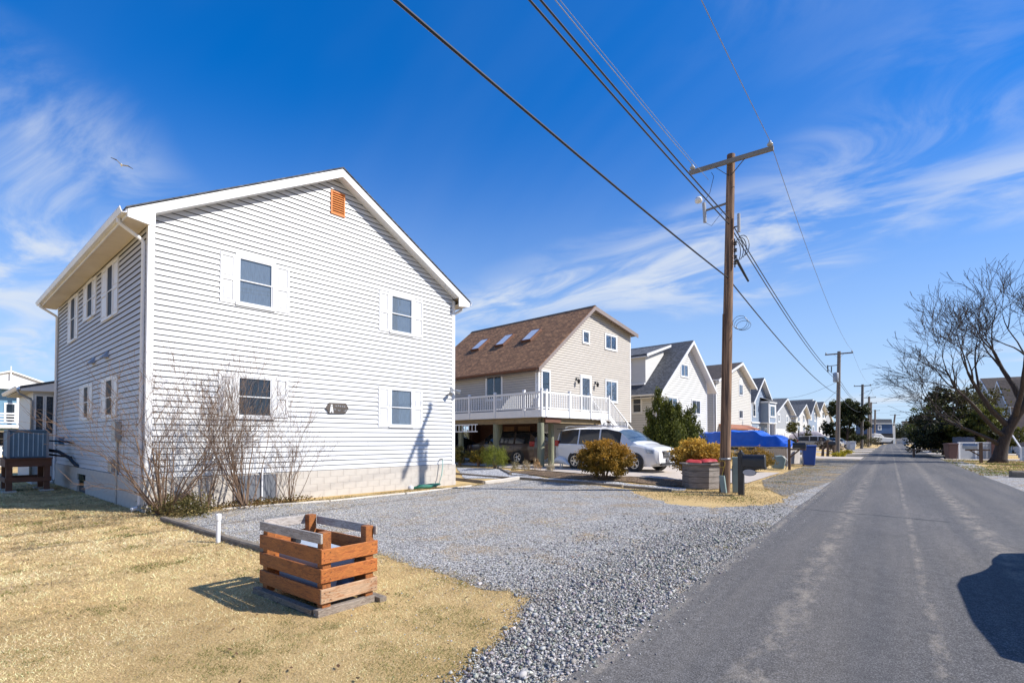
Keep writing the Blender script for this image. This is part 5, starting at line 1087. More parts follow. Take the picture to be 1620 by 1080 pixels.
for k in range(4):
    pts = [(tx(7)+0.2+0.05*k+0.12*math.sin(a)*(1+0.2*k), 0.03*k, 7.1+0.06*k+0.32*math.cos(a)) for a in [0.4*i-0.5 for i in range(9)]]
    MB().tube(pts, 0.012, 5).build('drip_loop', MT['black'], pt)
MB().tube([(tx(6.8)+0.2, 0.05, 6.9), (tx(6.6)+0.42, 0.6, 6.35)], [0.045, 0.03], 6).build('splice', MT['black'], pt)
for k in range(3):
    pts = [(tx(5)+0.33+0.2*math.sin(a)+0.05*k, 0.05, 5.02-0.05*k+(0.2-0.03*k)*math.cos(a)) for a in [0.42*i for i in range(16)]]
    MB().tube(pts, 0.007, 4).build('cable_coil', MT['black'], pt)
MB().tube([(tx(0.4)-0.10, -0.13, 0.05), (tx(3)-0.10, -0.13, 3.0), (tx(5)-0.10, -0.12, 5.3)], 0.018, 6).build('ground_wire_moulding', MT['polewood'], pt)
MB().lathe([(0.165, 0.98), (0.17, 0.99), (0.17, 1.02), (0.165, 1.03)], (tx(1), 0, 0), n=14).build('band', MT['galv'], pt)
MT['yellow'] = M('faded yellow cord', (0.55, 0.38, 0.06), (0.42, 0.28, 0.05), 0.6, 4)
MB().tube([(-0.02+0.085*math.cos(a), -0.175, 0.86+0.10*math.sin(a)) for a in [0.4*i for i in range(17)]]+[(-0.05, -0.175, 0.4)], 0.01, 5).build('cord_loop', MT['yellow'], pt)
bx_ = MB(lambda a, o, z: (a-0.12*z, -o-0.17, z)); bx_.box(-0.02, 0.12, 0.0, 0.12, 0.02, 0.52); bx_.build('cable_cover', MT['pedestal'] if 'pedestal' in MT else MT['galv'], pt)
poles = [(-4.15, 60.2, 10.2, 'second utility pole along the street, with a transformer can'), (-3.65, 101.3, 10.4, 'utility pole behind the dark evergreen, third of the row'), (-3.55, 131, 10.4, 'fourth utility pole of the row down the street'), (-3.7, 152, 10.4, 'fifth utility pole of the row, just right of the fourth'), (-3.62, 192, 10.4, 'sixth utility pole of the row, left of the blue house'), (0.6, 231, 10.4, 'leaning utility pole in front of the distant blue house'), (6.5, 315, 10.4, 'pale utility pole beyond the end of the street'), (11.2, 354, 10.4, 'distant utility pole among far trees')]
tops = [top1]
for i, (x, y, H, lab) in enumerate(poles):
    p, tp, am = pole(lab, (x, y, 0), H, 0.17+0.0006*y, 0.12+0.0006*y, (0.25 if 'leaning' not in lab else 1.2, 0), 2.35 if i < 5 else 3.0, -0.25, 'polegrey'); tops.append(tp)
    if i == 0:
        MB().lathe([(0.02, 7.15), (0.24, 7.17), (0.25, 7.3), (0.25, 8.0), (0.23, 8.05), (0.06, 8.12)], (-0.02, -0.42, 0), n=14).build('transformer', MT['galv'], p, smooth=True, ang=40)
        MB().bar((0.1, -0.1, 8.85), (-0.75, -0.15, 8.8), 0.06, 0.06).build('cutout_bracket', MT['armwood'], p)
        MB().tube([(-0.72, -0.15, 8.9), (-0.70, -0.15, 8.2)], 0.06, 8).build('fuse_cutout', MT['black'], p); MB().tube([(-0.4, -0.15, 8.75), (-0.4, -0.15, 8.2)], 0.05, 8).build('fuse_cutout', MT['black'], p)
        for z in (6.6, 6.85, 7.0): MB().lathe([(0.03, -0.05), (0.07, 0), (0.03, 0.05)], (0.25, -0.1, z), n=8).build('spool_insulator', MT['black'], p)
def wire(name, label, pts, r, sag, mat='black', cat='cable', group='overhead wires'):
    out = []
    for a, b, s in zip(pts[:-1], pts[1:], sag):
        a, b = Vector(a), Vector(b); n_ = max(8, int((b-a).length/1.5))
        for i in range(n_): q = i/n_; p = a.lerp(b, q); p.z -= s*4*q*(1-q); out.append(p)
    out.append(Vector(pts[-1])); rr = [max(r, r*0.9) for _ in out]
    o = MB().tube(out, rr, 5).build(name, MT[mat], None); tag(o, label, cat, group); return o
MT['wirebare'] = M('bare wire', (0.30, 0.31, 0.33), (0.22, 0.23, 0.25), 0.5, 3)
att = lambda z: P1+Vector((tx(z), -0.13, z))
T2 = Vector((-4.0, 60.1, 0))
wire('communication_cable', 'thick black cable crossing the sky lowest to the nearest pole', [(-4.1, -32, 6.9), att(6.36), T2+Vector((0, 0, 5.95)), (-3.5, 101.2, 6.0), (-3.4, 131, 6.0)], 0.021, [0.75, 0.55, 0.6, 0.6])
wire('service_cable', 'left one of two black twisted cables above the thick lower cable', [(-4.12, -32, 8.2), att(7.95), T2+Vector((0, 0, 7.3)), (-3.5, 101.2, 7.4)], 0.018, [0.75, 0.65, 0.7])
wire('service_cable', 'right one of two black twisted cables above the thick lower cable', [(-4.05, -32, 8.6), att(8.12), T2+Vector((0.1, 0, 7.45)), (-3.45, 101.2, 7.5)], 0.018, [0.85, 0.65, 0.7])
al, ar_ = P1+Vector((arm1[0]-1.085, arm1[1], arm1[2]+0.24)), P1+Vector((arm1[0]+1.085, arm1[1], arm1[2]+0.24))
a2l, a2r = Vector((-4.15+0.24-1.085, 60.05, 10.2)), Vector((-4.15+0.24+1.085, 60.05, 10.2))
wire('power_line', 'thin wire running from the crossarm left insulator toward the viewer', [(-5.2, -32, 10.4), al], 0.009, [0.8], 'wirebare')
wire('power_line', 'thin wire running just below the left crossarm insulator past the pole', [(-5.0, -32, 9.9), P1+Vector((tx(9.4)-0.6, -0.14, 9.42))], 0.006, [0.75], 'wirebare')
wire('power_line', 'thin wire over the crossarm right insulator along the street', [(-2.9, -32, 10.8), ar_, a2r, (-2.35, 101.2, 10.4), (-2.3, 130.9, 10.4)], 0.009, [1.2, 0.9, 0.8, 0.7], 'wirebare')
for i, (a, b, s) in enumerate((((-3.5, 152, 8), (-3.5, 192, 8), 0.8), ((-3.5, 192, 8.4), (1.6, 231, 8.4), 0.7))): wire('power_line', ('dark wire between the far poles before the evergreen', 'dark wire between the far poles by the blue house')[i], [a, b], 0.02, [s])
wire('service_drop', 'cable sloping from the second pole down to the grey roofed houses', [T2+Vector((-0.1, 0, 7.2)), (-13.6, 84, 7.6)], 0.014, [0.6]); wire('service_drop', 'cable from the second pole to the dark roofed house', [T2+Vector((-0.1, 0, 6.4)), (-13.0, 118, 7.4)], 0.014, [0.6])
for i, z in enumerate((13.5, 16.5, 19.0)): wire('transmission_line', ('lowest', 'middle', 'top')[i]+' of three faint power lines crossing the sky at the end of the street', [(-40, 300, z+1), (160, 300, z)], 0.03, [1.0], 'wirebare')
# ------------------------------------------------------------------ slatted bin crate on the lawn
def plank(name, c1, c2, along, rough=0.65):
    st = (1.2, 9, 9) if along == 'x' else (9, 1.2, 9)
    m, t, b = newmat(name); v = coords(t, st); n = noise_n(t, v, 3.0, 7, 0.62, 0.9); n2 = noise_n(t, coords(t), 4.0, 4)
    c = ramp(t, n, [(0.28, tuple(x*0.6 for x in c2)), (0.40, c1), (0.46, c2), (0.52, c1), (0.58, tuple(x*0.65 for x in c1)), (0.72, tuple(min(1, x*1.2) for x in c1))])
    t.links.new(mixc(t, 1.0, c, ramp(t, n2, [(0.3, (0.8,)*3), (0.7, (1.12,)*3)]), 'MULTIPLY'), b.inputs['Base Color'])
    b.inputs['Roughness'].default_value = rough; bump(t, b, n, 0.35, 0.006); return m
MT['ced_x_shaded'] = plank('cedar plank lengthwise shaded tone', (0.40, 0.135, 0.028), (0.15, 0.045, 0.012), 'x'); MT['ced_y_lit'] = plank('cedar plank end side sunlit tone', (0.52, 0.17, 0.035), (0.26, 0.07, 0.016), 'y')  # lengthwise cedar darker, end side brighter: shade and sun painted into the tone
MT['worn_y'] = plank('worn cedar plank', (0.50, 0.33, 0.20), (0.30, 0.13, 0.05), 'y'); MT['gry_x'] = plank('weathered grey plank', (0.52, 0.47, 0.42), (0.26, 0.22, 0.19), 'x', 0.85); MT['gry_y'] = plank('weathered grey plank end side', (0.52, 0.47, 0.42), (0.26, 0.22, 0.19), 'y', 0.85)
MT['old_x'] = plank('old timber', (0.26, 0.215, 0.165), (0.10, 0.08, 0.06), 'x', 0.9); MT['old_y_lit'] = plank('old timber end side lit tone', (0.34, 0.28, 0.22), (0.16, 0.12, 0.09), 'y', 0.9)  # lengthwise copy darker: shade on the crate's near base timber put into colour
ck = thing('slatted_crate', 'orange stained slatted wooden bin crate standing on the dry lawn', 'crate', (-4.17, 2.79, 0), R(-3))
LX, LY = -1.14, 0.60
random.seed(3)
def cb_(name, m, x0, x1, y0, y1, z0, z1):
    j = lambda: random.uniform(-0.004, 0.004)
    return MB().box(x0+j(), x1+j(), y0, y1, z0+j(), z1+j()).build(name, MT[m], ck, bevel=0.004)
for i, (z0, z1) in enumerate(((0.105, 0.24), (0.29, 0.42), (0.465, 0.60))):
    cb_('slat', 'ced_x_shaded', LX, -0.002, 0.0, 0.022, z0, z1); cb_('slat', 'ced_x_shaded', LX, 0.0, LY-0.022, LY, z0, z1)
    cb_('slat', 'worn_y' if i == 0 else 'ced_y_lit', 0.002, 0.024, -0.002, LY+0.01, z0, z1); cb_('slat', 'ced_y_lit', LX-0.024, LX-0.002, 0, LY, z0, z1)
for (x, y, zt) in ((-0.047, 0.069, 0.745), (LX+0.047, 0.069, 0.70), (-0.047, LY-0.069, 0.745), (LX+0.047, LY-0.069, 0.76)):
    MB().box(x-0.044, x+0.044, y-0.044, y+0.044, 0.02, zt).build('post', MT['ced_x_shaded'], ck, bevel=0.004)
cb_('top_rail', 'gry_x', LX-0.03, 0.0, 0.001, 0.0245, 0.645, 0.735); cb_('top_rail', 'gry_x', LX+0.09, 0.03, LY-0.0245, LY-0.001, 0.655, 0.745); cb_('top_rail', 'gry_y', LX-0.03, LX+0.0, 0.03, LY+0.02, 0.655, 0.75)
cb_('base_timber', 'old_y_lit', -0.055, 0.035, -0.035, LY-0.03, -0.02, 0.065); cb_('base_timber', 'old_x', LX-0.06, -0.06, -0.05, 0.02, -0.03, 0.055); cb_('base_timber', 'old_x', LX, 0.09, LY-0.015, LY+0.07, -0.02, 0.05)
nail = None
for (z0, z1) in ((0.105, 0.24), (0.29, 0.42), (0.465, 0.60)):
    for y in (0.03, 0.09, LY-0.06, LY-0.02):
        for z in (z0+0.035, z1-0.035):
            if nail is None: nail = MB().lathe([(0.0015, -0.001), (0.004, -0.001), (0.004, 0.002), (0.0015, 0.002)], (0, 0, 0), 'x', 6).build('nail', MT['black'], ck); nn = nail
            else: nn = nail.copy(); link(nn, ck)
            nn.location = (0.026, y+random.uniform(-0.006, 0.006), z)
MB().tube([(-0.03, LY-0.04, 0.74), (-0.03, LY-0.04, 0.80), (-0.02, LY-0.035, 0.815), (-0.01, LY-0.03, 0.80)], 0.004, 5).build('hook', MT['galv'], ck)
MT['bluegreyp'] = M('pale blue grey plastic', (0.40, 0.47, 0.55), (0.32, 0.38, 0.46), 0.45, 2); MT['blacktar'] = M('dark blue tarpaulin', (0.02, 0.04, 0.09), (0.03, 0.06, 0.13), 0.5, 4)
tk = thing('plastic_tank', 'pale blue grey container with dark cap lying inside the slatted crate', 'container', (-4.72, 3.02, 0.02), R(-3))
MB().prism([(-0.40, 0.03), (0.46, 0.03), (0.47, 0.42), (0.40, 0.50), (-0.34, 0.52), (-0.42, 0.44)], -0.10, 0.24).build('body', MT['bluegreyp'], tk, bevel=0.03)
MB().lathe([(0.05, 0.0), (0.05, 0.05), (0.03, 0.07)], (-0.2, -0.02, 0.52), n=12).build('cap', MT['black'], tk)
bgp = thing('dark_bag', 'crumpled dark blue plastic bag inside the slatted crate', 'bag', (-4.32, 3.12, 0.05)); 
V = [] ; mbg = MB(); mbg.lathe([(0.02, 0.0), (0.10, 0.02), (0.125, 0.15), (0.10, 0.30), (0.05, 0.36)], (0, 0, 0), n=12); mbg.build('bag', MT['blacktar'], bgp)
# ------------------------------------------------------------------ pipe, timbers
pv = thing('white_pipe', 'short white plastic standpipe beside the timber edging', 'pipe', gp(345, 858)); MB().tube([(0, 0, -0.05), (0, 0, 0.40)], 0.032, 12).build('pipe', MT['trim'], pv, smooth=True, ang=40); MB().lathe([(0.038, 0.34), (0.042, 0.35), (0.042, 0.43), (0.03, 0.445)], (0, 0, 0), n=12).build('cap', MT['trim'], pv)
def timber(label, a, b, wd=0.12, ht=0.10, mat=None, group='landscape timbers', sink=0.02):
    a, b = Vector(a), Vector(b); d = b-a; a.z = terr(a.x, a.y)+ht/2-sink; b.z = terr(b.x, b.y)+ht/2-sink
    c = (a+b)/2; Ln = (b-a).length; mb = MB(); n_ = max(2, int(Ln/0.35)); pts = [Vector(((i/n_-0.5)*Ln, random.uniform(-0.008, 0.008), random.uniform(-0.006, 0.006))) for i in range(n_+1)]
    vs_, fs_ = [], []
    for i, p in enumerate(pts):
        for y, z in ((-1, -1), (1, -1), (1, 0.6), (0.7, 1), (-0.7, 1), (-1, 0.6)): vs_.append((p.x, p.y+y*wd/2*random.uniform(0.94, 1.03), p.z+z*ht/2*random.uniform(0.94, 1.03)))
    for i in range(len(pts)-1):
        for k in range(6): fs_.append((i*6+k, i*6+(k+1) % 6, (i+1)*6+(k+1) % 6, (i+1)*6+k))
    fs_ += [tuple(range(6)), tuple(len(vs_)-6+k for k in range(6))]; mb.add(vs_, fs_)
    o = mb.build('landscape_timber', mat or MT['old_x'], None); o.location = c; o.rotation_euler = (0, -math.atan2(b.z-a.z, Vector((d.x, d.y)).length), math.atan2(d.y, d.x)); tag(o, label, 'timber', group); return o
MT['bleach'] = M('bleached timber', (0.66, 0.60, 0.52), (0.50, 0.45, 0.38), 0.9, 3, (1, 6, 6))
timber('old grey timber edging on the lawn side of the driveway, left of the white pipe', gp(258, 823), gp(348, 851)); timber('old grey timber edging between the white pipe and the slatted crate', gp(350, 853), gp(425, 874))
timber('pale thin timber edging at the left end of the white house wall', gp(352, 806), gp(520, 793), 0.07, 0.06, MT['bleach']); timber('pale thin timber edging along the middle of the white house wall', gp(522, 793), gp(640, 781), 0.07, 0.06, MT['bleach']); timber('pale thin timber edging below the coiled garden hose', gp(642, 781), gp(745, 769), 0.07, 0.06, MT['bleach'])
timber('dark timber bordering the small grass strip beside the white house', gp(719, 759), gp(765, 764.5), 0.10, 0.13); timber('bleached timber at the corner of the small grass strip', gp(767, 765), gp(821, 758), 0.10, 0.13, MT['bleach']); timber('grey timber behind the small grass strip', gp(722, 750), gp(805, 757), 0.09, 0.09)
timber('first long timber bordering the white stone bed', gp(822, 757.5), gp(905, 764)); timber('second long timber bordering the white stone bed', gp(907, 764), gp(985, 770)); timber('third timber bordering the white stone bed near the planter', gp(987, 771), gp(1062, 777))
timber('short loose timber lying in the mulch bed', gp(788, 741), gp(808, 751), 0.1, 0.1); timber('thin timber lying between stone bed and mulch', gp(808, 752), gp(842, 753), 0.06, 0.06)
# ------------------------------------------------------------------ wooden planter, mailbox, pedestal by the pole
MT['pl_dark'] = M('weathered board', (0.30, 0.265, 0.235), (0.13, 0.11, 0.095), 0.9, 4, (1, 1, 7), bmp=0.4)
pc = Vector((-4.95, 17.25, 0)); plt = thing('wooden_planter', 'six sided weathered wooden planter box with red sacks on top', 'planter', pc, R(8))
RA = 0.60
def hexp(i, r): a = R(-120+60*i); return (r*math.cos(a), r*math.sin(a))
for i in range(6):
    for k in range(4):
        r0 = RA-0.012*(3-k)*0+0.0; p0, p1 = hexp(i, RA-0.01*k*0), hexp(i+1, RA); z0 = 0.02+k*0.19
        c, d_ = Vector(((p0[0]+p1[0])/2, (p0[1]+p1[1])/2, 0)), Vector((p1[0]-p0[0], p1[1]-p0[1], 0)); nrm_ = Vector((c.x, c.y, 0)).normalized(); jn = random.uniform(-0.006, 0.006)
        a_, b_ = Vector((*p0, z0+0.09)), Vector((*p1, z0+0.09)); MB().bar(a_-nrm_*(0.02+jn)+d_.normalized()*0.005, b_-nrm_*(0.02+jn)-d_.normalized()*0.005, 0.04, 0.178).build('board', MT['pl_dark'], plt)
    p0, p1 = hexp(i, RA+0.03), hexp(i+1, RA+0.03); MB().bar((*p0, 0.80), (*p1, 0.80), 0.12, 0.04).build('rim_board', MT['pl_dark'], plt)
MB().prism([hexp(i, RA-0.05) for i in range(6)], 0.6, 0.72, 'z').build('soil', MT['mulch'], plt)
MT['red'] = M('red plastic sack', (0.50, 0.055, 0.05), (0.38, 0.035, 0.035), 0.45, 4)
for q, (x, y, a) in enumerate(((-0.18, -0.10, 0.2), (0.20, 0.08, 0.7))):
    s = MB(); n_ = 9; vs_, fs_ = [], []
    for sgn in (1, -1):
        for i in range(n_):
            for j in range(7):
                u, v = i/(n_-1)*2-1, j/6*2-1; z = 0.07*((1-u**4)*(1-v**4))**0.5*(1+0.35*noise.noise((u*2+q*5, v*2, 1)))
                vs_.append((u*0.27, v*0.19, sgn*z if sgn > 0 else -0.3*z))
    for b0 in (0, n_*7):
        for i in range(n_-1):
            for j in range(6): fs_.append((b0+i*7+j, b0+i*7+j+1, b0+(i+1)*7+j+1, b0+(i+1)*7+j))
    s.add(vs_, fs_); o = s.build('plastic_sack', MT['red'], None, smooth=True); o.location = pc+Vector((x, y, 0.85+0.03*q)); o.rotation_euler = (0.08, 0.05*(-1)**q, a+R(8)); tag(o, ('left red plastic sack lying on the wooden planter', 'right red plastic sack lying on the wooden planter')[q], 'sack', 'red sacks on the planter')
pd = thing('utility_pedestal', 'grey green telephone pedestal between the utility pole and black mailbox', 'utility box', (-3.70, 16.42, 0), R(10)); MB().box(-0.10, 0.10, -0.09, 0.09, 0, 1.02).build('body', MT['pedestal'], pd, bevel=0.012); MB().box(-0.11, 0.11, -0.10, 0.10, 1.0, 1.06).build('cap', MT['pedestal'], pd, bevel=0.015); MB().box(-0.11, -0.095, -0.07, 0.07, 0.3, 0.8).build('door', MT['pedestal'], pd)
def mailbox_body(par, c, L_, wd, ht, rot, mat):
    prof = [(-wd/2, 0), (wd/2, 0), (wd/2, ht*0.55)]+[(wd/2*math.cos(a), ht*0.55+ht*0.45*math.sin(a)) for a in [math.pi*i/10 for i in range(1, 10)]]+[(-wd/2, ht*0.55)]
    mb = MB(); mb.prism([(p[0], p[1]) for p in prof], -L_/2, L_/2); o = mb.build('mailbox_body', MT[mat], par, bevel=0.006); o.location = c; o.rotation_euler = (0, 0, rot); return o
mbp = Vector((-3.42, 15.78, 0)); mbx = thing('mailbox', 'black plastic post mailbox with white oval tag beside the utility pole', 'mailbox', mbp, 0)
MB().box(-0.075, 0.075, -0.075, 0.075, -0.05, 1.18).build('post', MT['black'], mbx, bevel=0.01); MB().lathe([(0.09, 1.17), (0.09, 1.20), (0.05, 1.22), (0.045, 1.25), (0.02, 1.28)], (0, 0, 0), n=12).build('finial', MT['black'], mbx)
bd = mailbox_body(mbx, (0.34, -0.0, 0.82), 0.58, 0.24, 0.34, R(90), 'black'); MB().box(-0.12, 0.12, 0.295, 0.31, 0.02, 0.30).build('door', MT['black'], bd, bevel=0.004)
MB().box(0.05, 0.66, -0.10, 0.10, 0.76, 0.81).build('arm', MT['black'], mbx, bevel=0.008); MB().prism([(0.07, 0.76), (0.5, 0.76), (0.07, 0.60)], -0.03, 0.03).build('gusset', MT['black'], mbx)
ov_ = MB(); ov_.lathe([(0.0, -0.004), (1.0, -0.004), (1.0, 0.004), (0.0, 0.004)], (0, 0, 0), 'y', 24); MT['ovaltag'] = M('grey white tag', (0.42, 0.43, 0.47), (0.36, 0.37, 0.41), 0.4, 3); o = ov_.build('oval_tag', MT['ovaltag'], mbx); o.scale = (0.17, 1.0, 0.085); o.location = (0.24, -0.125, 0.66)
o2_ = MB(); o2_.lathe([(0.0, -0.004), (1.0, -0.004), (1.0, 0.004), (0.0, 0.004)], (0, 0, 0), 'y', 24); o = o2_.build('tag_rim', MT['black'], mbx); o.scale = (0.185, 1.0, 0.098); o.location = (0.24, -0.116, 0.66)
# second mailbox, bins, board enclosure
m2 = gp(1249, 743); m2 = Vector((m2.x, m2.y, 0)); mx2 = thing('mailbox', 'black mailbox on brown timber post with diagonal brace by the board enclosure', 'mailbox', m2)
MT['post'] = M('brown post', (0.17, 0.11, 0.07), (0.10, 0.065, 0.045), 0.85, 3, (5, 5, 0.6)); MB().box(-0.06, 0.06, -0.06, 0.06, -0.05, 1.58).build('post', MT['post'], mx2); MB().box(0.06, 0.75, -0.05, 0.05, 1.02, 1.10).build('arm', MT['post'], mx2); MB().bar((0.05, 0, 0.66), (0.45, 0, 1.03), 0.07, 0.07).build('brace', MT['post'], mx2)
mailbox_body(mx2, (0.46, 0, 1.11), 0.60, 0.24, 0.30, R(90), 'black')
MT['fence'] = M('silvered boards', (0.50, 0.46, 0.42), (0.33, 0.30, 0.27), 0.9, 3, (5, 5, 0.6), bmp=0.3)
fe = thing('bin_enclosure', 'low enclosure of silvered vertical boards beside the blue bin', 'fence', (-5.95, 35.2, 0), 0)
fa_, fb_ = Vector((-0.9, 0.2, 0)), Vector((1.1, -1.0, 0)); nb = 16
for i in range(nb):
    p = fa_.lerp(fb_, (i+0.5)/nb); a = math.atan2(fb_.y-fa_.y, fb_.x-fa_.x); o = MB().box(-0.068, 0.068, -0.012, 0.012, 0.05, 1.02+random.uniform(-0.02, 0.02)).build('board', MT['fence'], fe); o.location = p+Vector((0, random.uniform(-0.006, 0.006), 0)); o.rotation_euler = (0, 0, a)
for z in (0.3, 0.8): MB().bar(fa_+Vector((0.02, 0.04, z)), fb_+Vector((0.02, 0.04, z)), 0.04, 0.08).build('rail', MT['fence'], fe)
MB().box(1.08, 1.20, -1.08, -0.96, 0, 1.05).build('corner_post', MT['trim'], fe); MB().bar((1.14, -1.0, 0.6), (1.5, 0.9, 0.6), 0.03, 1.0).build('side_panel', MT['fence'], fe)
def wheelie(name, label, base, c1, h=1.05, w=0.58, rz=0.3, group=None):
    t = thing(name, label, 'bin', base, rz, group); m = M(label[:30], c1, tuple(x*0.8 for x in c1), 0.5, 2)
    mb = MB(); vs_ = []
    for z, s in ((0.06, 0.78), (h, 1.0)): vs_ += [(sx_*w/2*s, sy_*w*0.58*s, z) for sx_, sy_ in ((-1, -1), (1, -1), (1, 1), (-1, 1))]
    mb.add(vs_, [(0, 1, 2, 3), (4, 5, 6, 7), (0, 1, 5, 4), (1, 2, 6, 5), (2, 3, 7, 6), (3, 0, 4, 7)]); mb.build('body', m, t, bevel=0.03)
    MB().prism([(-w*0.62, h+0.0), (w*0.62, h+0.0), (w*0.62, h+0.05), (0.1, h+0.11), (-w*0.62, h+0.09)], -w/2*1.05, w/2*1.05, 'x').build('lid', m, t, bevel=0.012)
    MB().tube([(-w*0.45, w*0.66, h-0.02), (w*0.45, w*0.66, h-0.02)], 0.018, 6).build('handle', MT['black'], t)
    for s in (-1, 1): MB().lathe([(0.02, -0.03), (0.11, -0.03), (0.11, 0.03), (0.02, 0.03)], (s*w*0.36, w*0.5, 0.11), 'x', 14).build('wheel', MT['rubber'], t)
    return t
wheelie('recycling_bin', 'blue wheeled recycling bin at the end of the board enclosure', (-3.85, 35.0, 0), (0.02, 0.07, 0.30), 1.12, 0.72, 0.2)
# outboard-style container by the drive edge
oc = Vector((gp(1231, 742).x, gp(1231, 742).y, 0)); cg = thing('garden_cart', 'upturned grey green wheelbarrow tub leaning beside the driveway', 'container', oc, 0.4)
MB().prism([(-0.28, 0.05), (0.24, 0.02), (0.34, 0.55), (0.18, 0.74), (-0.18, 0.70), (-0.32, 0.4)], -0.2, 0.2).build('tub', MT['pedestal'], cg, bevel=0.04); MB().tube([(0.3, -0.22, 0.0), (0.42, -0.22, 0.45), (0.2, -0.22, 0.7)], 0.02, 6).build('handle', MT['galv'], cg); MB().tube([(0.3, 0.22, 0.0), (0.42, 0.22, 0.45), (0.2, 0.22, 0.7)], 0.02, 6).build('handle', MT['galv'], cg)
# ------------------------------------------------------------------ pontoon boat under a blue tarpaulin
e3 = Vector((-math.cos(TS), math.sin(TS), 0))
bo = thing('pontoon_boat', 'pontoon boat on blocks with grey rails and silver tubes beneath the blue tarpaulin', 'boat', (-4.75, 37.3, 0), math.atan2(e3.y, e3.x))
LB = 6.5                                                   # local x runs from bow (street end) to stern
for y in (-0.85, 0.85): MB().lathe([(0.02, -0.25), (0.14, -0.05), (0.26, 0.35), (0.29, 0.6), (0.29, LB-0.2), (0.2, LB), (0.02, LB+0.02)], (0, y, 0.72), 'x', 16).build('pontoon', MT['chrome'], bo, smooth=True, ang=40)
MB().box(0.1, LB, -1.22, 1.22, 1.03, 1.10).build('deck', MT['galv'], bo); MB().box(0.3, LB-0.1, -1.14, -1.10, 1.12, 1.24).build('side_panel', MT['curtain'], bo); MB().box(0.3, LB-0.1, 1.10, 1.14, 1.12, 1.24).build('side_panel', MT['curtain'], bo)
for x in (0.8, 3.0, 5.2): MB().box(x-0.1, x+0.1, -1.2, 1.2, 0.0, 0.42).build('support_block', MT['block'], bo)
MB().box(-0.35, 0.9, -0.5, 0.5, 1.112, 1.16).build('bow_plate', MT['rust'], bo)
MT['tarp'] = M('blue tarpaulin', (0.018, 0.115, 0.56), (0.012, 0.085, 0.45), 0.35, 2.5, bmp=0.25, bscale=7)
tp_ = MB(); NX, NY = 60, 26; vs_, fs_ = [], []
for i in range(NX+1):
    x = -0.05+(LB+0.25)*i/NX
    prof = 1.24+0.58*S(x/1.1)+0.30*S((x-1.7)/0.5)-0.12*S((x-4.6)/0.6)-0.25*S((x-LB+0.5)/0.7)
    for j in range(NY+1):
        q = j/NY*2-1; y = q*1.32; crown = prof-0.10*q*q
        edge_ = max(0, abs(q)-0.78)/0.22; z = crown*(1-S(edge_*1.2))+1.10*S(edge_*1.2) if edge_ > 0 else crown
        z = max(z, 1.16) if edge_ <= 0.3 else max(1.06, z)
        fold = 0.07*(abs(math.sin(x*1.9+q*1.4))-0.6)*(1-abs(q))+0.05*max(0, math.sin(x*4.3-q*3.0))**3+0.03*math.sin(x*5+q*2.0)*math.sin(q*4)+0.05*noise.noise((x*1.7, q*2.3, 2))+0.025*noise.noise((x*5, q*6, 4)); vs_.append((x, y*(1+0.03*noise.noise((x*3, q*9, 7))*edge_), z+fold*(1-0.6*edge_)))
for i in range(NX):
    for j in range(NY): a = i*(NY+1)+j; fs_.append((a, a+1, a+NY+2, a+NY+1))
tp_.add(vs_, fs_); tpo = tp_.build('tarpaulin', MT['tarp'], None, smooth=True, ang=35); tpo.location = bo.location; tpo.rotation_euler = bo.rotation_euler; tag(tpo, 'bright blue tarpaulin draped over the pontoon boat', 'tarpaulin')
sm = tpo.modifiers.new('thick', 'SOLIDIFY'); sm.thickness = 0.01
# ------------------------------------------------------------------ vehicles
MT['white_paint'] = M('pearl white car paint', (0.74, 0.73, 0.71), (0.72, 0.71, 0.69), 0.3, 1, coat=0.6); MT['tan_paint'] = M('tan car paint', (0.42, 0.37, 0.30), (0.38, 0.33, 0.27), 0.35, 1, coat=0.5, metal=0.2)
MT['bronze_paint'] = M('dark bronze car paint', (0.09, 0.065, 0.05), (0.08, 0.055, 0.045), 0.3, 1, coat=0.6, metal=0.3); MT['blue_paint'] = M('dark blue car paint', (0.02, 0.03, 0.07), (0.02, 0.028, 0.06), 0.3, 1, coat=0.6)
MT['lamp'] = M('clear lamp', (0.34, 0.36, 0.38), (0.16, 0.17, 0.19), 0.1, 9, spec=0.8); MT['taillamp'] = M('red lamp', (0.36, 0.015, 0.015), (0.25, 0.01, 0.01), 0.2, 5); MT['cabin'] = M('dark tinted glazing', (0.012, 0.014, 0.017), (0.02, 0.022, 0.026), 0.05, 2, spec=0.9); MT['wshield'] = M('windscreen with painted sky sheen', (0.10, 0.14, 0.17), (0.05, 0.07, 0.09), 0.05, 2.5, spec=1.0)  # windscreen colour carries a painted reflection of the sky
MT['plate'] = M('licence plate', (0.10, 0.11, 0.14), (0.3, 0.3, 0.3), 0.5, 9)
def interp(tab, x):
    for (x0, v0), (x1, v1) in zip(tab[:-1], tab[1:]):
        if x <= x1: q = (x-x0)/(x1-x0) if x1 > x0 else 0; q = max(0, q); q = q*q*(3-2*q)*0.5+q*0.5; return v0+(v1-v0)*q
    return tab[-1][1]
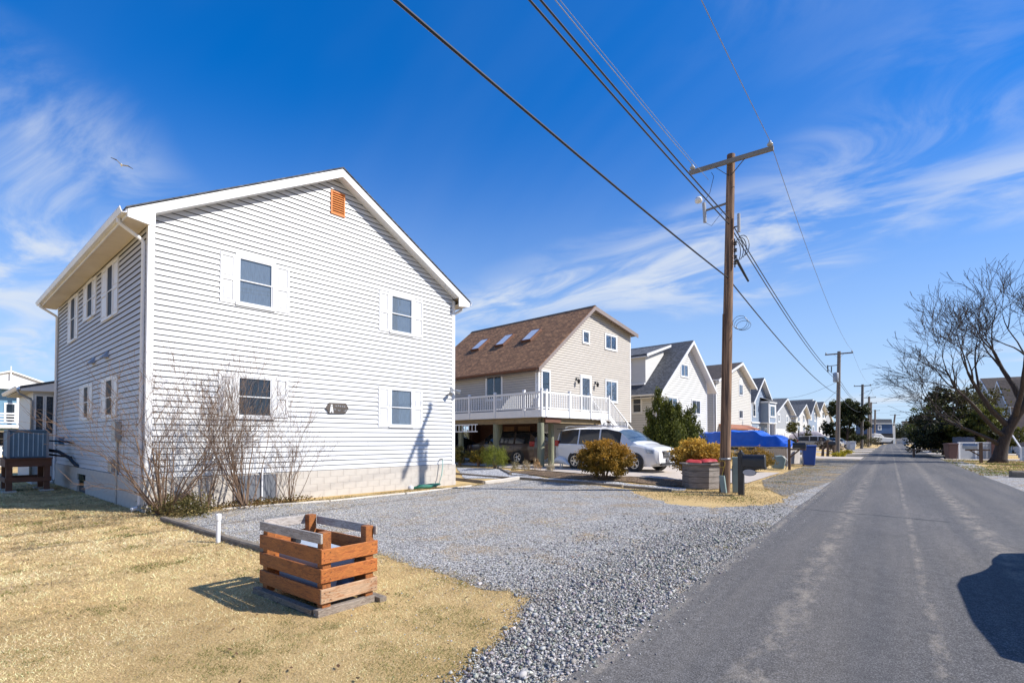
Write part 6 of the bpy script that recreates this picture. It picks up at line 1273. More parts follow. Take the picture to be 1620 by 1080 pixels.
def car(name, label, loc, rz, paint, Ln, Wd, top, belt, plan, wheels, wr, side_win, ws, rear_win, low=0.24, tum=0.80, group=None, cat='car'):
    """x forward, origin at centre on the ground; top/belt/plan are tables over x"""
    t = thing(name, label, cat, loc, rz, group); NXc = 110; bands = [(0, 1, 2), (1, 2, 3), (2, 3, 4), (3, 4, 5), (4, 5, 5)]
    xs = [-Ln/2+Ln*(0.5-0.5*math.cos(math.pi*i/NXc))*1.0 for i in range(NXc+1)]
    def sec(x):
        hw = interp(plan, x)*Wd/2; zt = interp(top, x); zb = min(interp(belt, x), zt-0.04); roofy = S((zt-interp(belt, x))/0.55)
        lowz = low+0.10*S((abs(x)-Ln*0.42)/(Ln*0.08)); r4 = hw*(0.93-(0.93-tum)*roofy); ze = zt-0.05-0.035*roofy
        return [(hw*0.90, lowz), (hw*0.975, lowz+0.09), (hw, zb*0.62+lowz*0.25), (hw*0.985, zb-0.02), (hw*0.955, zb+0.012 if ze > zb+0.02 else zb), (r4, max(ze, zb+0.014)), (r4*0.6, max(zt-0.012, zb+0.02)), (0, max(zt, zb+0.025))]
    secs = [sec(x) for x in xs]; body, cab, wsm = MB(), MB(), MB(); nr = 8
    def inx(x, rngs): return any(a <= x <= b for a, b in rngs)
    for sgn in (1, -1):
        for i in range(NXc):
            for k in range(nr-1):
                q = [(xs[i], sgn*secs[i][k][0], secs[i][k][1]), (xs[i+1], sgn*secs[i+1][k][0], secs[i+1][k][1]), (xs[i+1], sgn*secs[i+1][k+1][0], secs[i+1][k+1][1]), (xs[i], sgn*secs[i][k+1][0], secs[i][k+1][1])]
                xm = (xs[i]+xs[i+1])/2; tgt = body
                if k == 4 and inx(xm, side_win): tgt = cab
                if k >= 5 and (inx(xm, ws)): tgt = wsm
                if k >= 5 and inx(xm, rear_win): tgt = cab
                tgt.add(q, [(0, 1, 2, 3)])
    for i in (0, NXc):
        pr = [(xs[i], s[0], s[1]) for s in secs[i]]+[(xs[i], -s[0], s[1]) for s in secs[i][::-1][1:]]; body.add(pr, [tuple(range(len(pr)))])
    body.box(-Ln/2+0.25, Ln/2-0.3, -Wd/2*0.85, Wd/2*0.85, low-0.03, low+0.12)
    def bld(mb, nm, m):
        if not mb.v: return None
        o = mb.build(nm, m, t); me = o.data; b = bmesh.new(); b.from_mesh(me); bmesh.ops.remove_doubles(b, verts=b.verts, dist=0.002); bmesh.ops.recalc_face_normals(b, faces=b.faces); b.to_mesh(me); b.free(); me.polygons.foreach_set('use_smooth', [True]*len(me.polygons)); me.set_sharp_from_angle(angle=R(38)); return o
    bo_ = bld(body, 'body', MT[paint]); bld(cab, 'side_glass', MT['cabin']); bld(wsm, 'windscreen', MT['wshield'])
    for x in wheels:
        for s in (-1, 1):
            y = s*(Wd/2-0.105); hwx = interp(plan, x)*Wd/2
            MB().lathe([(0.01, -0.01), (wr+0.055, -0.01), (wr+0.055, 0.012), (0.01, 0.012)], (x, s*(hwx*0.985), wr+0.02), 'y', 24).build('wheel_arch', MT['black'], t)
            wl = MB(); wl.lathe([(wr*0.62, -0.11), (wr*0.92, -0.115), (wr, -0.085), (wr, 0.085), (wr*0.92, 0.115), (wr*0.62, 0.11)], (0, 0, 0), 'y', 28); wlo = wl.build('wheel', MT['rubber'], t, smooth=True, ang=30, loc=(x, s*(hwx-0.085), wr))
            rm = MB(); rm.lathe([(wr*0.64, -0.06), (wr*0.64, 0.112), (wr*0.58, 0.112), (wr*0.56, 0.05), (0.02, 0.045)], (0, 0, 0), 'y', 28)
            for k in range(5):
                a = 2*math.pi*k/5
                for da in (-0.16, 0.16): rm.bar((0.045*math.cos(a), 0.085, 0.045*math.sin(a)), (wr*0.6*math.cos(a+da), 0.1, wr*0.6*math.sin(a+da)), 0.035, 0.05, (0, 1, 0))
            rm.lathe([(0.07, 0.08), (0.07, 0.115), (0.03, 0.12)], (0, 0, 0), 'y', 12)
            ro = rm.build('rim', MT['chrome'], wlo); dk_ = MB(); dk_.lathe([(wr*0.56, 0.05), (wr*0.56, 0.055), (0.02, 0.055)], (0, 0, 0), 'y', 20); dd_ = dk_.build('rim_recess', MT['black'], wlo)
            if s < 0: ro.rotation_euler = (0, 0, math.pi); dd_.rotation_euler = (0, 0, math.pi)
    for s in (-1, 1):
        xm_ = ws[0][0]-0.25 if ws else 0.8; zb = interp(belt, xm_); y = s*(interp(plan, xm_)*Wd/2+0.08); MB().box(xm_-0.02, xm_+0.10, min(y-0.09, y+0.09), max(y-0.09, y+0.09), zb, zb+0.15).build('mirror', MT[paint], t, bevel=0.03)
        for a, b in side_win[:2]:
            MB().box(a+0.12, a+0.32, s*Wd/2*0.995-0.012, s*Wd/2*0.995+0.012, zb-0.17, zb-0.135).build('door_handle', MT[paint], t)
    for a, b in side_win:
        for x in (a-0.05, b+0.05):
            if not -Ln/2+0.5 < x < Ln/2-0.9 or min(abs(x-q) for q in wheels) < 0.25: continue
            sc_ = sec(x)
            for s in (-1, 1): MB().tube([(x, s*(h_+0.002), z_) for h_, z_ in sc_[:5]], 0.006, 4).build('door_gap', MT['black'], t)
    for s in (-1, 1): MB().tube([(x, s*(sec(x)[0][0]+0.004), sec(x)[0][1]+0.02) for x in (wheels[0]+0.5, 0, wheels[1]-0.5)], 0.025, 5).build('sill_trim', MT['black'], t)
    return t, secs, xs
def details(t, fx, Wd, hz, grz, rx, tz, plate=True, grille='chrome'):
    for s in (-1, 1):
        MB().add([(fx-0.03, s*Wd*0.25, grz+0.03), (fx-0.03, s*Wd*0.25, grz+0.14), (fx-0.12, s*Wd*0.40, hz-0.04), (fx-0.16, s*Wd*0.40, hz+0.12), (fx-0.42, s*Wd*0.497, hz+0.02), (fx-0.46, s*Wd*0.49, hz+0.16), (fx-0.4, s*Wd*0.3, grz), (fx-0.4, s*Wd*0.3, grz+0.15)], [(0, 2, 3, 1), (2, 4, 5, 3), (0, 6, 4, 2), (1, 3, 5, 7), (0, 1, 7, 6), (4, 6, 7, 5)]).build('headlight', MT['lamp'], t, bevel=0.01)
        MB().box(rx+0.005, rx+0.22, min(s*Wd*0.38, s*Wd*0.485), max(s*Wd*0.38, s*Wd*0.485), tz, tz+0.26).build('taillight', MT['taillamp'], t, bevel=0.02)
        MB().lathe([(0.02, 0), (0.06, 0), (0.06, 0.02), (0.02, 0.02)], (fx-0.10, s*Wd*0.36, grz-0.28), 'x', 12).build('fog_lamp', MT['lamp'], t)
    MB().prism([(-0.42, grz+0.15), (0.42, grz+0.15), (0.34, grz-0.10), (-0.34, grz-0.10)], fx-0.12, fx+0.015, 'x').build('grille', MT['black'], t, bevel=0.01)
    g_ = MB()
    for k in range(4): g_.box(fx+0.012, fx+0.03, -0.38+0.01*k, 0.38-0.01*k, grz-0.07+k*0.06, grz-0.05+k*0.06)
    g_.prism([(-0.46, grz+0.14), (0.46, grz+0.14), (0.45, grz+0.18), (-0.45, grz+0.18)], fx-0.1, fx+0.025, 'x'); g_.lathe([(0.03, fx+0.01), (0.075, fx+0.02), (0.075, fx+0.04), (0.03, fx+0.045)], (0, 0, grz+0.04), 'x', 16); g_.build('grille_bars', MT['chrome'], t)
    MB().box(fx-0.08, fx+0.012, -0.55, 0.55, grz-0.40, grz-0.30).build('lower_intake', MT['black'], t, bevel=0.01)
    if plate: MB().box(fx+0.0, fx+0.045, -0.16, 0.16, grz-0.27, grz-0.12).build('licence_plate', MT['plate'], t)
vr_, vf_ = Vector((-11.03, 19.98, 0)), Vector((-8.19, 19.50, 0)); vd = (vf_-vr_).normalized(); vn = Vector((-vd.y, vd.x, 0)); vc = (vr_+vf_)/2+vn*0.90-vd*0.135; vc.z = terr(vc.x, vc.y)+0.03
van, _, _ = car('minivan', 'white minivan parked on the concrete driveway behind the orange shrub', vc, math.atan2(vd.y, vd.x), 'white_paint', 5.1, 1.97,
    [(-2.55, 1.35), (-2.50, 1.62), (-2.3, 1.74), (-1.5, 1.80), (0.2, 1.79), (0.75, 1.70), (1.55, 1.20), (1.75, 1.11), (2.3, 1.0), (2.48, 0.93), (2.55, 0.84)],
    [(-2.55, 1.08), (0.6, 1.02), (1.5, 1.04), (2.55, 0.86)], [(-2.55, 0.86), (-2.3, 0.95), (-1.5, 1.0), (1.4, 1.0), (2.1, 0.93), (2.4, 0.84), (2.55, 0.70)], [-1.35, 1.62], 0.345,
    [(-2.4, -1.28), (-1.16, -0.18), (-0.08, 0.95)], [(0.8, 1.52)], [(-2.52, -2.42)], cat='minivan')
details(van, 2.57, 1.97, 0.74, 0.66, -2.56, 0.98)
for s in (-1, 1): MB().tube([(-2.1, s*0.72, 1.80), (-1.9, s*0.72, 1.85), (0.0, s*0.70, 1.86), (0.25, s*0.70, 1.80)], 0.022, 6).build('roof_rail', MT['chrome'], van)
MB().box(-2.72, -2.40, -0.6, 0.6, 1.735, 1.775).build('spoiler', MT['black'], van, bevel=0.01)
suv_top = [(-2.35, 1.2), (-2.3, 1.50), (-2.1, 1.66), (-1.2, 1.72), (0.1, 1.70), (0.5, 1.63), (1.15, 1.18), (1.35, 1.10), (2.1, 1.02), (2.28, 0.9), (2.35, 0.72)]; suv_belt = [(-2.35, 1.05), (1.2, 1.02), (2.35, 0.9)]; suv_plan = [(-2.35, 0.86), (-2.1, 0.96), (1.6, 1.0), (2.1, 0.92), (2.35, 0.70)]
dkv, _, _ = car('suv', 'dark bronze suv parked in the shade under the beige house', loc2(2.2, 4.4, 0.30), math.atan2(-e3.y, -e3.x)+math.pi+0.12, 'bronze_paint', 4.7, 1.85, suv_top, suv_belt, suv_plan, [-1.4, 1.4], 0.35, [(-2.1, -1.2), (-1.1, -0.1), (0.0, 0.85)], [(0.5, 1.12)], [(-2.32, -2.15)], cat='suv')
details(dkv, 2.3, 1.85, 0.78, 0.72, -2.36, 0.92)
c2 = thing('suv_under_house', '', 'suv') if False else None
car('sedan', 'dark car parked deepest under the beige house, left of the bronze suv', loc2(0.75, 7.6, 0.30), math.atan2(e3.y, e3.x)+1.55, 'blue_paint', 4.5, 1.8, [(-2.25, 0.8), (-2.1, 1.0), (-1.4, 1.1), (-0.8, 1.42), (0.2, 1.44), (1.0, 1.02), (2.0, 0.86), (2.25, 0.65)], [(-2.25, 0.92), (2.25, 0.8)], suv_plan, [-1.35, 1.4], 0.32, [(-1.1, -0.2), (-0.1, 0.75)], [(0.25, 0.98)], [(-1.35, -0.85)])
tsv, _, _ = car('large_suv', 'tan full size suv parked beyond the blue bin', Vector((onX(1297, -8.1)[0], onX(1297, -8.1)[1], 0.14)), math.atan2(-e3.y, -e3.x), 'tan_paint', 5.6, 2.0,
    [(-2.8, 1.3), (-2.76, 1.72), (-2.6, 1.86), (-1.2, 1.90), (0.3, 1.88), (0.6, 1.82), (1.2, 1.28), (1.4, 1.18), (2.5, 1.12), (2.7, 1.0), (2.8, 0.8)], [(-2.8, 1.18), (2.8, 1.0)], [(-2.8, 0.92), (-2.5, 0.98), (2.2, 1.0), (2.6, 0.94), (2.8, 0.85)], [-1.75, 1.75], 0.38, [(-2.65, -1.25), (-1.1, -0.15), (-0.02, 0.95)], [(0.62, 1.2)], [(-2.77, -2.65)], low=0.34, tum=0.86, cat='suv'); details(tsv, 2.72, 2.0, 0.9, 0.84, -2.82, 1.05)
pv_, _, _ = car('parked_car', 'white car nose showing beyond the second utility pole', Vector((-6.6, 97, 0.05)), -0.15, 'white_paint', 4.6, 1.82, suv_top, suv_belt, suv_plan, [-1.4, 1.4], 0.35, [(-2.1, -1.2), (-1.1, -0.1), (0.0, 0.85)], [(0.5, 1.12)], [(-2.32, -2.15)])
# the photographer's own vehicle stands just right of the view; its shadow reaches the road
own, _, _ = car('parked_suv', 'dark blue suv at the right road edge whose shadow falls across the street', Vector((2.98, 8.0, 0.02)), math.pi/2, 'blue_paint', 4.7, 1.9, suv_top, suv_belt, suv_plan, [-1.4, 1.4], 0.36, [(-2.1, -1.2), (-1.1, -0.1), (0.0, 0.85)], [(0.5, 1.12)], [(-2.32, -2.15)], cat='suv')
# covered boat behind the tan suv
cbo = thing('covered_boat', 'boat under a dirty white cover behind the tan suv', 'boat', Vector((-11.4, 93.5, 0.3)), math.atan2(-e3.y, -e3.x)); mb = MB(); vs_, fs_ = [], []
for i in range(25):
    x = -4.4+8.0*i/24; q = (x+4.4)/8.0; wv = 1.15*min(1, (1-q)*3.2+0.1)*min(1, 0.75+q); zr = 2.05+0.45*S((q-0.35)/0.3)-0.8*S((q-0.82)/0.2)
    for j in range(11): s = j/10*2-1; vs_.append((x, s*wv, 1.15+(zr-1.15)*(1-abs(s)**1.7)+0.05*noise.noise((x*1.5, s*2, 3))))
for i in range(24):
    for j in range(10): fs_.append((i*11+j, i*11+j+1, (i+1)*11+j+1, (i+1)*11+j))
mb.add(vs_, fs_); MT['cover'] = M('dirty white cover', (0.58, 0.52, 0.52), (0.42, 0.36, 0.37), 0.7, 2); mb.build('cover', MT['cover'], cbo, smooth=True)
hl = MB(); hl.prism([(-4.3, 1.18), (3.0, 1.18), (2.0, 0.5), (-4.2, 0.5)], -0.95, 0.95); hl.build('hull', MT['cover'], cbo); MB().box(-4, 2.5, -0.6, 0.6, 0.3, 0.45).build('trailer_frame', MT['galv'], cbo)
for s in (-0.9, 0.9): MB().lathe([(0.05, -0.1), (0.33, -0.1), (0.33, 0.1), (0.05, 0.1)], (-1.5, s, 0.33), 'y', 16).build('trailer_wheel', MT['rubber'], cbo)
# ------------------------------------------------------------------ heat pump on its timber stand beside the shaded wall
LW = lambda wv, o, z=0.0: HA+n1*wv-e1*o+Vector((0, 0, z))
MT['aclight'] = M('light blue grey louvre', (0.34, 0.46, 0.54), (0.28, 0.38, 0.46), 0.5, 3)
MT['acblue'] = M('blue grey painted steel', (0.10, 0.18, 0.25), (0.08, 0.14, 0.20), 0.5, 3)
ac0 = LW(8.6, 1.05); std = thing('timber_stand', 'dark timber stand carrying the heat pump at the back of the white house', 'stand', ac0, rz1)
for x in (-0.42, 0.42):
    for y in (-0.62, 0.62): MB().box(x-0.07, x+0.07, y-0.07, y+0.07, 0.0, 0.98).build('leg', MT['rust'], std); MB().box(x-0.16, x+0.16, y-0.16, y+0.16, -0.02, 0.05).build('footing', MT['block'], std)
for x in (-0.50, 0.50): MB().box(x-0.02, x+0.02, -0.75, 0.75, 0.76, 0.98).build('apron', MT['rust'], std); MB().box(x-0.02, x+0.02, -0.72, 0.72, 0.30, 0.44).build('brace', MT['rust'], std)
for y in (-0.70, 0.70): MB().box(-0.48, 0.48, y-0.02, y+0.02, 0.76, 0.98).build('apron', MT['rust'], std); MB().box(-0.48, 0.48, y-0.02, y+0.02, 0.30, 0.44).build('brace', MT['rust'], std)
for i in range(8): MB().box(-0.54, 0.54, -0.78+i*0.196, -0.60+i*0.196, 0.982, 1.02).build('plank', MT['rust'], std)
ac = thing('heat_pump', 'blue grey louvred heat pump unit on the timber stand', 'air conditioner', ac0+Vector((0, 0, 1.02)), rz1)
MB().box(-0.44, 0.44, -0.52, 0.52, 0.0, 0.80).build('casing', MT['acblue'], ac, bevel=0.02); MB().box(-0.46, 0.46, -0.54, 0.54, 0.80, 0.86).build('top_cover', MT['acblue'], ac, bevel=0.015)
for i in range(9):
    q = -0.44+i*0.11; MB().box(-0.458, -0.442, q-0.012, q+0.012, 0.05, 0.76).build('louvre', MT['aclight'], ac)
for i in range(7):
    q = -0.33+i*0.11; MB().box(q-0.012, q+0.012, -0.538, -0.522, 0.05, 0.76).build('louvre', MT['aclight'], ac)
for x in (-0.44, 0.44):
    for y in (-0.52, 0.52): MB().box(x-0.03, x+0.03, y-0.03, y+0.03, 0.0, 0.80).build('corner_post', MT['curtain'], ac)
ln = thing('refrigerant_pipes', 'black insulated pipes running from the heat pump into the house wall', 'pipe', ac0, rz1)
for k, pts in enumerate(([(0.45, -0.3, 1.25), (0.7, -0.5, 1.2), (0.92, -0.9, 1.0), (0.98, -1.4, 0.80), (1.05, -1.7, 0.74)], [(0.45, 0.1, 1.55), (0.8, 0.1, 1.52), (1.0, 0.0, 1.5), (1.0, -0.9, 1.46)], [(0.45, 0.0, 1.12), (0.8, -0.3, 1.05), (1.0, -0.6, 1.02)])): MB().tube(pts, (0.05, 0.025, 0.03)[k], 8).build('pipe', MT['black'], ln, smooth=True)
# ------------------------------------------------------------------ blue house with balconies behind on the left
def camdir(px, d): x = (px-CX)/F_; return Vector((x*cr_-sr_, x*sr_+cr_, 0))*d
bh_o = camdir(-40, 50); bh = thing('blue_balcony_house', 'blue two storey house with white balcony railings and white gable', 'house', (bh_o.x, bh_o.y, 0), math.pi/2-0.05)
MB().box(0, 4.6, 0.0, 6, 0, 6.6).build('wall', MT['teal'], bh)
MB().prism([(-0.5, 7.35), (2.3, 8.35), (4.95, 7.35), (4.95, 7.2), (2.3, 8.2), (-0.5, 7.2)], -1.2, 6).build('roof', MT['trim'], bh); MB().prism([(-0.3, 6.6), (4.8, 6.6), (4.8, 7.22), (2.3, 8.15), (-0.3, 7.22)], -1.0, -0.9).build('gable', MT['trim'], bh); MB().box(-0.4, 4.8, -1.1, -1.02, 6.5, 6.75).build('fascia', MT['trim'], bh)
MB().box(2.26, 2.34, -1.23, -1.15, 7.5, 8.75).build('gable_king_post', MT['trim'], bh)
BW = lambda a, o, z: (a, -o, z)
for (a0, a1, z0, z1) in ((0.7, 1.6, 5.2, 6.5), (2.0, 2.9, 3.2, 5.2), (1.4, 2.3, 0.8, 2.4), (4.0, 4.5, 0.8, 2.5)): window(bh, BW, a0, a1, z0, z1, 'hung', 0.12, 'dark')
for x in (0.2, 2.9, 4.5): MB().box(x-0.12, x+0.12, -1.0, -0.8, 2.6, 6.5).build('column', MT['trim'], bh); MB().box(x-0.06, x+0.06, -1.9, -1.78, 0, 4.1).build('balcony_post', MT['trim'], bh)
MB().box(-0.6, 5.2, -2.0, 0, 2.65, 2.95).build('balcony_floor', MT['trim'], bh)
for z in (3.2, 3.5, 3.8, 4.05): MB().box(-0.6, 5.2, -1.9, -1.84, z-0.06, z+0.06).build('balcony_rail', MT['trim'], bh)
MT['orangew'] = M('orange board', (0.5, 0.18, 0.04), None, 0.6, 3); MB().box(3.1, 5.4, -1.6, -1.4, 2.2, 2.5).build('stored_board', MT['orangew'], bh)
ln_ = MB(); ln_.lathe([(0.02, 0), (0.12, 0.05), (0.16, 0.35), (0.05, 0.5)], (3.7, -0.15, 4.6), n=8); ln_.build('wall_lantern', MT['black'], bh)
puffy('pine_tree', 'dark pine top showing above the blue balcony house', camdir(58, 66), 10.2, 3.6, 3500, 0.3, (0.03, 0.035, 0.012), (0.13, 0.12, 0.03), 16)
pf0 = camdir(-6, 27.0); pf = thing('picket_fence', 'white picket fence at the far left behind the heat pump', 'fence', (pf0.x, pf0.y, 0), math.pi/2)
for i in range(9): MB().prism([(i*0.14, 0.15), (i*0.14+0.09, 0.15), (i*0.14+0.09, 1.15), (i*0.14+0.045, 1.22), (i*0.14, 1.15)], 0, 0.025).build('picket', MT['trim'], pf)
for z in (0.4, 0.95): MB().box(-0.1, 1.35, 0.027, 0.06, z, z+0.09).build('rail', MT['trim'], pf)
MB().box(0.55, 0.67, 0.062, 0.18, -0.1, 1.3).build('post', MT['trim'], pf)
# ------------------------------------------------------------------ gull
gd = Vector(ray(192, 261)).normalized(); gl = thing('gull', 'white gull with dark wing tips gliding above the white house', 'bird', Vector((0, 0, EYE))+gd*60, RD+math.pi/2+0.6)
gl.rotation_euler = (0.35, 0.1, RD+math.pi/2+0.6)
gb = MB(); gb.tube([(-0.24, 0, 0), (-0.16, 0, 0.0), (0, 0, 0.0), (0.15, 0, 0.01), (0.22, 0, 0.03), (0.28, 0, 0.03), (0.32, 0, 0.02)], [0.02, 0.05, 0.085, 0.07, 0.045, 0.04, 0.008], 10); gbo = gb.build('body', MT['trim'], gl, smooth=True)
MT['wing'] = M('grey wing', (0.36, 0.37, 0.39), (0.28, 0.29, 0.31), 0.7, 5)
for s in (-1, 1):
    w1 = MB(); w1.add([(0.10, s*0.05, 0.02), (-0.10, s*0.05, 0.02), (-0.08, s*0.42, 0.20), (0.14, s*0.42, 0.22), (0.10, s*0.05, 0.035), (-0.10, s*0.05, 0.03), (-0.08, s*0.42, 0.21), (0.14, s*0.42, 0.235)], [(0, 1, 2, 3), (4, 5, 6, 7), (0, 3, 7, 4), (1, 2, 6, 5), (2, 3, 7, 6)]); w1.build('wing', MT['wing'], gl)
    w2 = MB(); w2.add([(0.14, s*0.42, 0.22), (-0.08, s*0.42, 0.20), (-0.12, s*0.78, 0.12), (-0.06, s*0.84, 0.11), (0.14, s*0.42, 0.235), (-0.08, s*0.42, 0.21), (-0.12, s*0.78, 0.13), (-0.06, s*0.84, 0.12)], [(0, 1, 2, 3), (4, 5, 6, 7), (0, 3, 7, 4), (1, 2, 6, 5), (2, 3, 7, 6)]); w2.build('wing_tip', MT['black'], gl)
# ------------------------------------------------------------------ white ornament and dried plants by the pile
wo_ = gp(888, 741); orn = thing('garden_ornament', 'white oval bird shaped garden ornament beside the pile of the deck', 'ornament', wo_, -0.2)
MB().tube([(-0.42, 0, 0.26), (-0.34, 0, 0.33), (-0.15, 0, 0.40), (0.1, 0, 0.36), (0.35, 0, 0.25), (0.5, 0, 0.18)], [0.02, 0.10, 0.16, 0.15, 0.08, 0.015], 14).build('body', MT['trim'], orn, smooth=True)
for y in (-0.06, 0.06): MB().tube([(0.0, y, 0.27), (0.0, y, -0.02)], 0.025, 8).build('leg', MT['trim'], orn)
for i, (px, py, lab) in enumerate(((832, 745, 'left dried grass tuft in the mulch bed'), (849, 744, 'orange dried plant beside the deck pile'), (870, 745, 'pale dried tuft between pile and ornament'), (815, 744, 'small green tuft at the edge of the mulch bed'))):
    shrub('dried_plant', lab, gp(px, py), (0.16, 0.16, 0.22 if i != 1 else 0.34), 260, 0.16, ((0.30, 0.22, 0.11), (0.40, 0.18, 0.04), (0.45, 0.40, 0.30), (0.12, 0.13, 0.05))[i], (0.55, 0.45, 0.28), 12, 0.3, False, 2.0, 0.16, aspect=0.1, cat='plant')
# ------------------------------------------------------------------ right side of the street
rm = thing('mailbox', 'black mailbox on a post with crossbar in front of the bare tree', 'mailbox', (4.95, 46.6, 0)); MB().box(-0.09, 0.09, -0.09, 0.09, 0, 1.35).build('post', MT['post'], rm); MB().bar((-0.8, 0, 0.85), (0.45, 0, 0.85), 0.1, 0.1).build('arm', MT['post'], rm); MB().bar((-0.6, 0, 0.85), (-0.05, 0, 0.45), 0.08, 0.08).build('brace', MT['post'], rm)
mailbox_body(rm, (-0.55, 0, 0.91), 0.75, 0.34, 0.36, R(90), 'galv')
be_ = atY(1542, 54); en = thing('bin_enclosure', 'white panelled bin enclosure behind the mailbox on the right', 'fence', (be_.x, be_.y, 0), RD)
MB().box(-1.25, 1.25, -0.03, 0.03, 0.05, 1.25).build('panel', MT['palegrey'], en)
for x in (-1.3, -0.02, 1.3): MB().box(x-0.07, x+0.07, -0.06, 0.06, 0, 1.35).build('post', MT['trim'], en)
MB().box(-1.35, 1.35, -0.05, 0.05, 1.26, 1.34).build('cap_rail', MT['trim'], en)
wheelie('blue_bin', 'blue bin lid showing above the white panelled enclosure', be_+Vector((0.1, 1.0, 0)), (0.04, 0.12, 0.32), 1.2, 0.8, 0.5)
MT['redw'] = M('red brown boards', (0.20, 0.09, 0.07), (0.13, 0.06, 0.05), 0.8, 3, (5, 5, 0.6)); MT['blueboard'] = M('blue grey boards', (0.24, 0.28, 0.36), (0.17, 0.2, 0.27), 0.8, 3, (5, 5, 0.6))
def boardfence(name, label, pa, pb, h, mat, n_):
    t = thing(name, label, 'fence', (pa.x, pa.y, 0)); d = pb-pa; a = math.atan2(d.y, d.x); t.rotation_euler = (0, 0, a); Ln_ = d.length
    for i in range(n_): MB().box(i*Ln_/n_+0.01, (i+1)*Ln_/n_-0.02, -0.015, 0.015, 0.05, h+random.uniform(-0.03, 0.03)).build('board', MT[mat], t)
    for z in (0.3, h-0.3): MB().box(0, Ln_, 0.016, 0.06, z, z+0.1).build('rail', MT[mat], t)
boardfence('board_fence', 'blue grey board fence behind the rusty bin on the right', atY(1506, 58), atY(1541, 57), 1.75, 'blueboard', 18)
boardfence('board_fence', 'red brown board fence between the white enclosure and the bare tree', atY(1560, 55), atY(1585, 54), 1.5, 'redw', 14)
wheelie('rusty_bin', 'rust coloured bin at the left of the blue grey fence', atY(1503, 53), (0.13, 0.06, 0.05), 1.15, 0.66, 0.4)
bn = atY(1490, 56); bnc = thing('wooden_bench', 'low dark timber bench beside the street under the hedge', 'bench', (bn.x-0.6, bn.y, 0), 0.1)
MB().box(-1.6, 1.2, -0.2, 0.2, 0.62, 0.72).build('seat', MT['post'], bnc)
for x in (-1.3, 0.9): MB().box(x-0.07, x+0.07, -0.15, 0.15, 0, 0.62).build('leg', MT['post'], bnc)
timber('low stack of dark timber at the right road edge', (4.05, 29.6, 0), (7.2, 30.4, 0), 0.3, 0.3)
timber('short rusty timber on the stack at the right road edge', (4.6, 29.9, 0.2), (5.6, 30.1, 0), 0.2, 0.5, MT['redw'])
h11 = street_house('grey_shore_house', 'weathered grey two storey house behind the bare tree', (0, 0), TS, 11.5, 11, 0.2, 7.6, 10.2, 'palegrey', 'roof_dark', front=[(1.5, 2.6, 4.2, 5.6), (5.5, 6.6, 4.2, 5.6), (1.5, 2.6, 1.2, 2.6)], left=[(2, 3.2, 4.2, 5.6), (6, 7.2, 4.2, 5.6), (2, 3.2, 1.2, 2.6)])
h11.location = (10.8, 106, 0); h11.rotation_euler = (0, 0, -math.pi/2+0.05)
h12 = street_house('shingled_house', 'brown shingled house front glimpsed behind the bare tree branches', (0, 0), TS, 8.5, 9, 0.2, 5.4, 8.4, 'taupe', 'roof_dark', front=[(1.5, 2.6, 3.6, 5.0), (5.2, 6.3, 3.6, 5.0), (3.4, 4.6, 0.4, 2.6)], left=[(2, 3.2, 3.6, 5.0), (5, 6.2, 3.6, 5)])
h12.location = (10.6, 88, 0); h12.rotation_euler = (0, 0, -math.pi/2+0.05)
st = atY(1614, 52); stp = thing('white_steps', 'white porch steps with railing at the right edge', 'steps', (st.x+0.6, st.y, 0), 0.2)
for i in range(5): MB().box(-0.6, 0.6, i*0.28, i*0.28+0.28, i*0.2, (i+1)*0.2).build('step', MT['palegrey'], stp)
for x in (-0.65, 0.65): MB().bar((x, 0, 0.95), (x, 1.4, 1.95), 0.07, 0.09).build('handrail', MT['trim'], stp); MB().box(x-0.05, x+0.05, -0.05, 0.05, 0, 1.0).build('newel', MT['trim'], stp)
# ------------------------------------------------------------------ end of the street
fb = onX(1374, -6.3); bd_ = camdir(1377, 168); blu = thing('blue_house', 'deep blue house with grey roof at the far end of the street', 'house', (bd_.x, bd_.y, 0), RD)
MB().box(0.6, 7.2, 0, 8, 3.3, 6.4).build('wall', MT['blue'], blu); MB().box(0.3, 7.4, 0.1, 8, 0, 3.28).build('lower_wall', MT['dark'], blu); MB().prism([(-0.4, 6.3), (7.9, 6.3), (7.7, 8.0), (-0.2, 8.0)], 1.0, 2.0).build('roof', MT['roof_grey'], blu); MB().box(-0.5, 8.0, -0.3, 8.2, 6.4, 6.62).build('eave_board', MT['trim'], blu)
window(blu, BW, 2.4, 3.6, 4.4, 6.0, 'hung', 0.25, 'screen'); MB().box(7.2, 8.3, 0.3, 6, 0, 5.9).build('side_wing', MT['offwhite'], blu)
wb = camdir(1392, 140); wbt = thing('white_boat', 'white cabin boat parked below the distant blue house', 'boat', (wb.x, wb.y, 0), RD)
hp = MB(); hp.prism([(-2.4, 2.3), (3.4, 1.7), (2.2, 0.7), (-2.4, 0.7)], -0.9, 0.9); hp.build('hull', MT['offwhite'], wbt, bevel=0.1); hp = MB(); hp.prism([(-2.0, 2.2), (0.8, 2.05), (-0.2, 2.9), (-2.0, 3.1)], -0.7, 0.7); hp.build('cabin', MT['offwhite'], wbt, bevel=0.1); MB().box(-2.3, 2.6, -0.6, 0.6, 0.25, 0.5).build('trailer', MT['black'], wbt)
for x in (-0.9, 0.1): MB().lathe([(0.05, -0.8), (0.36, -0.8), (0.36, 0.8), (0.05, 0.8)], (x, 0, 0.36), 'y', 12).build('trailer_wheel', MT['rubber'], wbt)
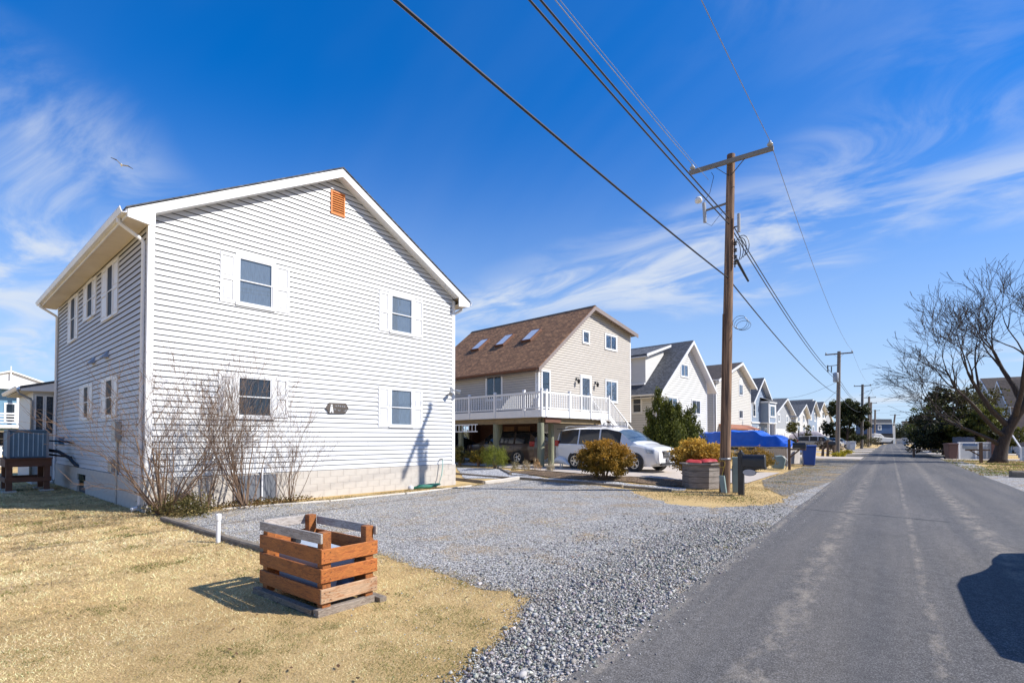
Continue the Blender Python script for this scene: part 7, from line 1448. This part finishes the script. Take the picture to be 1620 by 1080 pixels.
for px, d, wv, h, m, lab in ((1454, 95, 1.3, 1.7, 'palegrey', 'pale blue box like bin at the right verge far down the street'), (1437, 150, 2.2, 1.8, 'offwhite', 'white low structure far down on the right'), (1346, 72, 0.8, 1.15, 'palegrey', 'pale grey bin beyond the second utility pole'), (1428, 175, 3.0, 1.6, 'offwhite', 'white parked trailer at the far end')):
    wheelie('distant_bin', lab, camdir(px, d), (0.5, 0.53, 0.58), h, wv, RD)
pbld = camdir(1448, 420); pb_ = thing('pale_building', 'pale flat building on the skyline at the end of the street', 'building', (pbld.x, pbld.y, 0), RD); MB().box(-3, 16, 0, 10, 0, 15).build('wall', MT['palegrey'], pb_); MB().box(-3.5, 16.5, -0.5, 10.5, 15, 16).build('roof', MT['roof_grey'], pb_)
for i in range(5): MB().box(-1+i*3.4, 1+i*3.4, -0.06, 0, 9.5, 13).build('window', MT['cabin'], pb_)
random.seed(77)
for k, (px, d, h, wv, cA, cB, lab) in enumerate(((1424, 200, 8.0, 12, (0.02, 0.03, 0.02), (0.07, 0.08, 0.035), 'dark tree clump right of the blue house'), (1440, 230, 9.5, 14, (0.03, 0.035, 0.02), (0.10, 0.09, 0.045), 'olive tree clump left of the pale building'), (1458, 210, 9.0, 12, (0.03, 0.035, 0.02), (0.11, 0.10, 0.05), 'tree clump below the pale building'), (1405, 215, 5.5, 10, (0.02, 0.03, 0.015), (0.08, 0.09, 0.03), 'low green bushes below the blue house'), (1366, 98, 2.0, 4.5, (0.03, 0.035, 0.015), (0.14, 0.11, 0.05), 'low bushes at the foot of the third pole'), (1380, 118, 1.8, 4, (0.03, 0.035, 0.015), (0.12, 0.12, 0.04), 'low bushes at the foot of the fourth pole'), (1311, 60, 1.3, 2.6, (0.05, 0.04, 0.03), (0.20, 0.15, 0.11), 'dry brown bushes around the stumps left of the second pole'))):
    puffy('tree_clump' if h > 3 else 'low_bushes', lab, camdir(px, d), h, wv, 2200, 0.6 if h > 3 else 0.16, cA, cB, 14, trunk=h > 3, cat='trees' if h > 3 else 'bush')
for px, d, lab in ((1325, 46, 'yellow green daffodil tuft at the verge near the second pole'), (1336, 55, 'further yellow green tuft on the verge')):
    shrub('verge_plant', lab, camdir(px, d), (0.6, 0.6, 0.22), 900, 0.14, (0.18, 0.17, 0.02), (0.62, 0.50, 0.03), 20, 0.25, False, 1.0, 0.18, cat='plant')
stmp = camdir(1309, 47); sp = thing('stump_post', 'weathered stumps of a mailbox post left of the second pole', 'post', stmp)
for x, h in ((-0.4, 0.9), (0.0, 1.5), (0.45, 1.0)): MB().tube([(x, 0, -0.05), (x+0.05, 0, h)], [0.13, 0.10], 8).build('stump', MT['post'], sp)
mailbox_body(sp, (0.35, 0, 1.05), 0.6, 0.26, 0.3, R(90), 'black')
# far woods behind everything
N4 = 26000
a = rng.uniform(-0.2, 2.6, N4); dd4 = rng.uniform(330, 460, N4); hx = rng.uniform(0, 1, N4)
dirx, diry = np.cos(a), np.sin(a); x = dirx*dd4; y = diry*dd4; hmax = 6.5+2.5*vnoise(x, y, 0.02, 3.0)+1.5*vnoise(x, y, 0.08, 5.0); P = np.stack([x, y, hx*hmax], 1)
cols = np.array([0.035, 0.042, 0.024])*(1-hx[:, None])+np.array([0.10, 0.095, 0.06])*hx[:, None]; cols = cols*rng.uniform(0.6, 1.4, (N4, 1))
V, Fq, Cc = leaf_quads(P, rng.uniform(1.5, 3.2, N4), cols, 0.5, 0.8); fwd = npmesh('far_woods', V, Fq, MT['leaf'], None, Cc); fwd['kind'] = 'stuff'; tag(fwd, 'far band of bare and evergreen woods along the horizon', 'woods')
